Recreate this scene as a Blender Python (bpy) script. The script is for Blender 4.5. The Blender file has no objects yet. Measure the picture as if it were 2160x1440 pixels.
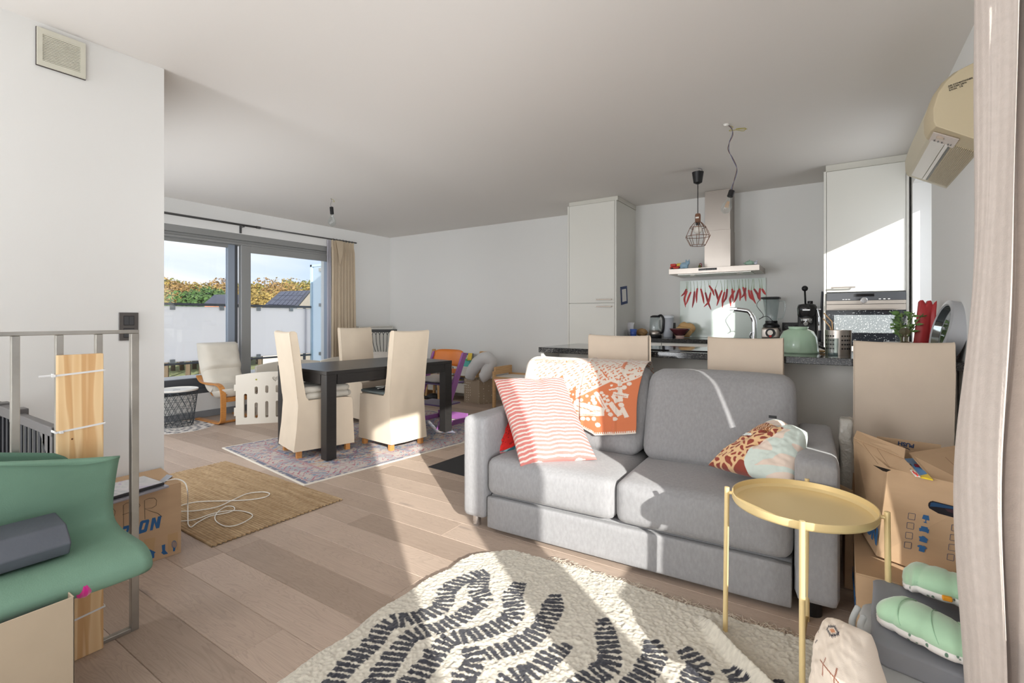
import bpy, math, random
import numpy as np
from mathutils import Vector, Matrix, noise
random.seed(7)
rng = np.random.default_rng(7)
PI = math.pi
SC = bpy.context.scene
COL = SC.collection

# ------------------------------------------------------------------ camera
FPX, HOR, CH, YAW = 1029.0, 671.5, 1.15, math.radians(33.2)
cam_d = bpy.data.cameras.new('camera')
cam = bpy.data.objects.new('camera', cam_d); COL.objects.link(cam)
cam.location = (0, 0, CH)
cam.rotation_euler = (PI/2, 0, YAW)
cam_d.sensor_width = 36; cam_d.lens = 36*FPX/2160
cam_d.shift_y = -(720-HOR)/2160
cam_d.clip_start = 0.02; cam_d.clip_end = 1000
SC.camera = cam
SC.view_settings.view_transform = 'Standard'
SC.view_settings.look = 'None'
SC.view_settings.gamma = 1
SC.view_settings.use_curve_mapping = False
SC.view_settings.exposure = 0.62

_F = Vector((-math.sin(YAW), math.cos(YAW), 0)); _R = Vector((math.cos(YAW), math.sin(YAW), 0))
def at(x, y, X=None, Y=None, Z=None):
    """point of the real plane X=, Y= or Z= seen at photograph pixel (x, y)"""
    r = _F + _R*((x-1080)/FPX) + Vector((0, 0, (HOR-y)/FPX))
    if X is not None: t = X/r.x
    elif Y is not None: t = Y/r.y
    else: t = (Z-CH)/r.z
    return Vector((0, 0, CH)) + r*t

# ------------------------------------------------------------------ light
sun_d = bpy.data.lights.new('sun', 'SUN'); sun = bpy.data.objects.new('sun', sun_d); COL.objects.link(sun)
sun_dir = Vector((-.799, .601, -.37)).normalized()
sun.rotation_euler = sun_dir.to_track_quat('-Z', 'Y').to_euler()
sun.location = (6, -4, 6)
sun_d.energy = 6.3; sun_d.angle = math.radians(0.6); sun_d.color = (1.0, .95, .88)

world = bpy.data.worlds.new('sky'); SC.world = world; world.use_nodes = True
wn = world.node_tree.nodes; wl = world.node_tree.links
wbg = wn['Background']; wbg.inputs[1].default_value = .93
tc = wn.new('ShaderNodeTexCoord'); mp = wn.new('ShaderNodeMapping'); mp.inputs['Scale'].default_value = (1, 1, 3.5)
nz = wn.new('ShaderNodeTexNoise'); nz.inputs['Scale'].default_value = 2.2; nz.inputs['Detail'].default_value = 6; nz.inputs['Distortion'].default_value = .5
cr = wn.new('ShaderNodeValToRGB')
cr.color_ramp.elements[0].position = .36; cr.color_ramp.elements[0].color = (.56, .66, .86, 1)
cr.color_ramp.elements[1].position = .60; cr.color_ramp.elements[1].color = (.90, .89, .92, 1)
wl.new(tc.outputs['Generated'], mp.inputs[0]); wl.new(mp.outputs[0], nz.inputs['Vector'])
wl.new(nz.outputs['Fac'], cr.inputs[0]); wl.new(cr.outputs[0], wbg.inputs[0])

def area(name, loc, rot, sx, sy, e, c):
    d = bpy.data.lights.new(name, 'AREA'); d.shape = 'RECTANGLE'; d.size = sx; d.size_y = sy; d.energy = e; d.color = c
    o = bpy.data.objects.new(name, d); COL.objects.link(o); o.location = loc; o.rotation_euler = rot
    return o
# added fill lamps without a source, plus daylight at glass door and kitchen window
area('fill_rear', (-.5, -2.7, 1.4), (math.radians(96), 0, math.radians(2)), 2.4, 2.1, 14, (.95, .97, 1.0))  # added soft fill behind the viewer; the rear wall has no window
area('fill_stairs', (-2.9, -1.5, 1.35), (math.radians(98), 0, math.radians(-52)), 2.2, 1.9, 112, (.95, .97, 1.0))  # added fill at the stairwell, where no window is built
area('fill_uplight', (-.5, -1.4, .25), (math.radians(172), 0, 0), 2.2, 2.4, 29, (.93, .965, 1.0))  # added up-light near the floor that brightens the ceiling
dl = area('daylight_door', (.50, .45, 1.25), (math.radians(92), 0, math.radians(58)), 1.0, 1.9, 7.5, (.97, .98, 1.0)); dl.data.spread = math.radians(46)
area('daylight_kitchen', (.77, 4.57, 1.6), (PI/2, 0, PI/2), .6, 1.0, 2.2, (.93, .96, 1.0))
area('fill_dining', (-4.6, 1.2, 1.15), (PI/2, 0, 0), 2.6, 1.7, 25, (.94, .97, 1.0))  # added fill on the hidden side of the partition, no window there
SC.cycles.diffuse_bounces = 7; SC.cycles.max_bounces = 14; SC.cycles.transparent_max_bounces = 24

# ------------------------------------------------------------------ materials
def lin(c):
    return tuple((v/255/12.92 if v/255 <= .04045 else ((v/255+.055)/1.055)**2.4) for v in c) + (1,)
def mat(name, rgb, rough=.6, metal=0., bump=None, var=None, spec=.5, coat=0., sheen=0., trans=0., alpha=None, ior=1.45, emit=None, stretch=None, space='Object'):
    m = bpy.data.materials.new(name); m.use_nodes = True
    nt = m.node_tree; b = nt.nodes['Principled BSDF']; N = nt.nodes.new; L = nt.links.new
    col = lin(rgb); b.inputs['Base Color'].default_value = col
    b.inputs['Roughness'].default_value = rough; b.inputs['Metallic'].default_value = metal
    b.inputs['Specular IOR Level'].default_value = spec; b.inputs['Coat Weight'].default_value = coat
    b.inputs['Sheen Weight'].default_value = sheen; b.inputs['Transmission Weight'].default_value = trans; b.inputs['IOR'].default_value = ior
    if emit: b.inputs['Emission Color'].default_value = col; b.inputs['Emission Strength'].default_value = emit
    if bump or var:
        t = N('ShaderNodeTexCoord'); mp = N('ShaderNodeMapping'); L(t.outputs[space], mp.inputs[0])
        if stretch: mp.inputs['Scale'].default_value = stretch
    if var:
        n = N('ShaderNodeTexNoise'); n.inputs['Scale'].default_value = var[0]; n.inputs['Detail'].default_value = 4
        L(mp.outputs[0], n.inputs['Vector'])
        r = N('ShaderNodeMapRange'); r.inputs[1].default_value = .3; r.inputs[2].default_value = .7
        r.inputs[3].default_value = 1-var[1]; r.inputs[4].default_value = 1+var[1]*.6
        L(n.outputs['Fac'], r.inputs[0])
        v = N('ShaderNodeVectorMath'); v.operation = 'SCALE'; v.inputs[0].default_value = col[:3]; L(r.outputs[0], v.inputs['Scale'])
        L(v.outputs[0], b.inputs['Base Color'])
    if bump:
        n = N('ShaderNodeTexNoise'); n.inputs['Scale'].default_value = bump[0]; n.inputs['Detail'].default_value = 3
        L(mp.outputs[0], n.inputs['Vector'])
        bp = N('ShaderNodeBump'); bp.inputs['Strength'].default_value = bump[1]; bp.inputs['Distance'].default_value = bump[2] if len(bump) > 2 else .002
        L(n.outputs['Fac'], bp.inputs['Height']); L(bp.outputs[0], b.inputs['Normal'])
    return m
def ramp_mat(name, stops, tex='noise', scale=5., rough=.7, stretch=None, detail=4, dist=0., bump=0., coord='Object', metal=0, bdist=.002):
    m = mat(name, (128, 128, 128), rough, metal)
    nt = m.node_tree; b = nt.nodes['Principled BSDF']; N = nt.nodes.new; L = nt.links.new
    t = N('ShaderNodeTexCoord'); mp = N('ShaderNodeMapping'); L(t.outputs[coord], mp.inputs[0])
    if stretch: mp.inputs['Scale'].default_value = stretch
    if tex == 'noise':
        n = N('ShaderNodeTexNoise'); n.inputs['Detail'].default_value = detail; n.inputs['Distortion'].default_value = dist; o = n.outputs['Fac']
    elif tex == 'voronoi':
        n = N('ShaderNodeTexVoronoi'); n.feature = 'DISTANCE_TO_EDGE'; o = n.outputs['Distance']
    elif tex == 'dots':
        n = N('ShaderNodeTexVoronoi'); n.inputs['Randomness'].default_value = dist; o = n.outputs['Distance']
    elif tex == 'wave':
        n = N('ShaderNodeTexWave'); n.inputs['Distortion'].default_value = dist; n.inputs['Detail'].default_value = detail; n.inputs['Detail Scale'].default_value = 1.3; o = n.outputs['Fac']
    n.inputs['Scale'].default_value = scale
    L(mp.outputs[0], n.inputs['Vector'])
    c = N('ShaderNodeValToRGB'); e = c.color_ramp.elements
    while len(e) < len(stops): e.new(.5)
    for i, (p, q) in enumerate(stops): e[i].position = p; e[i].color = lin(q)
    L(o, c.inputs[0]); L(c.outputs[0], b.inputs['Base Color'])
    if bump:
        bp = N('ShaderNodeBump'); bp.inputs['Strength'].default_value = bump; bp.inputs['Distance'].default_value = bdist
        L(o, bp.inputs['Height']); L(bp.outputs[0], b.inputs['Normal'])
    return m
def thin_glass(name, tint=(250, 252, 253), refl=.08, rough=0., milk=0., milk_rgb=(225, 232, 240), translucent=True):
    m = bpy.data.materials.new(name); m.use_nodes = True; nt = m.node_tree; N = nt.nodes.new; L = nt.links.new
    nt.nodes.clear(); out = N('ShaderNodeOutputMaterial')
    t = N('ShaderNodeBsdfTransparent'); t.inputs[0].default_value = lin(tint)
    g = N('ShaderNodeBsdfGlossy'); g.inputs['Roughness'].default_value = rough
    lw = N('ShaderNodeLayerWeight'); lw.inputs[0].default_value = .5
    pw_ = N('ShaderNodeMath'); pw_.operation = 'POWER'; pw_.inputs[1].default_value = 4.5; L(lw.outputs['Facing'], pw_.inputs[0])
    f = N('ShaderNodeMath'); f.operation = 'MULTIPLY_ADD'; f.inputs[1].default_value = .7; f.inputs[2].default_value = refl*.5; L(pw_.outputs[0], f.inputs[0])
    mx = N('ShaderNodeMixShader'); L(f.outputs[0], mx.inputs[0]); L(t.outputs[0], mx.inputs[1]); L(g.outputs[0], mx.inputs[2])
    last = mx
    if milk:
        d = N('ShaderNodeBsdfTranslucent' if translucent else 'ShaderNodeBsdfDiffuse'); d.inputs[0].default_value = lin(milk_rgb)
        d2 = N('ShaderNodeBsdfDiffuse'); d2.inputs[0].default_value = lin(milk_rgb)
        m0 = N('ShaderNodeMixShader'); m0.inputs[0].default_value = .45 if not translucent else .12; L(d.outputs[0], m0.inputs[1]); L(d2.outputs[0], m0.inputs[2])
        m2 = N('ShaderNodeMixShader'); m2.inputs[0].default_value = milk; L(mx.outputs[0], m2.inputs[1]); L(m0.outputs[0], m2.inputs[2]); last = m2
    L(last.outputs[0], out.inputs[0]); return m
def cloth(name, rgb, bump=(500, .25), transl=.0, var=(6, .06), rough=.9, sheen=.15, stretch=None):
    m = mat(name, rgb, rough, bump=bump, var=var, sheen=sheen, spec=.2, stretch=stretch)
    if transl:
        nt = m.node_tree; N = nt.nodes.new; L = nt.links.new; b = nt.nodes['Principled BSDF']; out = nt.nodes['Material Output']
        t = N('ShaderNodeBsdfTranslucent'); t.inputs[0].default_value = lin(rgb)
        mx = N('ShaderNodeMixShader'); mx.inputs[0].default_value = transl
        L(b.outputs[0], mx.inputs[1]); L(t.outputs[0], mx.inputs[2]); L(mx.outputs[0], out.inputs[0])
    return m
def attr_mat(name, rough=.9, bump=(350, .3), sheen=.1, metal=0):
    m = mat(name, (200, 200, 200), rough, bump=bump, sheen=sheen, spec=.2)
    nt = m.node_tree; a = nt.nodes.new('ShaderNodeAttribute'); a.attribute_name = 'Col'
    nt.links.new(a.outputs['Color'], nt.nodes['Principled BSDF'].inputs['Base Color']); return m

WALL = mat('wall_paint', (224, 224, 222), .9, bump=(180, .08), spec=.2)
CEIL = mat('ceiling_paint', (224, 221, 217), .95, bump=(120, .05), spec=.1)
WHITE_LAC = mat('white_lacquer', (216, 215, 208), .42)
WHITE_LAC2 = mat('white_lacquer_edge', (205, 203, 194), .5)
STEEL = mat('brushed_steel', (176, 168, 160), .33, .95, bump=(300, .05), stretch=(1, 1, 30))
CHROME = mat('chrome', (210, 212, 215), .12, 1)
ALU = mat('window_aluminium', (148, 149, 148), .45, .3)
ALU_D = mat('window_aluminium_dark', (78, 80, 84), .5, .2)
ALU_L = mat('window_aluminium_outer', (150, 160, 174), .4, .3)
GALV = mat('galvanised_steel', (172, 168, 160), .38, .85, var=(9, .16), bump=(60, .08))
BLACK = mat('black_plastic', (26, 26, 28), .4)
BLACKG = mat('black_glass', (14, 14, 16), .06, coat=.5)
ANTHR = mat('anthracite_plastic', (70, 70, 72), .45)
GLASS = thin_glass('window_glass')
CLEAR = thin_glass('clear_glass', (248, 251, 251), .1, milk=.03)
FROST = thin_glass('frosted_glass', (232, 238, 246), .1, .3, milk=.93, milk_rgb=(255, 251, 255))
BLUEG = thin_glass('blue_glass_screen', (222, 236, 244), .1, .2, milk=.9, milk_rgb=(232, 240, 246))
WOOD_L = ramp_mat('birch_wood', [(.3, (196, 154, 106)), (.7, (214, 176, 128))], 'noise', 6, .5, (1, 1, 14))
WOOD_O = ramp_mat('honey_bentwood', [(.3, (176, 116, 58)), (.7, (198, 138, 76))], 'noise', 9, .4, (3, 3, 12))
CARD = mat('cardboard', (184, 154, 122), .9, bump=(60, .12), var=(5, .06), stretch=(1, 1, 4))
CARD2 = mat('cardboard_grey', (176, 160, 138), .9, bump=(60, .12), var=(5, .05))
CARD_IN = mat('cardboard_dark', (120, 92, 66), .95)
INK = mat('blue_ink', (44, 92, 140), .8)
INK_D = mat('navy_ink', (38, 62, 100), .8)
PEN = mat('pen_ink', (70, 62, 52), .8)
WPLAST = mat('white_plastic', (232, 230, 224), .4)
PLAYP = mat('playpen_plastic', (222, 216, 204), .45)
COVER = cloth('slipcover_cotton', (214, 199, 178), bump=(420, .25), var=(5, .05))
COVER2 = cloth('slipcover_cotton_pale', (206, 190, 172), bump=(420, .25), var=(5, .05))
TABLEB = mat('black_brown_wood', (44, 42, 41), .32, bump=(60, .1), var=(12, .15), stretch=(8, 1, 8))

# ------------------------------------------------------------------ mesh building
class MB:
    def __init__(s): s.v = []; s.f = []; s.mi = []; s.m = 0
    def add(s, vs, fs, M=None):
        o = len(s.v)
        if M is not None: vs = [M @ Vector(p) for p in vs]
        s.v += [tuple(p) for p in vs]; s.f += [tuple(i+o for i in f) for f in fs]; s.mi += [s.m]*len(fs); return s
    def box(s, c, d, M=None, rz=0):
        x, y, z = d[0]/2, d[1]/2, d[2]/2
        vs = [Vector((a*x, b*y, e*z)) for e in (-1, 1) for b in (-1, 1) for a in (-1, 1)]
        if rz: vs = [Matrix.Rotation(rz, 3, 'Z') @ p for p in vs]
        vs = [p+Vector(c) for p in vs]
        return s.add(vs, [(0, 2, 3, 1), (4, 5, 7, 6), (0, 1, 5, 4), (2, 6, 7, 3), (0, 4, 6, 2), (1, 3, 7, 5)], M)
    def bx(s, x0, x1, y0, y1, z0, z1, M=None):
        return s.box(((x0+x1)/2, (y0+y1)/2, (z0+z1)/2), (x1-x0, y1-y0, z1-z0), M)
    def hexa(s, p, M=None):   # 8 corner points: bottom 4 ccw, top 4 ccw
        return s.add(p, [(3, 2, 1, 0), (4, 5, 6, 7), (0, 1, 5, 4), (1, 2, 6, 5), (2, 3, 7, 6), (3, 0, 4, 7)], M)
    def cyl(s, a, b, r, r2=None, n=16, caps=True, M=None):
        a, b = Vector(a), Vector(b); r2 = r if r2 is None else r2
        w = (b-a).normalized(); u = w.orthogonal().normalized(); v = w.cross(u)
        vs = []
        for p, q in ((a, r), (b, r2)):
            for i in range(n): t = 2*PI*i/n; vs.append(p+(u*math.cos(t)+v*math.sin(t))*q)
        fs = [(i, (i+1) % n, n+(i+1) % n, n+i) for i in range(n)]
        if caps: fs += [tuple(range(n-1, -1, -1)), tuple(range(n, 2*n))]
        return s.add(vs, fs, M)
    def tube(s, pts, r, n=8, closed=False, M=None, flat=None):
        P = [Vector(p) for p in pts]; k = len(P); vs = []; up = None
        for i, p in enumerate(P):
            if closed: t = (P[(i+1) % k]-P[i-1])
            else: t = P[min(i+1, k-1)]-P[max(i-1, 0)]
            t = t.normalized() if t.length > 1e-9 else Vector((0, 0, 1))
            if up is None: u = t.orthogonal().normalized()
            else:
                u = (up-t*up.dot(t)); u = u.normalized() if u.length > 1e-6 else t.orthogonal().normalized()
            up = u; w = t.cross(u); rr = r[i] if isinstance(r, (list, tuple)) else r
            for j in range(n):
                a = 2*PI*j/n; vs.append(p+u*math.cos(a)*rr+w*math.sin(a)*rr)
        fs = []
        for i in range(k if closed else k-1):
            for j in range(n):
                a = i*n+j; b = i*n+(j+1) % n; c = ((i+1) % k)*n+(j+1) % n; d = ((i+1) % k)*n+j; fs.append((a, b, c, d))
        if not closed: fs += [tuple(range(n-1, -1, -1)), tuple(range((k-1)*n, k*n))]
        return s.add(vs, fs, M)
    def lathe(s, prof, c=(0, 0, 0), n=24, M=None, a0=0, a1=2*PI):
        vs = []; full = abs(a1-a0-2*PI) < 1e-6; m = n if full else n+1
        for r, z in prof:
            for i in range(m): t = a0+(a1-a0)*i/n; vs.append((c[0]+r*math.cos(t), c[1]+r*math.sin(t), c[2]+z))
        fs = []
        for k in range(len(prof)-1):
            for i in range(n): fs.append((k*m+i, k*m+(i+1) % m, (k+1)*m+(i+1) % m, (k+1)*m+i))
        return s.add(vs, fs, M)
    def prism(s, poly, h, M=None, z0=0):
        n = len(poly); vs = [(x, y, z0) for x, y in poly]+[(x, y, z0+h) for x, y in poly]
        fs = [(i, (i+1) % n, n+(i+1) % n, n+i) for i in range(n)]+[tuple(range(n-1, -1, -1)), tuple(range(n, 2*n))]
        return s.add(vs, fs, M)
    def grid(s, fn, nu, nv, M=None, wu=False, wv=False):
        mu = nu if wu else nu+1; mv = nv if wv else nv+1
        vs = [fn(i/nu, j/nv) for i in range(mu) for j in range(mv)]
        fs = [(i*mv+j, ((i+1) % mu)*mv+j, ((i+1) % mu)*mv+(j+1) % mv, i*mv+(j+1) % mv) for i in range(nu) for j in range(nv)]
        return s.add(vs, fs, M)
    def ball(s, c, r, n=12, M=None):
        r = (r, r, r) if not hasattr(r, '__len__') else r
        def f(u, v):
            a = 2*PI*u; b = PI*(v*.998+.001)
            return (c[0]+r[0]*math.sin(b)*math.cos(a), c[1]+r[1]*math.sin(b)*math.sin(a), c[2]-r[2]*math.cos(b))
        return s.grid(f, n, max(6, n//2+2), M, wu=True)
    def soft(s, c, d, r, n=8, puff=0., M=None, fn=None):
        """rounded, slightly puffed box"""
        h = [q/2 for q in d]; inn = [max(q-r, .0001) for q in h]
        for ax in range(3):
            for sg in (-1, 1):
                b, e = (ax+1) % 3, (ax+2) % 3; vs = []
                for i in range(n+1):
                    for j in range(n+1):
                        def sp(t):  # denser to the edge
                            t = t*2-1; return math.copysign(1-(1-abs(t))**1.6, t)
                        q = [0, 0, 0]; q[ax] = sg*h[ax]; q[b] = sp(i/n)*h[b]; q[e] = sp(j/n)*h[e]
                        k = [max(-inn[m], min(inn[m], q[m])) for m in range(3)]
                        dl = Vector([q[m]-k[m] for m in range(3)])
                        if dl.length > 1e-9: dl = dl.normalized()*r
                        p = Vector(k)+dl
                        if puff:
                            f = (1-(q[b]/h[b])**2)*(1-(q[e]/h[e])**2); p[ax] += sg*puff*f
                        p = p+Vector(c)
                        if fn: p = fn(p)
                        vs.append(p)
                fs = []
                for i in range(n):
                    for j in range(n):
                        a0 = i*(n+1)+j; t4 = (a0, a0+n+1, a0+n+2, a0+1); fs.append(t4 if sg > 0 else t4[::-1])
                s.add(vs, fs, M)
        return s
    def build(s, name, m, parent=None, smooth=False, bevel=0, seg=2, weld=False, label=None, auto=None):
        me = bpy.data.meshes.new(name); me.from_pydata(s.v, [], s.f)
        ms = m if isinstance(m, (list, tuple)) else [m]
        for q in ms: me.materials.append(q)
        if len(ms) > 1: me.polygons.foreach_set('material_index', s.mi)
        if smooth: me.polygons.foreach_set('use_smooth', [True]*len(me.polygons))
        o = bpy.data.objects.new(name, me); COL.objects.link(o)
        if weld:
            w = o.modifiers.new('weld', 'WELD'); w.merge_threshold = .0006
        if bevel:
            b = o.modifiers.new('bevel', 'BEVEL'); b.width = bevel; b.segments = seg; b.limit_method = 'ANGLE'; b.angle_limit = math.radians(35)
            if seg > 1: me.polygons.foreach_set('use_smooth', [True]*len(me.polygons)); b.harden_normals = True
        if smooth and auto:
            bpy_auto(o, auto)
        me.update()
        if parent is not None:
            o.parent = parent; o.matrix_parent_inverse = parent.get('_w') and wparent(parent) or Matrix()
        if label: o['label'] = label
        return o
def bpy_auto(o, ang):
    me = o.data
    import bmesh
    bm = bmesh.new(); bm.from_mesh(me)
    for e in bm.edges:
        if len(e.link_faces) == 2 and e.calc_face_angle(0) > math.radians(ang): e.smooth = False
    bm.to_mesh(me); bm.free()
def wparent(p):
    M = Matrix.LocRotScale(p.location, p.rotation_euler, (1, 1, 1)); return M.inverted()
def thing(name, label, cat, loc=(0, 0, 0), rz=0, group=None, world=False, rot=None):
    o = bpy.data.objects.new(name, None); COL.objects.link(o); o.empty_display_size = .1
    o.location = loc; o.rotation_euler = rot if rot is not None else (0, 0, rz)
    o['label'] = label; o['category'] = cat
    if group: o['group'] = group
    if world: o['_w'] = 1     # its parts are given in world coordinates
    return o
def tag(o, label, cat, group=None):
    o['label'] = label; o['category'] = cat
    if group: o['group'] = group
    return o
def struct(o): o['kind'] = 'structure'; return o
def dup(root, loc, rz, label, cat=None):
    r = root.copy(); COL.objects.link(r); r.location = loc; r.rotation_euler = (0, 0, rz); r['label'] = label
    for c in root.children:
        d = c.copy(); COL.objects.link(d); d.parent = r
        for g in c.children:
            e = g.copy(); COL.objects.link(e); e.parent = d
    return r
def frame(o, x, y, z):
    """matrix with axes x, y, z at o"""
    M = Matrix.Identity(4)
    for i, q in enumerate((x, y, z)):
        q = Vector(q)
        for k in range(3): M[k][i] = q[k]
    for k in range(3): M[k][3] = o[k]
    return M
def cutout(name, outer, holes, thick, m, parent=None, M=None, bevel=0):
    """flat plate with holes"""
    cu = bpy.data.curves.new(name, 'CURVE'); cu.dimensions = '2D'; cu.fill_mode = 'BOTH'; cu.extrude = thick/2; cu.bevel_depth = bevel
    for pl in [outer]+list(holes):
        sp = cu.splines.new('POLY'); sp.points.add(len(pl)-1); sp.use_cyclic_u = True
        for i, (x, y) in enumerate(pl): sp.points[i].co = (x, y, 0, 1)
    t = bpy.data.objects.new('t', cu); COL.objects.link(t)
    me = bpy.data.meshes.new_from_object(t)
    bpy.data.objects.remove(t); bpy.data.curves.remove(cu)
    me.name = name; me.materials.clear(); me.materials.append(m)
    if M is not None: me.transform(M)
    o = bpy.data.objects.new(name, me); COL.objects.link(o)
    if parent is not None:
        o.parent = parent
        if parent.get('_w'): o.matrix_parent_inverse = wparent(parent)
    return o
def lettering(name, text, size, m, parent, M, shear=0., depth=.0008, bold=0., spacing=1., align='LEFT'):
    cu = bpy.data.curves.new(name, 'FONT'); cu.body = text; cu.size = size; cu.shear = shear; cu.extrude = depth; cu.offset = bold
    cu.space_character = spacing; cu.align_x = align
    t = bpy.data.objects.new('t', cu); COL.objects.link(t)
    me = bpy.data.meshes.new_from_object(t)
    bpy.data.objects.remove(t); bpy.data.curves.remove(cu)
    me.name = name; me.materials.clear(); me.materials.append(m); me.transform(M)
    o = bpy.data.objects.new(name, me); COL.objects.link(o)
    if parent is not None:
        o.parent = parent
        if parent.get('_w'): o.matrix_parent_inverse = wparent(parent)
    return o
def slot(cx, cy, w, h, n=6):
    r = w/2; p = []
    for i in range(n+1): a = PI*i/n; p.append((cx+r*math.cos(a), cy+h/2-r+r*math.sin(a)))
    for i in range(n+1): a = PI+PI*i/n; p.append((cx+r*math.cos(a), cy-h/2+r+r*math.sin(a)))
    return p
def spline(pts, n=8, closed=False):
    P = [Vector(p) for p in pts]; out = []; k = len(P)
    rngk = range(k if closed else k-1)
    for i in rngk:
        p0 = P[(i-1) % k] if closed or i > 0 else P[0]; p1 = P[i]; p2 = P[(i+1) % k]
        p3 = P[(i+2) % k] if closed or i+2 < k else P[-1]
        for j in range(n):
            t = j/n; out.append(.5*((2*p1)+(p2-p0)*t+(2*p0-5*p1+4*p2-p3)*t*t+(3*p1-p0-3*p2+p3)*t**3))
    if not closed: out.append(P[-1])
    return out
def nrm(u, v, s=1., seed=0.): return noise.noise(Vector((u*s+seed, v*s-seed, seed*1.7)))
# ------------------------------------------------------------------ room shell
RX, BY, WX, PX, PY1, HC, CT = .545, 5.68, -6.14, -3.0, 1.17, 2.49, .942
YR = -3.2
b = MB(); b.bx(-6.5, .9, YR-.1, BY+.1, HC, HC+.12); struct(b.build('ceiling', CEIL))
b = MB(); b.bx(-6.5, .9, BY, BY+.12, -.1, HC); struct(b.build('wall_back', WALL))
b = MB(); b.bx(-3.15, .9, YR-.12, YR, -.1, HC); struct(b.build('wall_rear', WALL))
b = MB(); DY0, DY1, DZ = -.3, 1.9, 2.2; KY0, KY1, KZ0, KZ1 = 4.14, 5.02, .96, 2.23
for (y0, y1, z0, z1) in ((YR, DY0, -.1, HC), (DY0, DY1, DZ, HC), (DY1, KY0, -.1, HC), (KY0, KY1, -.1, KZ0), (KY0, KY1, KZ1, HC), (KY1, BY, -.1, HC), (DY0, DY1, -.1, 0)):
    b.bx(RX, RX+.3, y0, y1, z0, z1)
struct(b.build('wall_right', WALL))
WY0, WY1, WZ0, WZ1 = 1.5, 4.58, .28, 2.2
b = MB()
for (y0, y1, z0, z1) in ((1.02, WY0, -.1, HC), (WY1, BY, -.1, HC), (WY0, WY1, WZ1, HC), (WY0, WY1, -.1, WZ0)):
    b.bx(WX-.3, WX, y0, y1, z0, z1)
struct(b.build('wall_left', WALL))
b = MB(); b.bx(-3.15, PX, YR, PY1, -.1, HC); b.bx(WX, -3.15, 1.02, PY1, -.1, HC)
struct(b.build('wall_partition', WALL))
BASEB = mat('grey_baseboard', (128, 130, 134), .6)
b = MB(); b.bx(WX, WX+.018, PY1, BY, 0, .075); struct(b.build('baseboard_left', BASEB, bevel=.003, seg=1))
b = MB(); b.bx(WX+.02, RX, BY-.015, BY, 0, .06); struct(b.build('baseboard_back', WHITE_LAC))
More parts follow.
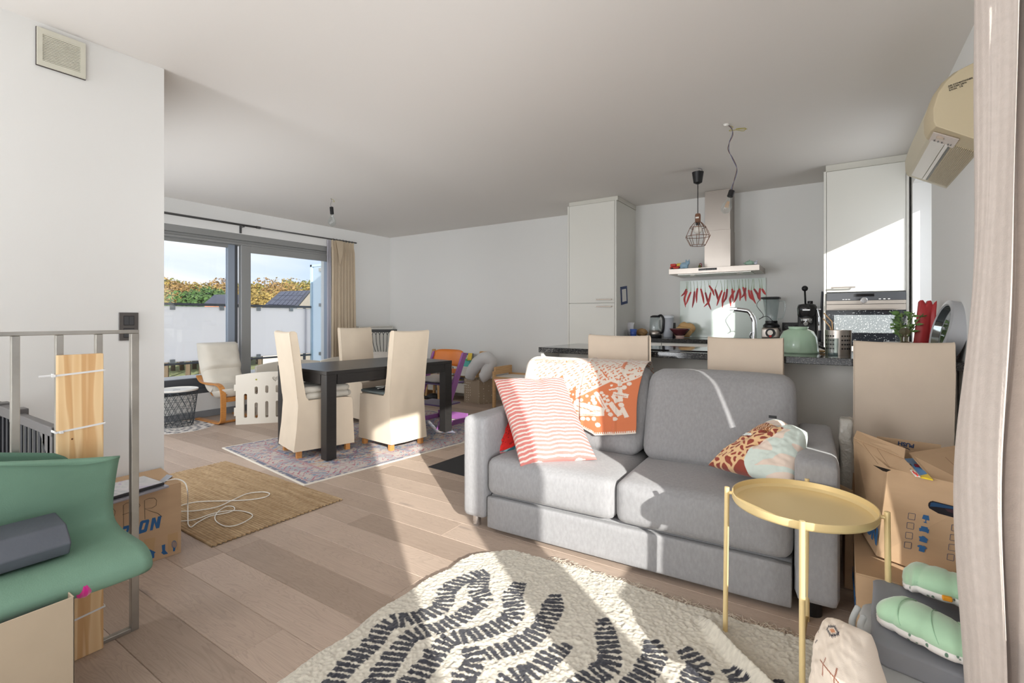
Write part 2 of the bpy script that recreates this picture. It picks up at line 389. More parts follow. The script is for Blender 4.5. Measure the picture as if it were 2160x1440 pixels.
# floor planks: every oak plank is a piece of its own
def plank_material():
    m = mat('oiled_oak', (160, 140, 125), .52, spec=.35)
    nt = m.node_tree; N = nt.nodes.new; L = nt.links.new; bs = nt.nodes['Principled BSDF']
    g = N('ShaderNodeNewGeometry'); oi = N('ShaderNodeObjectInfo')
    sc = N('ShaderNodeVectorMath'); sc.operation = 'MULTIPLY_ADD'
    cb = N('ShaderNodeCombineXYZ')
    for i, k in enumerate((37., 91., 13.)):
        q = N('ShaderNodeMath'); q.operation = 'MULTIPLY'; q.inputs[1].default_value = k; L(oi.outputs['Random'], q.inputs[0]); L(q.outputs[0], cb.inputs[i])
    sc.inputs[1].default_value = (1.0, 6.5, 1); L(g.outputs['Position'], sc.inputs[0]); L(cb.outputs[0], sc.inputs[2])
    n1 = N('ShaderNodeTexNoise'); n1.inputs['Scale'].default_value = 1.5; n1.inputs['Detail'].default_value = 3; n1.inputs['Distortion'].default_value = .8; L(sc.outputs[0], n1.inputs['Vector'])
    # rings of the grain
    ml = N('ShaderNodeMath'); ml.operation = 'MULTIPLY'; ml.inputs[1].default_value = 26; L(n1.outputs['Fac'], ml.inputs[0])
    fr = N('ShaderNodeMath'); fr.operation = 'FRACT'; L(ml.outputs[0], fr.inputs[0])
    r1 = N('ShaderNodeMapRange'); r1.inputs[1].default_value = 0; r1.inputs[2].default_value = .45; r1.inputs[3].default_value = .87; r1.inputs[4].default_value = 1.0; L(fr.outputs[0], r1.inputs[0])
    n2 = N('ShaderNodeTexNoise'); n2.inputs['Scale'].default_value = 14; n2.inputs['Detail'].default_value = 6
    mp2 = N('ShaderNodeVectorMath'); mp2.operation = 'MULTIPLY'; mp2.inputs[1].default_value = (.35, 2.2, 1); L(sc.outputs[0], mp2.inputs[0]); L(mp2.outputs[0], n2.inputs['Vector'])
    r2 = N('ShaderNodeMapRange'); r2.inputs[1].default_value = .3; r2.inputs[2].default_value = .7; r2.inputs[3].default_value = .93; r2.inputs[4].default_value = 1.05; L(n2.outputs['Fac'], r2.inputs[0])
    n3 = N('ShaderNodeTexNoise'); n3.inputs['Scale'].default_value = 2.3; L(g.outputs['Position'], n3.inputs['Vector'])
    cr = N('ShaderNodeValToRGB'); e = cr.color_ramp.elements; e[0].position = 0; e[0].color = lin((164, 145, 130)); e[1].position = 1; e[1].color = lin((190, 170, 154))
    L(oi.outputs['Random'], cr.inputs[0])
    mu = N('ShaderNodeMath'); mu.operation = 'MULTIPLY'; L(r1.outputs[0], mu.inputs[0]); L(r2.outputs[0], mu.inputs[1])
    r3 = N('ShaderNodeMapRange'); r3.inputs[1].default_value = .35; r3.inputs[2].default_value = .65; r3.inputs[3].default_value = .95; r3.inputs[4].default_value = 1.04; L(n3.outputs['Fac'], r3.inputs[0])
    mu2 = N('ShaderNodeMath'); mu2.operation = 'MULTIPLY'; L(mu.outputs[0], mu2.inputs[0]); L(r3.outputs[0], mu2.inputs[1])
    v = N('ShaderNodeVectorMath'); v.operation = 'SCALE'; L(cr.outputs[0], v.inputs[0]); L(mu2.outputs[0], v.inputs['Scale'])
    # greyish knots
    vo = N('ShaderNodeTexVoronoi'); vo.inputs['Scale'].default_value = 1.1; L(sc.outputs[0], vo.inputs['Vector'])
    kr = N('ShaderNodeMapRange'); kr.inputs[1].default_value = .02; kr.inputs[2].default_value = .10; kr.inputs[3].default_value = .55; kr.inputs[4].default_value = 0; L(vo.outputs['Distance'], kr.inputs[0])
    mx = N('ShaderNodeMix'); mx.data_type = 'RGBA'; mx.inputs['B'].default_value = lin((118, 108, 104)); L(kr.outputs[0], mx.inputs['Factor']); L(v.outputs[0], mx.inputs['A'])
    L(mx.outputs['Result'], bs.inputs['Base Color'])
    bp = N('ShaderNodeBump'); bp.inputs['Strength'].default_value = .25; bp.inputs['Distance'].default_value = .001; L(mu.outputs[0], bp.inputs['Height']); L(bp.outputs[0], bs.inputs['Normal'])
    return m
OAK = plank_material()
b = MB(); b.bx(-6.5, .9, YR, BY+.05, -.1, -.012); floor = struct(b.build('floor', mat('subfloor', (70, 58, 48), .9)))
PW, PL = .182, 1.86
pm = {}
y = YR+.063; row = 0
while y < BY+.1:
    x = -6.14 - rng.uniform(0, PL)
    x0min = WX if y+PW > PY1 else PX
    while x < RX:
        xa, xb = max(x, x0min), min(x+PL, RX+.18)
        if xb-xa > .02 and y > -1.2:
            key = round(xb-xa, 3)
            if key not in pm:
                g = MB(); l = xb-xa; e = .0012; k = .0018
                g.hexa([(e*.3, e*.3, -.014), (l-e*.3, e*.3, -.014), (l-e*.3, PW-e*.3, -.014), (e*.3, PW-e*.3, -.014)] + [(e*.3, e*.3, -k), (l-e*.3, e*.3, -k), (l-e*.3, PW-e*.3, -k), (e*.3, PW-e*.3, -k)])
                g.hexa([(e*.3, e*.3, -k), (l-e*.3, e*.3, -k), (l-e*.3, PW-e*.3, -k), (e*.3, PW-e*.3, -k), (e+.001, e+.001, 0), (l-e-.001, e+.001, 0), (l-e-.001, PW-e-.001, 0), (e+.001, PW-e-.001, 0)])
                me = bpy.data.meshes.new('plank'); me.from_pydata(g.v, [], g.f); me.materials.append(OAK); pm[key] = me
            o = bpy.data.objects.new('plank', pm[key]); COL.objects.link(o); o.location = (xa, y, 0); o.parent = floor
        x += PL
    y += PW; row += 1

# ------------------------------------------------------------------ windows
win = thing('window_1', 'wide grey aluminium sliding window of the dining area', 'window', (WX, WY0, 0), world=True); del win['category']; win['kind'] = 'structure'
b = MB(); b.bx(WX-.16, WX-.0, WY0, WY1, 2.125, WZ1); b.bx(WX-.16, WX-.03, WY0, WY1, 2.09, 2.125); b.bx(WX-.16, WX-.01, WY0, WY1, 2.065, 2.09)
b.build('frame_head', ALU, win, bevel=.003, seg=1)
b = MB(); b.bx(WX-.16, WX+.002, WY0, WY1, WZ0, .335); b.bx(WX-.15, WX-.03, WY0, WY1, .335, .37); b.build('frame_sill', ALU_D, win, bevel=.003, seg=1)
b = MB(); b.bx(WX-.16, WX-.02, 4.53, WY1, .335, 2.1); b.build('frame_jamb', ALU_L, win)
b = MB(); b.bx(WX-.16, WX-.02, WY0, WY0+.05, .335, 2.1); b.build('frame_jamb', ALU_L, win)
# inner sash (right) and outer sash (left), each with its own rails
b = MB(); b.bx(WX-.08, WX-.01, 3.24, 3.36, .37, 2.065); b.build('sash_stile', ALU, win, bevel=.004, seg=1)
b = MB(); b.bx(WX-.08, WX-.01, 3.36, 4.53, 1.985, 2.065); b.build('sash_rail', ALU, win, bevel=.003, seg=1)
b = MB(); b.bx(WX-.08, WX-.01, 3.36, 4.53, .37, .45); b.build('sash_rail', ALU, win, bevel=.003, seg=1)
b = MB(); b.bx(WX-.06, WX-.045, 3.36, 4.53, .45, 1.985); b.build('pane', GLASS, win)
b = MB(); b.bx(WX-.15, WX-.09, 3.12, 3.2, .37, 2.065); b.build('sash_stile', ALU_L, win)
b = MB(); b.bx(WX-.145, WX-.085, 3.2, 3.235, .37, 2.065); b.build('sash_stile', ALU_D, win)
b = MB(); b.bx(WX-.15, WX-.09, WY0+.05, 3.12, 2.03, 2.065); b.build('sash_rail', ALU, win)
b = MB(); b.bx(WX-.15, WX-.09, WY0+.05, 3.12, .37, .45); b.build('sash_rail', ALU_D, win)
b = MB(); b.bx(WX-.13, WX-.115, WY0+.05, 3.12, .45, 2.03); b.build('pane', GLASS, win)

kw = thing('window_2', 'narrow white kitchen window beside the oven cabinet', 'window', (RX, KY0, 0), world=True); del kw['category']; kw['kind'] = 'structure'
UPVC = mat('white_window_frame', (225, 226, 226), .4)
for (y0, y1, z0, z1) in ((KY0, 4.24, KZ0, KZ1), (4.9, KY1, KZ0, KZ1), (4.24, 4.9, KZ0, 1.06), (4.24, 4.9, 2.11, KZ1)):
    b = MB(); b.bx(RX+.2, RX+.27, y0, y1, z0, z1); b.build('frame', UPVC, kw, bevel=.004, seg=1)
b = MB(); b.bx(RX+.23, RX+.24, 4.24, 4.9, 1.06, 2.11); b.build('pane', GLASS, kw)
dr = thing('door_1', 'grey sliding glass door in the right-hand wall behind the curtain', 'door', (RX, DY0, 0), world=True); del dr['category']; dr['kind'] = 'structure'
for (x0, y0, y1, z0, z1) in ((.72, DY0, -.227, 0, DZ), (.72, 1.83, DY1, 0, DZ), (.72, -.227, 1.83, 2.12, DZ), (.72, -.227, 1.83, 0, .04)):
    b = MB(); b.bx(x0, x0+.1, y0, y1, z0, z1); b.build('frame', ALU, dr)
b = MB(); b.bx(.73, .79, .34, .47, .04, 2.12); b.build('sash_stile', ALU, dr)
b = MB(); b.bx(.79, .83, .45, .59, .04, 2.12); b.build('sash_stile', ALU, dr)
b = MB(); b.bx(.755, .765, -.227, .34, .04, 2.12); b.build('pane', GLASS, dr)
b = MB(); b.bx(.805, .815, .59, 1.83, .04, 2.12); b.build('pane', GLASS, dr)

# ------------------------------------------------------------------ outside: balcony
BX_, DK = -8.2, .27
b = MB(); b.bx(-8.35, WX-.3, -1.5, 5.7, DK-.3, DK); struct(b.build('balcony_floor', mat('balcony_concrete', (196, 194, 190), .9)))
bal = thing('balcony_balustrade', 'balcony balustrade of frosted glass panels under a grey metal rail', 'balustrade', (BX_, 1.5, DK), world=True)
b = MB(); b.bx(BX_-.025, BX_+.025, -1.4, 5.6, 1.345, 1.385); b.build('top_rail', ALU_D, bal)
b = MB(); b.bx(BX_-.02, BX_+.02, -1.4, 5.6, .455, .485); b.build('bottom_rail', ALU_D, bal)
ys = [-1.2, 0.2, 1.6, 3.02, 4.3, 5.62]
for i in range(5):
    b = MB(); b.bx(BX_-.006, BX_+.006, ys[i]+.02, ys[i+1]-.02, .5, 1.335); b.build('glass_panel', FROST, bal)
for yy in (-1.2, .2, 1.6, 3.02, 4.3, 5.5):
    b = MB(); b.bx(BX_-.05, BX_-.02, yy-.02, yy+.02, DK, 1.35); b.build('post', ALU_D, bal)
for yy in (1.9, 2.75, 3.3, 4.0, 4.6, 5.2):
    MB().bx(BX_-.01, BX_+.035, yy-.03, yy+.03, 1.28, 1.345).build('clamp', ALU, bal); MB().bx(BX_-.01, BX_+.035, yy-.03, yy+.03, .485, .54).build('clamp', ALU, bal)
scn = thing('privacy_screen', 'tall pale blue glass privacy screen at the balcony end', 'screen', (BX_, 5.64, DK), world=True)
b = MB(); b.bx(BX_+.04, -6.5, 5.63, 5.642, .35, 2.1); b.build('glass_panel', BLUEG, scn)
for (x0, x1, z0, z1) in ((BX_-.02, BX_+.03, DK, 2.16), (-6.52, -6.47, DK, 2.16), (BX_-.02, -6.47, 2.12, 2.16), (BX_-.02, -6.47, DK, .31)):
    b = MB(); b.bx(x0, x1, 5.61, 5.66, z0, z1); b.build('frame', mat('pale_blue_metal', (176, 196, 210), .4, .2) if 'pale_blue_metal' not in bpy.data.materials else bpy.data.materials['pale_blue_metal'], scn)
for z in (.5, 1.4, 2.05):
    for xx in (-7.9, -6.9):
        b = MB(); b.bx(xx-.03, xx+.03, 5.59, 5.68, z-.03, z+.03); b.build('clamp', ALU, scn)

# ------------------------------------------------------------------ outside: ground, trees and houses
b = MB(); b.bx(-260, -9, -160, 260, -7.1, -7); struct(b.build('ground', mat('meadow', (140, 146, 100), .95, var=(.08, .2))))
b = MB(); b.bx(9, 60, -60, 60, -7.1, -7); struct(b.build('ground', mat('paving', (176, 168, 158), .95)))
def tree_mesh(seed, rgbs, name):
    r = np.random.default_rng(seed); g = MB(); n = 2800
    lob = [(r.normal(0, 1.3), r.normal(0, 1.3), r.uniform(2.2, 7.2), r.uniform(1.0, 2.0)) for _ in range(15)]
    for i in range(n):
        L_ = lob[r.integers(len(lob))]
        d = Vector(r.normal(0, 1, 3)).normalized(); p = Vector(L_[:3]) + d*L_[3]*r.uniform(.8, 1.05)
        u = d.orthogonal().normalized(); u.rotate(Matrix.Rotation(r.uniform(0, 6.28), 3, d)); w = d.cross(u); nn = (d+Vector(r.normal(0, .5, 3))).normalized()
        u = (u-nn*u.dot(nn)).normalized(); w = nn.cross(u); s_ = r.uniform(.09, .21)
        g.m = int(r.integers(3)); g.add([p-u*s_-w*s_*.6, p+u*s_-w*s_*.6, p+u*s_*.8+w*s_*.7, p-u*s_*.6+w*s_*.8], [(0, 1, 2, 3)])
    ms = []
    for q, c in enumerate(rgbs):
        ms.append(cloth(name+'_leaf', c, transl=.35, bump=(3, .1), rough=.8))
    return g, ms
kinds = []
for k, (nm, cs) in enumerate((('autumn_gold', [(160, 138, 76), (174, 150, 88), (146, 124, 66)]), ('autumn_yellow_green', [(140, 140, 74), (156, 152, 86), (124, 128, 66)]),
                              ('green', [(84, 112, 62), (98, 126, 72), (70, 98, 52)]), ('russet', [(152, 122, 76), (166, 136, 86), (138, 108, 66)]))):
    g, ms = tree_mesh(10+k, cs, nm)
    t = thing('tree', 'tree', 'tree', (0, 0, 0))
    g.build('crown', ms, t)
    h = MB(); h.tube([(0, 0, -6), (.05, 0, 0), (0, .1, 4)], [.3, .22, .1], 6); h.build('trunk', mat('bark', (92, 78, 62), .9), t)
    kinds.append(t)
protos = [0, 0, 0, 0]
tl = {0: 'golden autumn tree in the wood beyond the balcony', 1: 'yellow-green autumn tree in the wood beyond the balcony', 2: 'green tree standing before the autumn wood', 3: 'russet tree in the wood beyond the balcony'}
tr = np.random.default_rng(3)
tcount = {}
ORD = 'first second third fourth fifth sixth seventh eighth ninth tenth'.split()
def place_tree(pxx, top, X, k):
    p = at(pxx, top, X=X); s = tr.uniform(.9, 1.12)
    if protos[k] == 0: o = kinds[k]; protos[k] = 1
    else: o = dup(kinds[k], (0, 0, 0), 0, '')
    row = {-95: 'back row', -86: 'middle row', -74: 'front clump', -76: 'front row'}[X]; tcount[(k, X)] = tcount.get((k, X), 0)+1
    o['label'] = tl[k].split(' in the')[0].split(' standing')[0]+' in the '+row+' beyond the balcony, '+ORD[tcount[(k, X)]-1]+' from the left'; o['group'] = 'trees of the wood beyond the balcony'
    o.location = (p.x, p.y, p.z-9.0*s*1.12); o.rotation_euler = (0, 0, tr.uniform(0, 6.28)); o.scale = (1.25*s, 1.25*s, 1.12*s)
for i, pxx in enumerate(range(332, 690, 22)):
    place_tree(pxx+tr.uniform(-4, 4), 580+tr.uniform(-7, 7), -95, [0, 3, 1, 0, 1][i % 5])
for i, pxx in enumerate(range(336, 690, 26)):
    place_tree(pxx+tr.uniform(-5, 5), 596+tr.uniform(-7, 8), -86, [1, 0, 3, 0][i % 4])
for pxx, top in ((396, 596), (424, 600), (452, 598), (478, 603)): place_tree(pxx, top, -74, 2)
for pxx, top in ((548, 600), (572, 605), (350, 612), (600, 612)): place_tree(pxx, top, -76, 0)
SLATE = mat('dark_roof', (60, 62, 74), .6, var=(1, .1)); PANELM = mat('solar_panel', (38, 40, 58), .25, spec=.6); BRICKW = mat('pale_brick', (196, 182, 168), .9, var=(2, .08))
def house(name, label, ea, eb, ra, rb, Xe, Xr, wallm, panels):
    t = thing(name, label, 'house', (Xe, at(*ea, X=Xe).y, -7), world=True)
    A, B, C, D = at(*ea, X=Xe), at(*eb, X=Xe), at(*rb, X=Xr), at(*ra, X=Xr)
    n = (B-A).cross(D-A).normalized(); n = n if n.z > 0 else -n
    b = MB(); b.hexa([A-n*.15, B-n*.15, C-n*.15, D-n*.15, A, B, C, D]); b.build('roof', SLATE, t)
    dx = 2*(Xr-Xe); A2, B2 = A+Vector((dx, (D-A).y*2, 0)), B+Vector((dx, (C-B).y*2, 0))
    b = MB(); b.hexa([D-n*.15, C-n*.15, B2-Vector((0, 0, .2)), A2-Vector((0, 0, .2)), D, C, B2, A2]); b.build('roof', SLATE, t)
    b = MB(); z0 = -7
    def dn(p, z): return Vector((p.x, p.y, z))
    e = .3
    i1, i2 = A.lerp(B, .02), A.lerp(B, .98); j1, j2 = A2.lerp(B2, .02), A2.lerp(B2, .98); k1, k2 = D.lerp(C, .02), D.lerp(C, .98)
    dz = Vector((0, 0, .2))
    b.add([dn(i1, z0), dn(i2, z0), i2-dz, i1-dz, dn(j1, z0), dn(j2, z0), j2-dz, j1-dz, k1-dz, k2-dz],
          [(0, 1, 2, 3), (5, 4, 7, 6), (1, 5, 6, 9, 2), (4, 0, 3, 8, 7)])
    b.build('wall', wallm, t)
    nx, ny = panels
    for i in range(nx):
        for j in range(ny):
            u0, u1 = .1+.8*i/nx+.008, .1+.8*(i+1)/nx-.008; v0, v1 = .1+.8*j/ny+.01, .1+.8*(j+1)/ny-.01
            q = [A.lerp(B, u).lerp(D.lerp(C, u), v)+n*.04 for u, v in ((u0, v0), (u1, v0), (u1, v1), (u0, v1))]
            b = MB(); b.hexa(q+[p+n*.05 for p in q]); b.build('solar_panel', PANELM, t)
    return t
house('house', 'house with a dark roof covered in solar panels and a pale gable', (553, 647), (624, 650), (592, 614), (656, 612), -42, -46, BRICKW, (6, 3))
house('house', 'house with a plain dark roof and orange gable behind the window stile', (430, 640), (502, 643), (452, 621), (508, 621), -48, -51, mat('orange_brick', (196, 120, 84), .9), (0, 0))
# ------------------------------------------------------------------ kitchen
CF = 5.06
XL0, XL1 = -2.546, -1.955
cab = thing('tall_cabinet', 'tall white kitchen cabinet with two doors beside the bare back wall', 'cabinet', (XL0, CF, 0), world=True)
b = MB(); b.bx(XL0, XL0+.019, CF, BY-.003, .0, 2.44); b.bx(XL1-.019, XL1, CF, BY-.003, 0, 2.44); b.bx(XL0+.019, XL1-.019, CF+.022, BY-.003, 0.08, 2.43)
b.build('body', WHITE_LAC, cab, bevel=.001, seg=1)
b = MB(); b.bx(XL0+.01, XL1+.008, CF+.02, BY-.003, 2.442, HC-.002); b.build('filler_strip', WHITE_LAC2, cab)
HANDLE = mat('taupe_handle', (150, 140, 130), .35, .8)
def bar_handle(door, x0, x1, y, z, m=None):
    b = MB(); b.bx(x0, x1, y-.034, y-.024, z-.006, z+.006)
    for x in (x0+.02, x1-.02): b.cyl((x, y-.026, z), (x, y, z), .004, n=8)
    return b.build('handle', m or HANDLE, door, bevel=.001, seg=1)
for z0, z1, hz in ((1.325, 2.436, 1.36), (.1, 1.317, 1.283)):
    b = MB(); b.bx(XL0+.022, XL1-.022, CF-.001, CF+.018, z0, z1); d = b.build('door', WHITE_LAC, cab, bevel=.0015, seg=1)
    d['_w'] = 1; bar_handle(d, -2.18, -2.0, CF, hz)
b = MB(); b.bx(XL0+.02, XL1-.02, CF+.05, CF+.07, 0, .1); b.build('plinth', WHITE_LAC2, cab)
XR0, XR1 = -.055, .528
cab = thing('oven_cabinet', 'tall white cabinet housing the oven, half in sunlight, by the narrow window', 'cabinet', (XR0, CF, 0), world=True)
b = MB(); b.bx(XR0, XR0+.019, CF, BY-.003, 0, 2.43); b.bx(XR1-.019, XR1, CF, BY-.003, 0, 2.43); b.bx(XR0+.019, XR1-.019, CF+.022, BY-.003, .08, .9); b.bx(XR0+.019, XR1-.019, CF+.022, BY-.003, 1.375, 2.42); b.bx(XR0+.019, XR1-.019, CF+.5, BY-.003, .9, 1.375)
b.build('body', WHITE_LAC, cab, bevel=.001, seg=1)
b = MB(); b.bx(XR0+.015, XR1+.012, CF+.02, BY-.003, 2.432, HC-.002); b.build('filler_strip', WHITE_LAC2, cab)
b = MB(); b.bx(XR0+.022, XR1-.022, CF-.001, CF+.018, 1.378, 2.425); d = b.build('door', WHITE_LAC, cab, bevel=.0015, seg=1); d['_w'] = 1
bar_handle(d, .0, .17, CF, 1.415, STEEL)
b = MB(); b.bx(XR0+.022, XR1-.022, CF-.001, CF+.018, .1, .915); d = b.build('door', WHITE_LAC, cab, bevel=.0015, seg=1); d['_w'] = 1
bar_handle(d, .0, .17, CF, .87, STEEL)
ov = thing('oven', 'built-in compact oven with speckled black glass door and round steel knob', 'oven', ((XR0+XR1)/2, CF, .92), world=True)
OX0, OX1 = XR0+.021, XR1-.021
b = MB(); b.bx(OX0+.01, OX1-.01, CF+.02, CF+.48, .922, 1.372); b.build('body', ANTHR, ov)
OG = ramp_mat('oven_glass', [(.0, (22, 24, 28)), (.66, (30, 32, 36)), (.70, (170, 174, 176))], 'noise', 95, .1, detail=2)
b = MB(); b.bx(OX0, OX1, CF-.012, CF+.02, 1.303, 1.37); p = b.build('control_panel', mat('oven_panel', (58, 60, 64), .12, coat=.5), ov, bevel=.002, seg=1); p['_w'] = 1
b = MB(); b.bx(.16, .30, CF-.0135, CF-.011, 1.335, 1.357); b.build('display', BLACKG, p)
b = MB(); b.bx(OX0, OX1, CF-.012, CF+.02, 1.273, 1.3015); b.build('steel_strip', STEEL, ov)
b = MB(); b.cyl((.23, CF-.013, 1.303), (.23, CF-.035, 1.303), .026, .024, n=24); b.build('knob', CHROME, ov, bevel=.002)
for xx in (.08, .10, .12, .33, .36, .39):
    b = MB(); b.bx(xx, xx+.014, CF-.0135, CF-.011, 1.31, 1.314); b.build('key_mark', WPLAST, p)
b = MB(); b.bx(OX0, OX1, CF-.012, CF+.02, .925, 1.27); dd = b.build('door', OG, ov, bevel=.002, seg=1); dd['_w'] = 1
b = MB(); b.bx(OX0, OX1, CF-.0135, CF-.008, 1.222, 1.269); b.build('door_trim', STEEL, dd)
b = MB(); b.bx(OX0+.05, OX1-.05, CF-.045, CF-.033, 1.232, 1.244); b.bx(OX0+.07, OX0+.082, CF-.035, CF-.012, 1.232, 1.244); b.bx(OX1-.082, OX1-.07, CF-.035, CF-.012, 1.232, 1.244); b.build('handle', STEEL, dd)
b = MB(); b.bx(.02, .45, CF-.0128, CF-.0115, 1.03, 1.18); b.build('window', ramp_mat('oven_window', [(.0, (120, 126, 130)), (.6, (134, 140, 142)), (.68, (220, 222, 222))], 'noise', 110, .12, detail=2), dd)

bc = thing('base_cabinets', 'white base cabinets under the back worktop', 'cabinet', (XL1, CF+.06, 0), world=True)
b = MB(); b.bx(XL1+.002, XR0-.002, CF+.06, BY-.003, .1, CT-.042); b.build('body', WHITE_LAC, bc)
b = MB(); b.bx(XL1+.002, XR0-.002, CF+.1, CF+.12, 0, .1); b.build('plinth', WHITE_LAC2, bc)
n = 4; w = (XR0-XL1)/n
for i in range(n):
    b = MB(); b.bx(XL1+i*w+.003, XL1+(i+1)*w-.003, CF+.042, CF+.06, .75, CT-.046); d = b.build('drawer', WHITE_LAC, bc, bevel=.001, seg=1); d['_w'] = 1
    bar_handle(d, XL1+i*w+.12, XL1+(i+1)*w-.12, CF+.042, .86)
    b = MB(); b.bx(XL1+i*w+.003, XL1+(i+1)*w-.003, CF+.042, CF+.06, .11, .745); b.build('door', WHITE_LAC, bc, bevel=.001, seg=1)
GRAN = ramp_mat('black_granite', [(.35, (22, 22, 24)), (.6, (48, 48, 50)), (.66, (150, 148, 140)), (.7, (40, 40, 42))], 'noise', 240, .09, detail=2)
GRAN_E = ramp_mat('granite_edge', [(.4, (38, 38, 38)), (.58, (80, 78, 74)), (.62, (180, 176, 166)), (.7, (60, 60, 60))], 'noise', 200, .3, detail=2)
b = MB(); b.bx(XL1+.001, XR0-.001, CF+.02, BY-.002, CT-.04, CT); tag(b.build('back_worktop', GRAN, bevel=.002, seg=1), 'black granite worktop along the kitchen back wall', 'worktop')
# island
IX0, IX1, IY0, IY1 = -1.78, RX-.004, 3.07, 3.73
b = MB(); b.bx(IX0, IX1, IY0, IY1, CT-.038, CT); tag(b.build('island_worktop', [GRAN], bevel=.003, seg=2), 'speckled black granite worktop of the kitchen island', 'worktop')
isl = thing('kitchen_island', 'white kitchen island under the speckled granite top, behind the slipcovered chairs', 'island', (IX0, IY0, 0), world=True)
b = MB(); b.bx(IX0+.012, IX0+.034, IY0+.02, IY1-.02, 0, CT-.039); b.build('end_panel', WHITE_LAC, isl)
b = MB(); b.bx(IX0+.034, IX1-.002, 3.33, IY1-.03, 0, CT-.039); b.build('back_panel', mat('island_panel', (226, 223, 216), .6), isl)
n = 4; w = (IX1-IX0-.05)/n
for i in range(n):
    b = MB(); b.bx(IX0+.04+i*w, IX0+.04+(i+1)*w-.004, IY1-.03, IY1-.012, .1, CT-.05); b.build('door', WHITE_LAC, isl)
b = MB(); b.bx(-1.12, -.52, 3.2, 3.64, CT, CT+.006); hob = tag(b.build('hob', BLACKG, bevel=.002, seg=1), 'flat black glass hob set on the island top', 'hob')
# hood
hd = thing('cooker_hood', 'flat steel cooker hood with square chimney above the chili splashback', 'hood', (-1.0, BY, 1.6), world=True)
HX0, HX1, HY0 = -1.432, -.574, 5.2
b = MB(); b.bx(HX0, HX1, HY0, BY-.002, 1.612, 1.668); c_ = b.build('canopy', STEEL, hd, bevel=.002, seg=1); c_['_w'] = 1
b = MB(); b.bx(HX0+.08, HX1-.08, HY0+.05, BY-.08, 1.606, 1.613); b.build('filter', mat('filter_mesh', (190, 190, 184), .3, .7), c_)
b = MB(); b.bx(HX0+.3, HX0+.475, HY0-.004, HY0, 1.636, 1.658); b.build('control_panel', BLACKG, c_)
for k in range(5):
    b = MB(); b.bx(HX0+.37+k*.02, HX0+.374+k*.02, HY0-.0052, HY0-.004, 1.645, 1.649); b.build('button', mat('grey_mark', (150, 150, 150), .5) if k == 0 else bpy.data.materials['grey_mark'], c_)
b = MB(); b.bx(-1.12, -.865, 5.42, BY-.002, 1.668, 2.07); b.build('chimney', STEEL, hd, bevel=.001, seg=1)
b = MB(); b.bx(-1.116, -.869, 5.424, BY-.002, 2.07, HC-.003); b.build('chimney', STEEL, hd, bevel=.001, seg=1)
b = MB(); b.bx(HX0+.2, HX0+.24, 5.3, 5.32, 1.598, 1.606); b.cyl((HX0+.2, 5.4, 1.6), (HX0+.2, 5.4, 1.606), .03); b.cyl((HX1-.2, 5.4, 1.6), (HX1-.2, 5.4, 1.606), .03); b.build('lamp', WPLAST, c_)
# splashback with printed chillies
SPB = thing('splashback', 'pale green glass splashback printed with hanging red chillies', 'splashback', (-1.0, BY-.01, CT), world=True)
b = MB(); b.bx(-1.435, -.566, BY-.012, BY-.002, CT+.001, 1.575); g = b.build('glass_panel', mat('mint_glass', (204, 216, 208), .22, coat=.2), SPB, bevel=.001, seg=1)
RED = mat('chili_red', (196, 58, 56), .5); RED2 = mat('chili_dark_red', (160, 44, 52), .5); STEM = mat('chili_stem', (120, 146, 70), .6)
def sp(x, y): q = at(1400+x/9, 540+y/9, Y=BY-.0125); return Vector((q.x, BY-.0125, q.z))
def ribbon(pts, ws, m, name, off):
    P = spline([sp(*p) for p in pts], 5); n = len(P); b = MB(); vs = []
    for i, p in enumerate(P):
        t = (P[min(i+1, n-1)]-P[max(i-1, 0)]).normalized(); q = Vector((t.z, 0, -t.x)); f = i/(n-1)
        k = f*(len(ws)-1); a = int(min(k, len(ws)-2)); w = ws[a]+(ws[a+1]-ws[a])*(k-a)
        vs += [p+q*w+Vector((0, -off, 0)), p-q*w+Vector((0, -off, 0))]
    b.add(vs, [(2*i, 2*i+1, 2*i+3, 2*i+2) for i in range(n-1)]); return b.build(name, m, SPB)
CH_ = [((430, 480), (432, 625), (395, 700), (325, 765)), ((460, 480), (445, 660), (395, 800), (415, 975)), ((508, 480), (515, 680), (470, 790), (418, 930)),
 ((565, 478), (585, 670), (570, 830), (540, 985)), ((632, 475), (640, 610), (622, 740), (626, 895)), ((714, 470), (704, 620), (745, 780), (768, 912)),
 ((770, 468), (790, 690), (835, 850), (902, 1022)), ((884, 462), (892, 690), (850, 870), (758, 968)), ((838, 465), (862, 560), (930, 660), (965, 760)),
 ((1030, 458), (975, 630), (1010, 740), (1035, 850)), ((1078, 456), (1108, 650), (1050, 800), (1005, 948)), ((1152, 455), (1155, 680), (1120, 830), (1115, 985)),
 ((1204, 452), (1206, 625), (1185, 780), (1128, 890)), ((1275, 450), (1300, 620), (1310, 740), (1318, 860)), ((1330, 448), (1345, 655), (1265, 800), (1272, 960)), ((1398, 445), (1420, 640), (1380, 780), (1322, 895)),
 ((1436, 444), (1436, 615), (1455, 740), (1446, 855)), ((1486, 440), (1505, 590), (1545, 720), (1560, 860)), ((1552, 438), (1556, 600), (1530, 720), (1470, 795)),
 ((1610, 436), (1612, 640), (1640, 770), (1735, 860)), ((1690, 434), (1658, 650), (1690, 780), (1752, 910)), ((1708, 432), (1712, 620), (1780, 720), (1808, 830)),
 ((1805, 430), (1830, 610), (1818, 720), (1830, 855)), ((1855, 428), (1866, 620), (1900, 680), (1940, 735))]
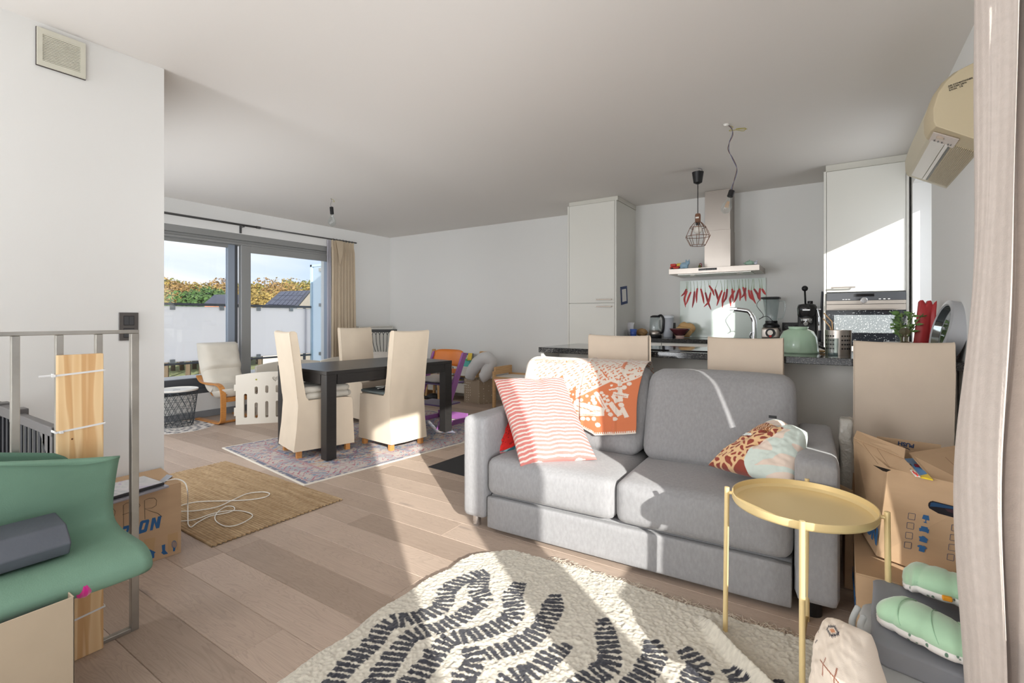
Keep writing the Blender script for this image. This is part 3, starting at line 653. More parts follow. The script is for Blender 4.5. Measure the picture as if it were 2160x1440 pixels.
for i, (s0, cp, md, tp) in enumerate(CH_):
    ribbon([s0, ((s0[0]+cp[0])/2+4, (s0[1]+cp[1])/2), cp], [.0014, .0012, .0035], STEM, 'chili_stem', .0002+i*.00003)
    ribbon([cp, md, ((md[0]*1.1+tp[0]*.9)/2, (md[1]+tp[1])/2), tp], [.008, .0115, .0105, .0075, .001], RED if i % 3 else RED2, 'chili', .0004+i*.00003)
# ---- things on the back worktop
def on(x, y, Y, Z=CT): q = at(x, y, Y=Y); return (q.x, Y, Z)
k = thing('kettle', 'glass kettle with black handle and lid on the back worktop', 'kettle', on(1382, 700, 5.42))
b = MB(); b.lathe([(.0, 0), (.068, 0), (.07, .018), (.066, .022)], n=24); b.build('base', BLACK, k, True)
b = MB(); b.lathe([(.062, .03), (.064, .09), (.055, .22), (.052, .225), (.05, .22), (.058, .09), (.056, .034), (0, .034)], n=24); b.build('jug', CLEAR, k, True)
b = MB(); b.lathe([(.06, .022), (.064, .03), (.066, .075), (.06, .075), (.058, .032), (0, .03)], n=24); b.build('steel_band', STEEL, k, True)
b = MB(); b.lathe([(.0, .245), (.03, .243), (.052, .232), (.054, .22), (0, .22)], n=24); b.build('lid', BLACK, k, True)
b = MB(); b.tube(spline([(.04, -.005, .235), (.075, -.02, .24), (.1, -.03, .2), (.098, -.03, .12), (.085, -.02, .06), (.06, 0, .05)], 6), .013, 8); b.build('handle', BLACK, k, True)
k = thing('water_filter_jug', 'clear plastic filter jug between the kettle and the bowl', 'jug', on(1409, 700, 5.45))
b = MB(); b.lathe([(.0, 0), (.045, 0), (.05, .01), (.06, .22), (.057, .22), (.047, .012), (0, .012)], n=24); b.build('body', thin_glass('jug_plastic', (225, 230, 240), .1, .1, milk=.5, milk_rgb=(232, 236, 242), translucent=False), k, True)
b = MB(); b.lathe([(.03, .06), (.045, .2), (0, .2)], n=16); b.build('funnel', mat('white_funnel', (226, 230, 238), .4), k, True)
b = MB(); b.lathe([(.062, .215), (.062, .235), (.03, .245), (0, .246)], n=24); b.build('lid', mat('lid_plastic', (222, 226, 232), .3), k, True)
b = MB(); b.tube(spline([(-.055, -.02, .21), (-.09, -.03, .19), (-.088, -.03, .1), (-.05, -.02, .05)], 6), .009, 8); b.build('handle', WPLAST, k, True)
k = thing('bowl', 'dark red-brown footed bowl in front of the bread bags', 'bowl', on(1434, 712, 5.3))
b = MB(); b.lathe([(0, .02), (.05, .03), (.1, .09), (.106, .102), (.1, .1), (.05, .042), (0, .035)], n=28); b.build('dish', mat('aubergine_glaze', (92, 48, 52), .2, coat=.4), k, True)
b = MB(); b.lathe([(0, 0), (.045, 0), (.04, .012), (.045, .026), (0, .026)], n=24); b.build('foot', mat('pale_stoneware', (190, 160, 150), .5), k, True)
b = MB()
def bagf(u, v):
    x = (u-.5)*.2; a = v*2*PI; r = .045*(1-abs(2*u-1)**4)+.004
    return (x, r*.8*math.cos(a)+.004*nrm(u*7, v*9), .06+r*1.2*math.sin(a)+.012*nrm(u*6, v*6, 1, 3))
b.grid(bagf, 20, 16, wv=True); KRAFT = mat('kraft_paper', (206, 168, 116), .85, bump=(30, .3))
o = b.build('bread_bag', KRAFT, smooth=True); o.location = on(1440, 700, 5.47, CT-.0); o.rotation_euler = (0, 0, .1); tag(o, 'rolled kraft paper bread bag lying behind the dark bowl', 'bag')
o = MB().grid(bagf, 20, 16, wv=True).build('bread_bag', KRAFT, smooth=True); o.location = on(1447, 700, 5.54, CT+.045); o.rotation_euler = (0, .1, -.15); tag(o, 'second kraft paper bag resting on top of the bread bag', 'bag')
o = MB().bx(-.02, .02, -.03, .03, 0, .16).build('salt_box', ANTHR, bevel=.003); o.location = on(1420, 700, 5.56); tag(o, 'slim dark grey grinder standing behind the filter jug', 'grinder')
# papers, cup, bag beside the tall cabinet
def sheet(name, x, y, Y, w, h, rz, lean, curl, label):
    b = MB(); b.grid(lambda u, v: ((u-.5)*w, curl*math.sin(v*2.6)+.01*math.sin(u*4), v*h*.97), 8, 10)
    o = b.build(name, mat('printed_paper', (226, 226, 232), .8, var=(30, .06)) if 'printed_paper' not in bpy.data.materials else bpy.data.materials['printed_paper'], smooth=True)
    s = o.modifiers.new('s', 'SOLIDIFY'); s.thickness = .0008
    o.location = on(x, y, Y, CT+.001); o.rotation_euler = (lean, 0, rz); tag(o, label, 'paper'); return o
sheet('receipt', 1317, 700, 5.5, .1, .2, -.9, 0, .02, 'upright white sheet nearest the side of the tall cabinet')
sheet('leaflet', 1336, 700, 5.42, .13, .17, -.5, .1, -.04, 'curled white leaflet leaning to the right behind the blue cup')
k = thing('blue_cup', 'small ribbed blue cup by the papers', 'cup', on(1336, 712, 5.3))
b = MB(); b.lathe([(0, 0), (.03, 0), (.038, .09), (.035, .09), (.028, .004), (0, .004)], n=24); b.build('body', mat('cobalt_glass', (70, 100, 176), .2), k, True)
b = MB(); b.lathe([(.036, .05), (.0385, .055), (.036, .06)], n=24); b.lathe([(.034, .03), (.0365, .035), (.034, .04)], n=24); b.build('rib', mat('cobalt_dark', (56, 80, 150), .2), k, True)
o = MB().grid(lambda u, v: ((u-.5)*.14, .04*math.cos(v*2*PI)*(1-abs(2*u-1)**3), .05+.045*math.sin(v*2*PI)*(1-abs(2*u-1)**3)+.008*nrm(u*9, v*9)), 16, 12, wv=True).build('nut_bag', mat('nuts_in_bag', (176, 138, 92), .5, bump=(50, .8, .01), var=(40, .3)), smooth=True)
o.location = on(1354, 705, 5.45); tag(o, 'clear bag of brown nuts between the blue cup and kettle', 'bag')
mg = thing('magnet_frame', 'small navy-edged picture frame stuck to the cabinet side', 'frame', (XL1+.002, 5.2, 1.3))
mg.rotation_euler = (.12, 0, 0)
b = MB()
for (y0, y1, z0, z1) in ((0, .2, .17, .2), (0, .2, 0, .03), (0, .03, .03, .17), (.17, .2, .03, .17)): b.bx(0, .004, y0, y1, z0, z1)
b.build('border', mat('navy_print', (62, 78, 118), .6, var=(40, .3)), mg); MB().bx(0, .002, .03, .17, .03, .17).build('card', WPLAST, mg)
# blender
k = thing('blender', 'blender with black lid and steel base left of the sockets', 'blender', on(1627, 712, 5.52))
b = MB(); b.soft((0, 0, .06), (.165, .16, .12), .02, 6); b.build('base', STEEL, k, True)
b = MB(); b.cyl((0, -.081, .065), (0, -.09, .065), .045, n=24); b.build('dial_ring', BLACK, k, bevel=.002); b = MB(); b.cyl((0, -.09, .068), (0, -.11, .068), .026, n=20); b.build('glass', STEEL, k, bevel=.002)
b = MB(); b.cyl((0, -.091, .035), (0, -.092, .035), .012, n=16); b.build('dial_mark', mat('red_mark', (220, 40, 30), .5), k)
b = MB(); b.lathe([(0, .12), (.075, .12), (.075, .14), (.055, .16), (.055, .185), (0, .185)], n=24); b.build('collar', BLACK, k, True, auto=35)
b = MB(); b.lathe([(.05, .186), (.075, .40), (.072, .40), (.047, .188), (0, .188)], n=24); b.build('jug', CLEAR, k, True)
b = MB(); b.tube(spline([(.07, -.01, .38), (.115, -.02, .375), (.12, -.02, .3), (.1, -.015, .22), (.058, 0, .2)], 6), .007, 8); b.build('handle', CLEAR, k, True)
b = MB(); b.soft((-.005, 0, .412), (.17, .15, .024), .01, 4); b.build('lid', BLACK, k, True)
b = MB(); b.tube(spline([(-.08, -.09, .41), (-.12, -.1, .34), (-.06, -.11, .24), (-.1, -.1, .2), (-.03, -.11, .23), (.03, -.1, .17), (.09, -.09, .08)], 8), .003, 6); b.build('cord', BLACK, k, True)
# sockets
sk = thing('wall_sockets', 'black double wall socket between blender and coffee machine', 'socket', (at(1650, 690, Y=BY).x, BY-.002, at(1650, 697, Y=BY).z), world=True)
x0, x1 = at(1650, 690, Y=BY).x, at(1686, 690, Y=BY).x; z0, z1 = at(1667, 697, Y=BY).z, at(1667, 680, Y=BY).z
MB().bx(x0, x1, BY-.01, BY-.001, z0, z1).build('plate', BLACK, sk, bevel=.002)
for xx in (x0+(x1-x0)*.27, x0+(x1-x0)*.75):
    MB().cyl((xx, BY-.0102, (z0+z1)/2), (xx, BY-.014, (z0+z1)/2), .022, n=20).build('socket_ring', ANTHR, sk); MB().cyl((xx-.01, BY-.0142, (z0+z1)/2), (xx-.01, BY-.0146, (z0+z1)/2), .003, n=8).cyl((xx+.01, BY-.0142, (z0+z1)/2), (xx+.01, BY-.0146, (z0+z1)/2), .003, n=8).build('socket_hole', mat('hole', (5, 5, 5), .9) if 'hole' not in bpy.data.materials else bpy.data.materials['hole'], sk)
MB().cyl((xx, BY-.014, (z0+z1)/2), (xx, BY-.05, (z0+z1)/2), .02, .016, n=16).build('plug', BLACK, sk, bevel=.003)
# espresso machine
k = thing('espresso_machine', 'black espresso machine with upright ball-ended lever', 'coffee machine', on(1702, 712, 5.28))
MB().bx(-.075, .075, .02, .17, 0, .33).build('body', BLACK, k, bevel=.012, seg=3)
MB().bx(-.075, .075, -.12, .17, 0, .035).build('drip_tray', STEEL, k, bevel=.005)
b = MB(); b.lathe([(0, .22), (.06, .22), (.075, .235), (.078, .30), (.07, .335), (.03, .345), (0, .345)], n=28); o = b.build('head', mat('gloss_black', (30, 31, 34), .15, coat=.6), k, True); o.location = (0, -.03, 0)
b = MB(); b.lathe([(0, .16), (.045, .165), (.05, .22), (0, .22)], n=24); o = b.build('group_head', CHROME, k, True); o.location = (0, -.04, 0)
MB().cyl((-.005, -.1, .165), (-.005, -.14, .16), .018, n=16).build('portafilter', CHROME, k, bevel=.002)
MB().cyl((-.01, -.03, .34), (-.015, -.03, .465), .008, n=10).ball((-.015, -.03, .485), .026, 16).build('lever', BLACK, k, True)
MB().cyl((.025, .02, .34), (.025, .02, .37), .022, n=16).build('cap', BLACK, k, bevel=.003)
MB().tube([(.085, -.05, .3), (.1, -.05, .22), (.1, -.05, .12)], .006, 8).cyl((.1, -.05, .22), (.1, -.05, .1), .013, n=10).cyl((.07, -.03, .29), (.11, -.03, .29), .012, n=12).build('steam_wand', CHROME, k, True, auto=30)
b = MB(); b.soft((-.0, -.108, .285), (.06, .008, .018), .004, 3); b.build('badge', CHROME, k, True)
o = MB().bx(-.008, .008, -.14, .14, 0, .46).build('baking_tray', mat('dark_tray', (58, 60, 66), .4, .3), bevel=.004); o.location = on(1729, 700, 5.5); o.rotation_euler = (0, .05, 0); tag(o, 'dark tray standing on edge against the oven cabinet', 'tray')
# toys on the hood
def toy(name, px_, z, Y, parts, label, cat='toy'):
    t = thing(name, label, cat, (at(px_, 560, Y=Y).x, Y, z))
    for nm, bb, m in parts: bb.build(nm, m, t, True)
    return t
HZ = 1.668
TR, TY, TB = mat('toy_red', (206, 60, 52), .5), mat('toy_yellow', (226, 190, 70), .5), mat('toy_blue', (150, 180, 200), .5)
toy('toy_truck', 1427, HZ, 5.3, [('cab', MB().soft((-.03, 0, .05), (.06, .05, .028), .008, 4), TR), ('box', MB().soft((.035, 0, .05), (.06, .05, .03), .008, 4), TY), ('chassis', MB().soft((0, 0, .022), (.13, .045, .025), .006, 4), TR), ('wheel', MB().cyl((-.04, -.03, .012), (-.04, .03, .012), .012).cyl((.04, -.03, .012), (.04, .03, .012), .012), BLACK)], 'red and yellow toy truck at the left end of the hood')
toy('toy_cat', 1443, HZ, 5.26, [('body', MB().ball((0, 0, .035), (.045, .03, .035)).ball((.035, 0, .06), (.024, .022, .022)).ball((-.02, -.01, .012), (.02, .02, .012)).ball((.025, -.01, .012), (.02, .02, .012)), TB), ('ear', MB().cyl((.022, 0, .075), (.02, 0, .1), .011, .001, 8).cyl((.048, 0, .075), (.052, 0, .1), .011, .001, 8), TB)], 'pale blue toy cat beside the toy truck on the hood')
o = MB().bx(-.08, .1, -.05, .05, 0, .006).build('green_mat', mat('lime', (160, 180, 60), .6)); o.location = (at(1465, 560, Y=5.35).x, 5.35, HZ); tag(o, 'flat lime green board lying on the hood', 'board')
toy('toy_bird', 1476, HZ, 5.3, [('body', MB().ball((0, 0, .022), (.014, .012, .018)), mat('toy_olive', (110, 110, 60), .6)), ('crest', MB().tube(spline([(-.006, 0, .042), (.006, 0, .052), (.018, 0, .04), (.016, 0, .012)], 5), .004, 8), mat('toy_crimson', (140, 40, 46), .6)), ('foot', MB().cyl((0, 0, 0), (0, 0, .01), .014), BLACK)], 'small dark toy bird with a crimson crest left of the chimney')
GL1 = mat('green_glaze', (156, 188, 170), .15, coat=.5)
toy('green_pot', 1581, HZ, 5.3, [('body', MB().lathe([(0, 0), (.025, 0), (.042, .02), (.038, .04), (.02, .05), (0, .052)], n=20), GL1), ('spout', MB().cyl((-.035, 0, .025), (-.055, 0, .03), .01, .004), GL1), ('knob', MB().ball((0, 0, .055), .007), GL1)], 'small green glazed teapot at the right end of the hood', 'ornament')
toy('silver_ornament', 1593, HZ, 5.32, [('body', MB().ball((0, 0, .024), (.02, .018, .022)).ball((.012, 0, .046), .009), mat('pearl', (206, 210, 222), .2, .3)), ('foot', MB().cyl((0, 0, 0), (0, 0, .008), .012), CHROME)], 'pearly ornament beside the green teapot on the hood', 'ornament')
# ---- things on the island
f = thing('kitchen_tap', 'tall chrome kitchen tap with flat angled spout', 'tap', on(1591, 712, 3.55))
b = MB()
P = spline([(0, 0, 0), (0, 0, .15), (-.004, 0, .2), (-.03, 0, .25), (-.06, 0, .262), (-.12, 0, .27)], 8)
b.tube(P, [.016 if i < 20 else .014 for i in range(len(P))], 14); b.build('neck', CHROME, f, True, auto=40)
MB().box((-.125, 0, .272), (.05, .03, .02)).build('spout', CHROME, f, bevel=.004); MB().cyl((0, 0, 0), (0, 0, .02), .026, n=20).build('base', CHROME, f, bevel=.003)
MB().cyl((-.1, .02, 0), (-.1, .02, .045), .007).build('lever', CHROME, f); MB().tube(spline([(.0, -.02, .05), (-.02, -.03, .09), (-.012, -.035, .12)], 5), .006).build('lever', CHROME, f, True)
k = thing('mint_bowl', 'mint green bowl turned upside down on the island', 'bowl', on(1684, 745, 3.45))
MINT = mat('mint_enamel', (160, 188, 164), .18, coat=.4)
b = MB(); b.lathe([(.108, 0), (.112, .005), (.108, .012), (.104, .05), (.098, .095), (.08, .13), (.05, .145), (0, .147)], n=40); b.build('bowl_body', MINT, k, True)
b = MB(); b.lathe([(.05, .143), (.056, .158), (.05, .158), (.045, .146)], n=32); b.build('foot_ring', MINT, k, True)
k = thing('utensil_holder', 'perforated steel utensil holder right of the mint bowl', 'holder', on(1768, 746, 3.42))
b = MB(); b.lathe([(0, .003), (.06, .003), (.06, 0), (.064, 0), (.066, .14), (.063, .14), (.061, .006)], n=36); b.build('cup', STEEL, k, True, auto=40)
b = MB()
for r in range(4):
    for c in range(10):
        a = -2.6+c*.22+ (0 if r % 2 else .0); z = .035+r*.024
        if c in (4, 5): continue
        d = Vector((math.cos(a), math.sin(a), 0)); b.cyl(d*.0648+Vector((0, 0, z)), d*.0668+Vector((0, 0, z)), .0048, n=8)
b.build('perforation', mat('hole_dark', (30, 26, 26), .8), k)
b = MB(); b.tube([(.0, 0, .01), (-.04, .0, .16), (-.075, .01, .21)], .003); b.tube([(-.02, 0, .01), (-.03, .01, .19), (-.07, .02, .24)], .003); b.build('skewer', WOOD_L, k, True)
k = thing('drinking_glass', 'clear tumbler in front of the perforated steel holder', 'glass', on(1757, 748, 3.33))
MB().lathe([(0, 0), (.024, 0), (.025, .01), (.028, .095), (.026, .095), (.023, .012), (0, .012)], n=24).build('tumbler', CLEAR, k, True)
MB().lathe([(0, .001), (.0235, .001), (.0235, .011), (0, .011)], n=20).build('glass_base', thin_glass('thick_glass', (200, 214, 214), .1, milk=.2), k, True)
k = thing('ladle', 'black ladle lying right of the mint bowl', 'utensil', on(1728, 742, 3.55, CT))
MB().tube(spline([(-.04, 0, .03), (0, .01, .035), (.05, 0, .01)], 5), .008).ball((-.045, 0, .03), (.03, .03, .014), 14).build('ladle_body', BLACK, k, True)
o = MB().cyl((-.05, 0, .008), (.09, .01, .008), .007).ball((.1, .01, .008), (.022, .016, .006), 12).build('wooden_spoon', WOOD_L, smooth=True); o.location = (k.location.x, k.location.y-.035, CT); tag(o, 'wooden spoon lying in front of the black ladle', 'spoon')
# decanter, plant
k = thing('decanter', 'squat cut-glass decanter with a round stopper on the island', 'decanter', on(1908, 730, 3.5))
CUT = thin_glass('cut_glass', (214, 206, 190), .1, .05, milk=.3, milk_rgb=(205, 196, 180))
b = MB(); b.lathe([(0, 0), (.055, 0), (.062, .02), (.058, .045), (.035, .068), (.016, .08), (.015, .105), (.024, .11), (0, .11)], n=18); b.build('body', CUT, k, False)
b = MB(); b.ball((0, 0, .135), (.024, .024, .022), 12); b.cyl((0, 0, .105), (0, 0, .118), .01); b.build('stopper', CUT, k)
b = MB()
for r in range(3):
    for c in range(14): a = c*2*PI/14+r*.22; rr = (.06, .061, .052)[r]; b.ball((rr*math.cos(a), rr*math.sin(a), .018+r*.015), .006, 6)
b.build('facet', CUT, k, True)
k = thing('potted_plant', 'small green succulent in a grey pot behind the decanter', 'plant', on(1904, 730, 3.62))
MB().lathe([(0, 0), (.05, 0), (.085, .05), (.09, .07), (.084, .07), (0, .06)], n=28).build('pot', mat('grey_ceramic', (150, 148, 144), .5), k, True)
LEAF = cloth('succulent_leaf', (112, 148, 84), bump=(40, .1), transl=.2, rough=.5)
b = MB(); bs = MB()
for i in range(9):
    a = rng.uniform(0, 2*PI); h = rng.uniform(.08, .19); tip = Vector((.02*math.cos(a)+(.1 if i > 4 else -.04)*rng.uniform(.3, 1), .05*math.sin(a), .06+h)); S = spline([(0, 0, .05), tip*.5+Vector((0, 0, .04)), tip], 5); bs.tube(S, .0025, 5)
    for q in range(6):
        p = S[4+q] if 4+q < len(S) else S[-1]; d = Vector(rng.normal(0, 1, 3)); d.z = abs(d.z)*.5; d.normalize(); w = d.orthogonal().normalized()*.012
        b.add([p, p+d*.02+w, p+d*.045, p+d*.02-w, p+d*.022+w.cross(d)*.3], [(0, 1, 4), (1, 2, 4), (2, 3, 4), (3, 0, 4)])
b.build('leaf', LEAF, k)['kind'] = 'stuff'; bs.build('stem', mat('plant_stem', (120, 140, 84), .7), k)
k = thing('glass_vase', 'flared clear glass vase holding a cutting behind the decanter', 'vase', on(1895, 730, 3.66))
MB().lathe([(0, .08), (.012, .08), (.014, .12), (.04, .21), (.037, .21), (.012, .125)], n=20).cyl((0, 0, 0), (0, 0, .08), .018, .012).build('vase_body', CLEAR, k, True)
MB().tube([(0, 0, .1), (-.01, 0, .24)], .002).ball((-.012, 0, .24), (.02, .012, .015), 8).ball((.01, .01, .225), (.018, .01, .012), 8).build('cutting', LEAF, k, True)
# round mirror leaning on the right wall
ck = thing('round_mirror', 'round table mirror with a wide silver rim leaning on the right wall', 'mirror', (.47, 3.3, CT+.001))
ck.rotation_euler = (0, math.radians(13), math.radians(6))
Mx = Matrix.Translation((0, 0, .15)) @ Matrix.Rotation(-PI/2, 4, 'Y')
b = MB(); b.lathe([(.122, .035), (.13, .04), (.15, .035), (.15, -.035), (0, -.035)], n=48, M=Mx); b.build('rim', mat('silver_rim', (186, 188, 192), .4, .4), ck, True, auto=40)
b = MB(); b.lathe([(0, .018), (.124, .018), (.124, .034)], n=48, M=Mx); b.build('mirror_face', mat('mirror_glass', (196, 204, 206), .05, .95), ck, True, auto=40)
o = MB().grid(lambda u, v: ((u-.5)*.1*(1-.2*v), .03*math.sin(v*PI)*math.cos(u*9)*.3+.02*v, v*.3+.012*math.sin(u*14)*v), 14, 12).build('red_bag', mat('red_foil', (178, 52, 56), .45), smooth=True)
s = o.modifiers.new('s', 'SOLIDIFY'); s.thickness = .03; s.offset = 0; o.location = (.44, 3.62, CT+.001); o.rotation_euler = (0, .1, .3); tag(o, 'crinkled red bag standing behind the leaning mirror', 'bag')

# ------------------------------------------------------------------ air conditioner
ac = thing('air_conditioner', 'beige wall-mounted air conditioner high on the right wall', 'air conditioner', (RX, 2.8, 1.9), world=True)
BEI = mat('aged_beige_plastic', (196, 182, 152), .55); BEI2 = mat('aged_beige_light', (206, 198, 176), .5)
prof = [(.545, 2.25), (.50, 2.245), (.45, 2.225), (.41, 2.19), (.38, 2.14), (.362, 2.07), (.364, 2.01), (.372, 1.985), (.545, 1.885)]
A0, A1 = 2.8, 3.66
def acp(p, y): return (p[0], y, p[1])
b = MB(); n = len(prof)
b.add([acp(p, A0+.16) for p in prof]+[acp(p, A1) for p in prof], [(i, i+1, n+i+1, n+i) for i in range(n-1)]+[tuple(range(n-1, -1, -1)), tuple(range(n, 2*n))]); b.build('casing', BEI2, ac, bevel=.004)
def scal(p, s): return (.545+(p[0]-.545)*s, 2.06+(p[1]-2.06)*s)
b = MB(); P2 = [scal(p, 1.01) if p[0] < .54 else p for p in prof]; P3 = [scal(p, .93) if p[0] < .54 else p for p in prof]
b.add([acp(p, A0) for p in P3]+[acp(p, A0+.05) for p in P2]+[acp(p, A0+.158) for p in P2], [tuple(range(n-1, -1, -1)), tuple(range(2*n, 3*n))]+[(i, i+1, n+i+1, n+i) for i in range(n-1)]+[(n+i, n+i+1, 2*n+i+1, 2*n+i) for i in range(n-1)])
b.build('end_cap', BEI, ac, bevel=.004)
u = Vector((.545-.372, 0, 1.885-1.985)).normalized(); nn = Vector((u.z, 0, -u.x))   # along the underside / outward
base = Vector((.372, 0, 1.985))
Mu = frame(base, (0, 1, 0), u, nn)
MB().box(((A0+A1)/2+.04, .045, .003), (.66, .055, .006), Mu).build('air_flap', mat('flap_white', (216, 212, 206), .35), ac, bevel=.001, seg=1)
MB().box(((A0+A1)/2+.04, .082, .003), (.66, .014, .006), Mu).build('air_flap', bpy.data.materials['flap_white'], ac)
MB().box(((A0+A1)/2+.04, .094, .002), (.66, .006, .004), Mu).build('outlet_gap', BLACK, ac)
MB().box((A0+.1, .06, .0025), (.13, .10, .004), Mu).build('display_panel', mat('rosy_plastic', (204, 192, 184), .4), ac, bevel=.01)
MB().cyl((A0+.08, .045, .004), (A0+.08, .045, .008), .016, n=20, M=Mu).build('receiver', mat('beige_lens', (190, 170, 150), .3), ac)
for kx in (.03, .045, .06, .085, .095): MB().box((A0+.13, kx, .006), (.016, .005, .002), Mu).build('key_mark', mat('mark_grey', (120, 118, 116), .6) if 'mark_grey' not in bpy.data.materials else bpy.data.materials['mark_grey'], ac)
b = MB()
for i in range(14): b.box(((A0+A1)/2+.04, .104+i*.0068, .002), (.68, .0036, .004), Mu)
g = b.build('intake_grille', BEI, ac)
lb = thing('rating_label', 'x', 'x') if False else None
P = Vector((.458, A0-.0006, 2.12))
lettering('rating_text', 'AIR CONDITIONER\n220-240V 50Hz\nR410A   CE', .0095, mat('label_ink', (70, 66, 60), .7), ac, frame(P+Vector((-.035, -.0012, .03)), (.97, 0, .2), (-.2, 0, .97), (0, -1, 0)))
# vent, switches
def pxm(x, y): return at(x, y, X=PX)
vt = thing('vent_grille', 'square beige ventilation grille near the ceiling on the left wall', 'vent', pxm(127, 150), world=True)
y0, y1 = pxm(75.9, 100).y, pxm(178.5, 100).y; zt = pxm(75.9, 57).z; zb = pxm(75.9, 136).z
VB = mat('vent_beige', (206, 204, 190), .5, var=(20, .05)); VR = mat('vent_edge', (60, 52, 50), .6)
MB().bx(PX+.0005, PX+.008, y0-.002, y1+.002, zb-.002, zt+.002).build('back_plate', VR, vt)
b = MB(); m_ = .014; dy = (y1-y0)*.11; dz = (zt-zb)*.14
for (a, c, d, e) in ((y0, y1, zt-dz, zt), (y0, y1, zb, zb+dz), (y0, y0+dy, zb+dz, zt-dz), (y1-dy, y1, zb+dz, zt-dz)): b.bx(PX+.008, PX+.016, a, c, d, e)
b.build('frame', VB, vt)
ns = 17; hh = (zt-zb-2*dz)/ns
for i in range(ns): MB().bx(PX+.008, PX+.014, y0+dy, y1-dy, zb+dz+i*hh+hh*.32, zb+dz+(i+1)*hh).build('slat', VB, vt)
y0, y1 = pxm(250, 690).y, pxm(290.5, 690).y; zt = pxm(270, 659).z; zb = pxm(270, 717.5).z
sw = thing('light_switch', 'dark grey double light switch plate behind the railing corner', 'switch', (PX, y0, zb), world=True)
MB().bx(PX+.0005, PX+.009, y0, y1, zb, zt).build('plate', mat('bronze_grey', (92, 88, 86), .4, .3), sw, bevel=.001, seg=1)
h = zt-zb; w = y1-y0
for k0 in (0, 1):
    c = zb+h*(.27+.44*k0)
    MB().bx(PX+.009, PX+.0095, y0+w*.22, y1-w*.22, c-h*.17, c+h*.17).build('recess', BLACK, sw)
    MB().bx(PX+.0095, PX+.012, y0+w*.25, y0+w*.49, c-h*.15, c+h*.15).build('rocker', ANTHR, sw); MB().bx(PX+.0095, PX+.012, y0+w*.51, y1-w*.25, c-h*.15, c+h*.15).build('rocker', ANTHR, sw)

# ------------------------------------------------------------------ lamps
def bulb_parts(t, z, r=.03, cage=False, clear=True):
    pass
def glass_bulb(parent, zt, s=1., M=None, m=None):
    pr = [(.0, -.0), (.013, -.0), (.013, -.02), (.018, -.035), (.03, -.06), (.03, -.08), (.022, -.1), (.01, -.108), (0, -.11)]
    b = MB(); b.lathe([(r*s, zt+z*s) for r, z in pr], n=24, M=M); return b.build('bulb', m or CLEAR, parent, True)
FIL = mat('filament', (220, 160, 90), .4)
c0 = at(698, 418, Z=HC)
d = thing('bare_bulb', 'bare bulb in a black socket on the ceiling over the dining table', 'lamp', (c0.x, c0.y, HC))
MB().tube(spline([(0, 0, 0), (.01, 0, -.03), (-.005, 0, -.07), (.01, 0, -.1)], 5), .003).build('wire', mat('grey_wire', (130, 126, 128), .6), d, True)
MB().tube(spline([(0, 0, -.01), (.03, .01, -.02), (.06, .0, -.05), (.03, 0, -.04)], 5), .002).build('earth_wire', mat('yellow_green_wire', (170, 160, 70), .6), d, True)
MB().cyl((.01, 0, -.1), (.02, 0, -.18), .02, n=16).build('socket', BLACK, d, bevel=.002)
glass_bulb(d, -.17, 1.35, Matrix.Translation((.02, 0, 0)))
c0 = at(1532, 262, Z=HC)
d = thing('bare_bulb', 'bare filament bulb hanging on a long twisted wire from the ceiling', 'lamp', (c0.x, c0.y, HC))
rt = _R
def off(x, z): return rt*x*.00327+Vector((0, 0, -z*.00327))   # metres per photo pixel at this depth
S = spline([off(*p) for p in ((0, 0), (10, 8), (14, 22), (6, 40), (4, 55), (14, 72), (22, 92), (18, 112), (14, 130), (12, 140))], 6)
MB().tube(S, .0022, 6).build('brown_wire', mat('brown_wire', (110, 84, 74), .6), d, True)
S2 = [p+rt*.006*math.sin(i*.35)+Vector((0, 0, 0)) for i, p in enumerate(S)]
MB().tube(S2, .0022, 6).build('blue_wire', mat('blue_wire', (104, 112, 140), .6), d, True)
MB().tube(spline([off(*p) for p in ((0, 2), (14, 6), (6, 14), (20, 12), (36, 14), (40, 8), (20, 10), (44, 10))], 6), .002, 6).build('earth_wire', bpy.data.materials['yellow_green_wire'], d, True)
MB().lathe([(0, 0), (.02, 0), (.014, -.012), (0, -.014)], n=16).build('ceiling_cup', WPLAST, d, True)
e0 = off(12, 140); dn = (off(2, 170)-e0).normalized()
MB().cyl(e0, e0+dn*.045, .02, n=18).build('socket', BLACK, d, bevel=.002)
q = dn.to_track_quat('-Z', 'Y').to_matrix().to_4x4()
glass_bulb(d, 0, 1.12, Matrix.Translation(e0+dn*.043) @ q)
b = MB()
for k_ in range(4):
    a = k_*PI/2; v0 = Vector((.006*math.cos(a), .006*math.sin(a), -.035)); v1 = Vector((.011*math.cos(a), .011*math.sin(a), -.08)); b.cyl(v0, v1, .0013, n=6)
b.build('filament', FIL, d).data.transform(Matrix.Translation(e0+dn*.043) @ q)
c0 = at(1472, 355, Z=HC)
d = thing('pendant_lamp', 'pendant lamp with a copper wire cage over the kitchen aisle', 'lamp', (c0.x, c0.y, HC))
zz = lambda y: -(y-355)*.00441      # depth of the lamp
MB().lathe([(0, zz(362)), (.05, zz(363)), (.036, zz(384)), (.012, zz(387)), (0, zz(387))], n=24).build('ceiling_cup', BLACK, d, True, auto=40)
MB().tube(spline([(0, 0, 0), (.03, 0, -.01), (.035, 0, -.035), (.01, 0, -.02), (-.02, 0, -.035)], 5), .0025).build('wire', bpy.data.materials['grey_wire'], d, True)
MB().cyl((0, 0, zz(384)), (0, 0, zz(446)), .0035, n=8).build('cord', BLACK, d)
WNUT = mat('walnut_grip', (126, 88, 66), .5); COPP = mat('copper_wire', (126, 92, 74), .4, .5)
MB().lathe([(0, zz(446)), (.02, zz(447)), (.024, zz(450)), (.024, zz(464)), (.02, zz(465)), (0, zz(465))], n=20).build('grip', WNUT, d, True, auto=40)
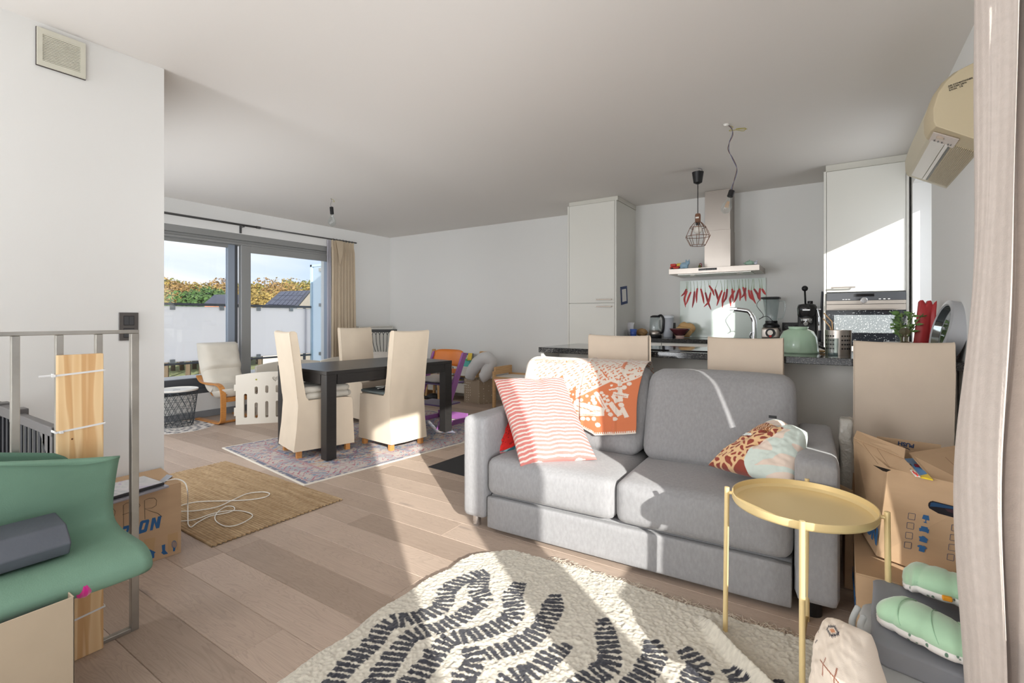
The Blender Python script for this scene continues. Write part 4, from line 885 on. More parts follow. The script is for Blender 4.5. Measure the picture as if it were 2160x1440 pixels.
MB().bx(-.014, .014, -.026, -.024, zz(457), zz(454)).build('label_tag', WPLAST, d)
MB().cyl((0, 0, zz(465)), (0, 0, zz(470)), .016, n=16).build('lamp_holder', BLACK, d)
MB().ball((0, 0, zz(479)), (.036, .036, .04), 20).build('bulb', mat('milk_bulb', (232, 228, 220), .3), d, True)
rings = [(.028, 464), (.07, 475), (.105, 493), (.065, 511)]
for r, yy in rings[1:]:
    MB().tube([(r*math.cos(2*PI*i/10), r*math.sin(2*PI*i/10), zz(yy)) for i in range(10)], .0026, 6, closed=True).build('cage_ring', COPP, d)
for i in range(10):
    a = 2*PI*i/10; MB().tube([(r*math.cos(a), r*math.sin(a), zz(yy)) for r, yy in rings], .0026, 6).build('cage_wire', COPP, d)
# ------------------------------------------------------------------ dining table
ux, uy = .1115, .9938
TA = Vector((-3.375, 2.45, 0)); TU = Vector((ux, uy, 0)); TV = Vector((-uy, ux, 0))
T_L, T_W, TZ = 1.37, .84, .725
c = TA+TU*T_L/2+TV*T_W/2
tb = thing('dining_table', 'black-brown wooden dining table on the faded patterned rug', 'table', (c.x, c.y, 0), -math.atan2(ux, uy))
MB().box((0, 0, TZ-.015), (T_W, T_L, .03)).build('tabletop', TABLEB, tb, bevel=.002)
b = MB(); L2, W2 = T_L/2-.012, T_W/2-.012
for s in (-1, 1): b.box((s*W2, 0, TZ-.03-.04), (.02, T_L-.2, .08)); b.box((0, s*L2, TZ-.03-.04), (T_W-.2, .02, .08))
b.build('apron', TABLEB, tb, bevel=.001, seg=1)
for sx in (-1, 1):
    for sy in (-1, 1): MB().box((sx*(T_W/2-.045), sy*(T_L/2-.045), (TZ-.03)/2+.005), (.088, .088, TZ-.035-.01+.005)).build('leg', TABLEB, tb, bevel=.003)
LEGW = ramp_mat('oak_leg', [(.3, (180, 120, 62)), (.7, (204, 146, 86))], 'noise', 12, .45, (3, 3, 14))
def slipchair(label, loc, rz, w=.40, d=.47, H=1.04, lean=.07, m=None, group=None, flare=.015, seat=.47, sd=0):
    t = thing('slipcovered_chair', label, 'chair', (loc[0], loc[1], 0), rz)
    m = m or COVER
    # closed side outline of the cover (y, z): back, top, front of back, seat, front
    out = [(-.035, .065), (-.012, .25), (.0, .44), (-.022, .66), (-.05, .88), (-lean, H-.012), (-lean+.012, H), (-lean+.04, H-.001), (-lean+.058, H-.014), (-.0+.012, .88), (.035, .66), (.062, seat+.03), (.085, seat+.003), (.2, seat+.004), (d-.06, seat), (d-.01, seat-.008), (d, seat-.03), (d+.004, .3), (d+.016, .062)]
    pts = []
    for i in range(len(out)):
        a = Vector(out[i]); e = Vector(out[(i+1) % len(out)]); n = max(1, int((e-a).length/.05))
        if i == len(out)-1: pts.append(a); break
        for j in range(n): pts.append(a.lerp(e, j/n))
    nw = 12; N = len(pts); b = MB(); vs = []
    for i, p in enumerate(pts):
        for j in range(nw+1):
            s = j/nw*2-1; low = max(0, (.45-p.y)/.4); hw = w/2*(1+flare*2*low)
            wob = .005*nrm(p.y*5, s*2+p.x*3, 1.3, sd)*(1.5 if p.y < .44 else .9)
            top = -.006*(1-s*s) if p.y > H-.03 else 0
            vs.append((s*hw, p.x+wob*(1 if abs(s) < .99 else .2), p.y+top))
    fs = [(i*(nw+1)+j, i*(nw+1)+j+1, (i+1)*(nw+1)+j+1, (i+1)*(nw+1)+j) for i in range(N-1) for j in range(nw)]
    b.add(vs, fs)
    for j in (0, nw):
        # side panels: one vertical strip for the back, one for the skirt
        ring = [i*(nw+1)+j for i in range(N)]
        b.f.append(tuple(ring if j == 0 else ring[::-1])); b.mi.append(0)
    o = b.build('slipcover', m, t, smooth=True, auto=50)
    for s in (-1, 1):
        e = MB(); e.tube([(s*(w/2+.001), p.x, p.y) for p in pts if p.y > .45], .0022, 5)
        e.tube([(s*(w/2*(1+flare*2*max(0, (.45-p.y)/.4))+.001), p.x, p.y) for p in pts if p.y <= .45 and p.x > .2], .0018, 5) if False else None
        e.build('piping', m, t, True)
    for sx in (-1, 1):
        for yy in (.015, d-.035): MB().box((sx*(w/2-.03), yy, .05), (.04, .04, .10)).build('leg', LEGW, t, bevel=.002, seg=1)
    return t
g_ = 'slipcovered dining chairs'
chL = slipchair('cream slipcovered chair at the near short end of the dining table', (-3.82, 2.42), math.radians(-14.7), .385, .46, 1.045, sd=1, group=g_)
chR = slipchair('cream slipcovered chair at the long side, its skirt in bright sun', (-3.165, 3.13), math.radians(84), .385, .44, 1.045, sd=5, group=g_)
chF = slipchair('cream slipcovered chair on the far side of the table by the curtain', (-4.62, 3.76), math.radians(-98), .40, .44, 1.045, sd=8, group=g_)
chF.children[0].data.materials[0] = COVER
def tufted(name, label, loc, rz, w, d, h, m, dents=(3, 3), z=0):
    def f(p):
        k = 1
        for i in range(dents[0]):
            for j in range(dents[1]):
                x = (i+.5)/dents[0]*w-w/2; y = (j+.5)/dents[1]*d-d/2
                k -= .42*math.exp(-((p.x-x)**2+(p.y-y)**2)/.0006)
        e = 1+.04*math.sin(p.x*90)*(1 if abs(p.y) > d*.45 else 0)+.04*math.sin(p.y*90)*(1 if abs(p.x) > w*.45 else 0)
        return Vector((p.x*e, p.y*e, p.z*k))
    o = MB().soft((0, 0, 0), (w, d, h), h*.45, 16, .008, fn=f).build(name, m, smooth=True, weld=True)
    o.location = (loc[0], loc[1], z); o.rotation_euler = (0, 0, rz); return tag(o, label, 'cushion')
CUSH = cloth('oatmeal_cushion', (192, 186, 174), var=(8, .1))
M_ = Matrix.Translation((-3.82, 2.42, 0)) @ Matrix.Rotation(math.radians(-14.7), 4, 'Z')
p = M_ @ Vector((0, .26, 0)); tufted('seat_cushion', 'lower thick tufted grey-beige cushion on the near end chair', p, math.radians(-14.7), .38, .38, .055, CUSH, z=.503)
p = M_ @ Vector((.005, .25, 0)); tufted('seat_cushion', 'upper tufted grey-beige cushion stacked on the other cushion', p, math.radians(-17), .37, .37, .055, CUSH, z=.555)
M_ = Matrix.Translation((-3.165, 3.13, 0)) @ Matrix.Rotation(math.radians(84), 4, 'Z')
p = M_ @ Vector((0, .27, 0)); o = MB().soft((0, 0, 0), (.36, .36, .03), .013, 8, .004).build('seat_pad', mat('grey_green_vinyl', (112, 120, 120), .5), smooth=True, weld=True); o.location = (p.x, p.y, .49); o.rotation_euler = (0, 0, math.radians(84)); tag(o, 'thin grey seat pad on the sunlit slipcovered chair', 'cushion')
p = M_ @ Vector((-.05, .2, 0)); o = MB().box((0, 0, .006), (.08, .16, .011)).build('phone', BLACK, bevel=.003); o.location = (p.x, p.y, .508); tag(o, 'black phone lying on the thin grey seat pad', 'phone')
p = M_ @ Vector((-.1, .3, 0)); o = MB().tube(spline([(0, 0, 0), (.05, .03, .01), (-.02, .07, .0), (.04, .1, .015), (-.04, .02, .01), (-.06, .09, 0), (.03, .05, .012)], 8), .004, 6).build('charging_cable', WPLAST, smooth=True); o.location = (p.x, p.y, .51); tag(o, 'white cable tangled on the thin grey seat pad', 'cable')
M_ = Matrix.Translation((-4.62, 3.76, 0)) @ Matrix.Rotation(math.radians(-98), 4, 'Z')
PAPERM = mat('notebook_paper', (206, 200, 196), .7)
zz_ = .475
for i, (dx, dy, w, h, col, lb) in enumerate(((0, .26, .32, .03, (176, 168, 164), 'bottom folded cloth under the notebooks on the far chair'), (.02, .28, .26, .012, (90, 96, 84), 'dark green notebook on the far slipcovered chair'), (-.06, .30, .2, .012, (206, 202, 206), 'white spiral notebook on top at the edge of the far chair'))):
    p = M_ @ Vector((dx, dy, 0)); o = MB().box((0, 0, h/2), (w, w*.8, h)).build('notebook' if i else 'folded_cloth', mat('note%d' % i, col, .7), bevel=.004)
    o.location = (p.x, p.y, zz_); o.rotation_euler = (0, 0, .2*i); zz_ += h+.001; tag(o, lb, 'notebook' if i else 'cloth')
p = M_ @ Vector((.04, .28, 0)); o = MB().grid(lambda u, v: ((.085*(1+.25*math.sin(5*u*2*PI))*math.sin(PI*(.05+.9*v)))*math.cos(2*PI*u), (.06*(1+.2*math.sin(4*u*2*PI+1)))*math.sin(PI*(.05+.9*v))*math.sin(2*PI*u), .03-.03*math.cos(PI*v)+.01*nrm(u*9, v*7)), 28, 12, wu=True).build('red_cloth', mat('crimson_cloth', (150, 24, 44), .9), smooth=True)
o.location = (p.x, p.y, zz_); tag(o, 'crumpled crimson cloth on the notebooks of the far chair', 'cloth')
# black spindle chair
sc_ = thing('spindle_chair', 'black metal chair with spindle back behind the dining table', 'chair', (-5.0, 4.5, 0), math.radians(215))
BM = mat('black_painted_metal', (30, 30, 30), .5)
MB().soft((0, .2, .46), (.4, .4, .04), .018, 6).build('seat', mat('grey_seat', (120, 118, 112), .9), sc_, True)
MB().box((0, -.03, .985), (.36, .016, .04)).build('top_rail', BM, sc_, bevel=.004)
for i in range(7):
    x = -.15+i*.05
    MB().tube(spline([(x-.018, -.03, .965), (x, -.03, .93), (x*.9, -.03, .8), (x*.6, -.025, .66), (x*.4, -.02, .5), (x*.4, -.01, .46)], 4), .0045, 6).tube([(x+.018, -.03, .965), (x, -.03, .93)], .004, 6).build('spindle', BM, sc_, True)
for sx in (-1, 1):
    for yy in (0, .38): MB().cyl((sx*.18, yy, 0), (sx*.16, yy*.95, .45), .012, n=10).build('leg', BM, sc_)
o = MB().soft((0, 0, 0), (.36, .12, .2), .05, 8, .02).build('white_cushion', cloth('white_cushion', (200, 194, 186)), smooth=True, weld=True); o.location = (-4.93, 4.38, .6); o.rotation_euler = (.3, 0, math.radians(215)); tag(o, 'pale cushion propped on the black spindle chair', 'cushion')

# ------------------------------------------------------------------ rugs and mats on the floor
def colour_mesh(name, nx, ny, fn, cols, m, parent=None, loc=(0, 0, 0), rz=0, skirt=.012):
    """grid in x (nx) and y (ny): fn -> (X, Y, Z) arrays, cols (nx+1, ny+1, 3) linear"""
    X, Y, Z = fn; co = np.stack([X, Y, Z], -1).reshape(-1, 3)
    idx = np.arange((nx+1)*(ny+1)).reshape(nx+1, ny+1)
    q = np.stack([idx[:-1, :-1], idx[1:, :-1], idx[1:, 1:], idx[:-1, 1:]], -1).reshape(-1, 4)
    # underside rim
    ring = np.concatenate([idx[:, 0], idx[-1, 1:], idx[::-1, -1][1:], idx[0, ::-1][1:]])[:-1]
    base = co[ring].copy(); base[:, 2] -= skirt
    n0 = len(co); co = np.concatenate([co, base]); k = len(ring); r2 = n0+np.arange(k)
    sk = np.stack([ring, r2, np.roll(r2, -1), np.roll(ring, -1)], -1)
    q = np.concatenate([q, sk])
    me = bpy.data.meshes.new(name); me.vertices.add(len(co)); me.vertices.foreach_set('co', co.astype(np.float32).ravel())
    me.loops.add(len(q)*4); me.loops.foreach_set('vertex_index', q.astype(np.int32).ravel())
    me.polygons.add(len(q)); me.polygons.foreach_set('loop_start', np.arange(0, len(q)*4, 4, dtype=np.int32)); me.polygons.foreach_set('loop_total', np.full(len(q), 4, dtype=np.int32))
    me.update(calc_edges=True); me.materials.append(m)
    me.polygons.foreach_set('use_smooth', np.ones(len(q), dtype=bool))
    ca = me.color_attributes.new('Col', 'FLOAT_COLOR', 'POINT')
    cc = np.concatenate([cols.reshape(-1, 3), cols.reshape(-1, 3)[ring]]); cc = np.concatenate([cc, np.ones((len(cc), 1))], 1)
    ca.data.foreach_set('color', cc.astype(np.float32).ravel())
    o = bpy.data.objects.new(name, me); COL.objects.link(o); o.location = loc; o.rotation_euler = (0, 0, rz)
    if parent is not None: o.parent = parent
    return o
def L3(c): return np.array(lin(c)[:3])
def vnoise(shape, cell, r):
    """smooth value noise, numpy"""
    nx, ny = shape; gx, gy = int(nx/cell)+3, int(ny/cell)+3; g = r.random((gx, gy))
    x = np.arange(nx)/cell; y = np.arange(ny)/cell; i = x.astype(int); j = y.astype(int); fx = x-i; fy = y-j
    fx = fx*fx*(3-2*fx); fy = fy*fy*(3-2*fy); fx = fx[:, None]; fy = fy[None, :]
    a = g[np.ix_(i, j)]; b_ = g[np.ix_(i+1, j)]; c_ = g[np.ix_(i, j+1)]; d_ = g[np.ix_(i+1, j+1)]
    return (a*(1-fx)+b_*fx)*(1-fy)+(c_*(1-fx)+d_*fx)*fy
r_ = np.random.default_rng(5)
# faded oriental-style rug
RW, RL = 1.5, 2.35; nx, ny = 300, 460
u = np.linspace(0, RW, nx+1)[:, None]*np.ones((1, ny+1)); v = np.linspace(0, RL, ny+1)[None, :]*np.ones((nx+1, 1))
sh = (nx+1, ny+1); f1 = vnoise(sh, 5, r_); f2 = vnoise(sh, 14, r_); f3 = vnoise(sh, 2, r_); f4 = vnoise(sh, 40, r_)
cx_, cy_ = np.abs(u-RW/2), np.abs(v-RL/2)
edge = np.minimum(np.minimum(u, RW-u), np.minimum(v, RL-v))
cream, blue, navy, rose, sand = L3((186, 178, 172)), L3((112, 134, 160)), L3((66, 80, 116)), L3((162, 84, 104)), L3((190, 160, 130))
col = np.ones(sh+(3,))*cream
def put(mask, c, k=1.): 
    m = (mask.astype(float)*k)[..., None]; globals()['col'] = col*(1-m)+c*m
arab = np.sin(cx_*34+2.2*np.sin(cy_*21))*np.cos(cy_*30+2.5*np.sin(cx_*17))
arab2 = np.sin(cx_*63+3*np.sin(cy_*47+1))*np.cos(cy_*58+3*np.sin(cx_*41))
field = edge > .27
put(field & (f2 > .42), blue, .75); put(field & (arab > .25) & (f1 > .3), navy, .6); put(field & (arab < -.45) & (f1 > .35), sand, .9)
put(field & (arab2 > .55) & (f3 > .35), rose, .75); put(field & (arab2 < -.6), cream, .9)
band = (edge > .06) & (edge <= .25)
put(band & (f2 > .62), blue, .4)
sb = np.sin(u*44+2.5*np.sin(v*30))*np.sin(v*44+2.5*np.sin(u*30)); put(band & (np.abs(sb) < .16) & (f1 > .35), rose, .9); put(band & (sb > .62) & (f1 > .4), blue, .8)
put(((edge > .25) & (edge < .268)) | ((edge > .052) & (edge < .062)), rose, .55); put((edge > .02) & (edge < .05) & (f1 > .35), navy, .8)
col = col*(1-.18*(f3[..., None] > .7))+cream*(.18*(f3[..., None] > .7)); put(f4 > .62, cream, .12); put(edge < .012, L3((222, 216, 204)))
z = .006+.0012*(f3-.5)
rg = colour_mesh('patterned_rug', nx, ny, (-u, v, z), col, attr_mat('rug_pile', .95, (400, .4)), None, (-3.03, 2.02, .0), -math.atan2(.126, .992), skirt=.006)
tag(rg, 'faded blue and rose patterned rug under the dining table', 'rug')
# jute rug
JW, JL = .775, 1.47; nx, ny = 300, 190
u = np.linspace(0, JL, nx+1)[:, None]*np.ones((1, ny+1)); v = np.linspace(0, JW, ny+1)[None, :]*np.ones((nx+1, 1)); sh = (nx+1, ny+1)
f1, f2, f3, f4 = vnoise(sh, 3, r_), vnoise((sh[0], sh[1]), 9, r_), vnoise((sh[0]//18+2, sh[1]), 2, r_)[(np.arange(sh[0])//18)][:, :], vnoise(sh, 30, r_)
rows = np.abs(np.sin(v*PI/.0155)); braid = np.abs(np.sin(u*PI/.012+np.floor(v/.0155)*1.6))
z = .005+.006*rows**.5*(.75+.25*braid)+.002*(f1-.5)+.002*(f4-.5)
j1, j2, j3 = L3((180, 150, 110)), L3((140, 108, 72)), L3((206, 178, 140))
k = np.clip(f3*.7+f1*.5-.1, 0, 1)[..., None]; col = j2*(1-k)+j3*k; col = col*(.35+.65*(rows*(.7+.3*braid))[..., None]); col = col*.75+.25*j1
u2 = u+.006*np.sin(v*260)*(np.minimum(u, JL-u) < .01); v2 = v+.003*(f2-.5)*(np.minimum(v, JW-v) < .01)
jr = colour_mesh('jute_rug', nx, ny, (-u2, v2, z), col, attr_mat('jute_fibre', .95, (260, .5)), None, (-2.602, 1.225, .0), math.radians(-.8), skirt=.006)
tag(jr, 'braided jute rug beside the cardboard box with a white cable on it', 'rug')
b = MB(); b.add([(-2.66, 2.807+.13, .001), (-1.9, 2.68, .001), (-1.9, 3.25, .001), (-2.62, 3.24, .001)], [])
q = [at(905, 985, Z=0), at(975, 1003, Z=0), Vector((-1.72, 2.9, 0)), Vector((-1.72, 3.24, 0)), at(975, 955, Z=0)]
q = [at(903, 985, Z=0), Vector((-1.72, 2.76, 0)), Vector((-1.72, 3.6, 0)), at(903, 985, Z=0)+Vector((.03, .82, 0))]
b = MB(); b.hexa([(p.x, p.y, .0005) for p in q]+[(p.x, p.y, .006) for p in q]); tag(b.build('floor_mat', mat('charcoal_mat', (44, 44, 46), .95, bump=(300, .4)), bevel=.002, seg=1), 'charcoal floor mat sticking out from behind the sofa arm', 'mat')
# white cable on the jute rug
def cz(x, y, z=.016): q = at(340+x/5.4, 940+y/5.4, Z=z); return q
cb_ = spline([cz(225, 680), cz(420, 638), cz(800, 625), cz(1000, 615), cz(1180, 585), cz(1235, 545), cz(1150, 525), cz(980, 545), cz(820, 615), cz(640, 695), cz(400, 738), cz(225, 748)], 8)
cc_ = spline([cz(225, 858), cz(380, 840), cz(560, 780), cz(720, 745), cz(880, 738), cz(1000, 762), cz(1040, 800), cz(960, 860), cz(840, 908), cz(720, 912), cz(620, 850), cz(630, 770), cz(730, 695), cz(815, 690), cz(835, 725), cz(760, 760), cz(560, 800), cz(420, 870), cz(340, 925), cz(305, 890)], 8)
up = spline([cz(305, 890), Vector(cz(303, 760))+Vector((0, 0, .06)), at(396, 1040, X=-2.62), at(390, 1018, X=-2.64), at(372, 1010, X=-2.69), at(350, 1014, X=-2.74)], 8)
cbt = thing('extension_cable', 'thin white cable looping over the jute rug to the box', 'cable', (-2.9, 1.6, 0), world=True)
MB().tube(cb_, .0032, 6).build('cable_loop', WPLAST, cbt, True); MB().tube(cc_+up[1:], .0028, 6).build('cable_loop', WPLAST, cbt, True)

# ------------------------------------------------------------------ curtain rod, curtain, radiator
rod = thing('curtain_rod', 'dark grey curtain rod above the sliding window', 'rod', (WX+.09, 1.4, 0), world=True)
zr = at(515, 475, X=WX+.09).z; CX_ = WX+.09
yb = at(515, 475, X=CX_).y; yB = at(745, 511, X=CX_).y
RODM = mat('rod_grey', (92, 92, 92), .4, .5)
MB().cyl((CX_, 1.35, zr), (CX_, yb+.15, zr), .013, n=12).build('pole', RODM, rod, True); MB().cyl((CX_, yb+.15, zr), (CX_, yB+.06, zr), .010, n=12).build('pole', RODM, rod, True)
for yy in (yb, 1.6): MB().bx(WX+.001, WX+.012, yy-.012, yy+.012, zr-.09, zr+.0).bx(WX+.001, CX_, yy-.008, yy+.008, zr-.022, zr-.012).build('bracket', RODM, rod)
MB().cyl((CX_, yb+.15, zr), (CX_, yb+.2, zr), .016, n=12).build('joint_ring', RODM, rod)
CURT = cloth('beige_curtain', (206, 190, 166), (260, .25), transl=.28, var=(4, .06))
ya, yB_ = at(697, 515, X=CX_).y, at(744, 520, X=CX_).y
ct = thing('curtain', 'beige curtain bunched at the right end of the sliding window', 'curtain', (CX_, (ya+yB_)/2, 0), world=True)
def cf(u, v):
    z = .05+(zr-.02-.05)*v; fold = math.sin(u*2*PI*7.5+.6*math.sin(v*3))*(.035+.015*math.sin(u*23))*(1-.5*(v > .955))
    spread = 1+.16*(1-v)
    yc = (ya+yB_)/2; hw = (yB_-ya)/2*spread
    return (CX_+.02+fold+.02*(1-v), yc+(u*2-1)*hw+.012*math.sin(u*2*PI*15), z+(.012*math.sin(u*2*PI*15) if v > .97 else 0))
MB().grid(cf, 200, 30).build('fabric', CURT, ct, True)
def cf2(u, v): z = zr-.02-.36*v; return (CX_+.075+.02*math.sin(v*3), ya+.10+(u-.5)*.13*(1-v)**.7*(1 if v < .99 else .1), z)
MB().grid(cf2, 8, 12).build('folded_corner', CURT, ct, True)
for i in range(7): MB().tube([(CX_+.017*math.cos(a*PI/5), ya+.05+i*(yB_-ya-.06)/6, zr-.002+.017*math.sin(a*PI/5)) for a in range(10)], .002, 5, closed=True).build('ring', RODM, ct)
def cf3(u, v): z = .05+(zr-.06)*v; return (CX_-.04+.02*math.sin(u*9), ya-.03+.06*u, z)
MB().grid(cf3, 10, 10).build('lining', cloth('curtain_lining', (200, 198, 206), (200, .2), transl=.5), ct, True)
rad = thing('radiator', 'white panel radiator at the far end of the window wall', 'radiator', (WX+.06, 5.2, .2), world=True)
ra0, ra1 = 4.92, 5.6
MB().bx(WX+.06, WX+.15, ra0, ra1, .45, 1.0).build('panel', WHITE_LAC, rad, bevel=.004)
MB().bx(WX+.05, WX+.155, ra0-.004, ra1+.004, 1.0, 1.03).build('top_cover', WHITE_LAC2, rad, bevel=.002)
for i in range(17): MB().bx(WX+.15, WX+.1535, ra0+.03+i*.038, ra0+.05+i*.038, .48, .96).build('rib', WHITE_LAC, rad)
for i in range(24): MB().bx(WX+.1545, WX+.1555, ra0+.02+i*.027, ra0+.032+i*.027, 1.008, 1.018).build('slit', mat('slit_dark', (110, 108, 104), .8) if 'slit_dark' not in bpy.data.materials else bpy.data.materials['slit_dark'], rad)
MB().cyl((WX+.1, ra0-.03, .97), (WX+.1, ra0, .97), .018, n=12).build('valve', ANTHR, rad)

# ------------------------------------------------------------------ armchair, basket table, playpen
pc = thing('childs_armchair', 'small bentwood armchair with pale grey cushion by the window', 'armchair', (-5.72, 2.9, 0), 0, world=True)
for yy in (2.69, 3.1):
    path = spline([(-6.02, yy, .50), (-5.93, yy, .44), (-5.75, yy, .425), (-5.6, yy, .43), (-5.51, yy, .40), (-5.475, yy, .33), (-5.47, yy, .2), (-5.475, yy, .08), (-5.5, yy, .03), (-5.58, yy, .014), (-5.8, yy, .012), (-6.04, yy, .012)], 6)
    b = MB(); n = len(path); vs = []
    for i, q in enumerate(path):
        t = (path[min(i+1, n-1)]-path[max(i-1, 0)]).normalized(); w = Vector((-t.z, 0, t.x))*.009
        for s in (-.027, .027): vs += [q+w+Vector((0, s, 0)), q-w+Vector((0, s, 0))]
    fs = []
    for i in range(n-1):
        a = i*4; e = a+4; fs += [(a, a+2, e+2, e), (a+1, e+1, e+3, a+3), (a, e, e+1, a+1), (a+2, a+3, e+3, e+2)]
    fs += [(0, 1, 3, 2), (n*4-4, n*4-2, n*4-1, n*4-3)]
    b.add(vs, fs); b.build('side_frame', WOOD_O, pc, bevel=.002)
    MB().tube(spline([(-6.06, yy+(.04 if yy < 2.9 else -.04), .84), (-5.98, yy+(.04 if yy < 2.9 else -.04), .6), (-5.85, yy+(.04 if yy < 2.9 else -.04), .36), (-5.74, yy+(.04 if yy < 2.9 else -.04), .29), (-5.48, yy+(.04 if yy < 2.9 else -.04), .33)], 5), .011, 8).build('seat_rail', WOOD_O, pc, True)
MB().bx(-5.53, -5.49, 2.7, 3.1, .24, .29).build('crossbar', WOOD_O, pc, bevel=.003); MB().bx(-5.6, -5.56, 2.7, 3.1, .005, .025).build('crossbar', WOOD_O, pc, bevel=.003)
prof_ = spline([(-6.03, 0, .87), (-6.0, 0, .72), (-5.94, 0, .56), (-5.85, 0, .41), (-5.76, 0, .345), (-5.62, 0, .35), (-5.46, 0, .385)], 7)
def cushion(path, y0, y1, th, folds):
    b = MB(); n = len(path)
    def P(i, s, side):
        q = path[i]; t = (path[min(i+1, n-1)]-path[max(i-1, 0)]).normalized(); w = Vector((t.z, 0, -t.x)); w = w if w.x > 0 or w.z > 0 else -w
        if w.x < 0: w = -w
        e = (1-abs(s)**6)**.5 if abs(s) < 1 else 0; en = min(1, (min(i, n-1-i)/2.5+.1))
        bump = folds*(.6*math.sin(i*1.05)+nrm(i*.5, s*2, 1, 3))
        y = (y0+y1)/2+(y1-y0)/2*s
        return q+w*(th*(.5+.5*side)*e*en+(bump*e if side > 0 else -.004))+Vector((0, y, 0))
    m = 16; vs = []
    for i in range(n):
        for j in range(m+1): vs.append(P(i, j/m*2-1, 1))
    for i in range(n):
        for j in range(m+1): vs.append(P(i, j/m*2-1, -1))
    o = n*(m+1); fs = []
    for i in range(n-1):
        for j in range(m):
            a = i*(m+1)+j; fs += [(a, a+1, a+m+2, a+m+1), (o+a, o+a+m+1, o+a+m+2, o+a+1)]
        fs += [(i*(m+1), (i+1)*(m+1), o+(i+1)*(m+1), o+i*(m+1)), (i*(m+1)+m, o+i*(m+1)+m, o+(i+1)*(m+1)+m, (i+1)*(m+1)+m)]
    for j in range(m):
        fs += [(j, o+j, o+j+1, j+1), ((n-1)*(m+1)+j, (n-1)*(m+1)+j+1, o+(n-1)*(m+1)+j+1, o+(n-1)*(m+1)+j)]
    return b.add(vs, fs)
PCUSH = cloth('natural_cotton', (208, 202, 190), (300, .3), var=(5, .07))
cushion(prof_, 2.68, 3.11, .075, .006).build('cushion', PCUSH, pc, True)
cushion(prof_[:17], 2.675, 3.115, .12, .008).build('head_pillow', PCUSH, pc, True)
bt = thing('wire_basket_table', 'round side table of grey wire basket and white top', 'side table', (-5.88, 2.41, 0))
GW = mat('grey_wire_metal', (74, 82, 88), .45, .4)
def ringp(r, z, n=28): return [(r*math.cos(2*PI*i/n), r*math.sin(2*PI*i/n), z) for i in range(n)]
for z in (.008, .37): MB().tube(ringp(.15+(z/.37)*.045, z), .003, 6, closed=True).build('wire_ring', GW, bt, True)
b = MB()
for i in range(18):
    for s in (-1, 1):
        pts = []
        for k in range(7):
            f = k/6; r = .15+f*.045; a = 2*PI*(i+s*f*3)/18; pts.append((r*math.cos(a), r*math.sin(a), .008+f*.362))
        b.tube(pts, .0022, 5)
for k in range(1, 5): b.tube(ringp(.15+k/5*.045, .008+k/5*.362), .0018, 5, closed=True)
b.build('wire_mesh', GW, bt, True); MB().tube(ringp(.1, .008), .0022, 5, closed=True).tube(ringp(.05, .008), .0022, 5, closed=True).tube([(-.15, 0, .008), (.15, 0, .008)], .0022).tube([(0, -.15, .008), (0, .15, .008)], .0022).build('base_wire', GW, bt, True)
MB().lathe([(0, .378), (.195, .378), (.2, .386), (.2, .396), (.196, .396), (.193, .387), (0, .386)], n=48).build('tabletop', WPLAST, bt, True, auto=40); MB().box((0, 0, .3868), (.012, .07, .001)).build('slot', mat('slot_grey', (90, 90, 90), .6), bt)
nx = 60; u = np.linspace(-1, 1, nx+1)[:, None]*np.ones((1, nx+1)); v = u.T; r2_ = np.maximum(np.abs(u), np.abs(v)); ang = np.arctan2(v, u); R_ = r2_*(.34+.006*np.sin(ang*60))
X_, Y_ = R_*np.cos(ang), R_*np.sin(ang); col = np.ones((nx+1, nx+1, 3))*L3((208, 202, 196)); m_ = ((np.sin(ang*12)*np.sin(r2_*22) > .35) & (r2_ > .3))[..., None]; col = col*(1-m_)+L3((70, 74, 84))*m_
o = colour_mesh('round_rug', nx, nx, (X_, Y_, np.full_like(X_, .004)), col, bpy.data.materials['rug_pile'], None, (-5.79, 2.38, 0), 0, .004); tag(o, 'small round black and white fringed rug under the wire basket', 'rug')
pgrp = 'panels of the white plastic playpen'
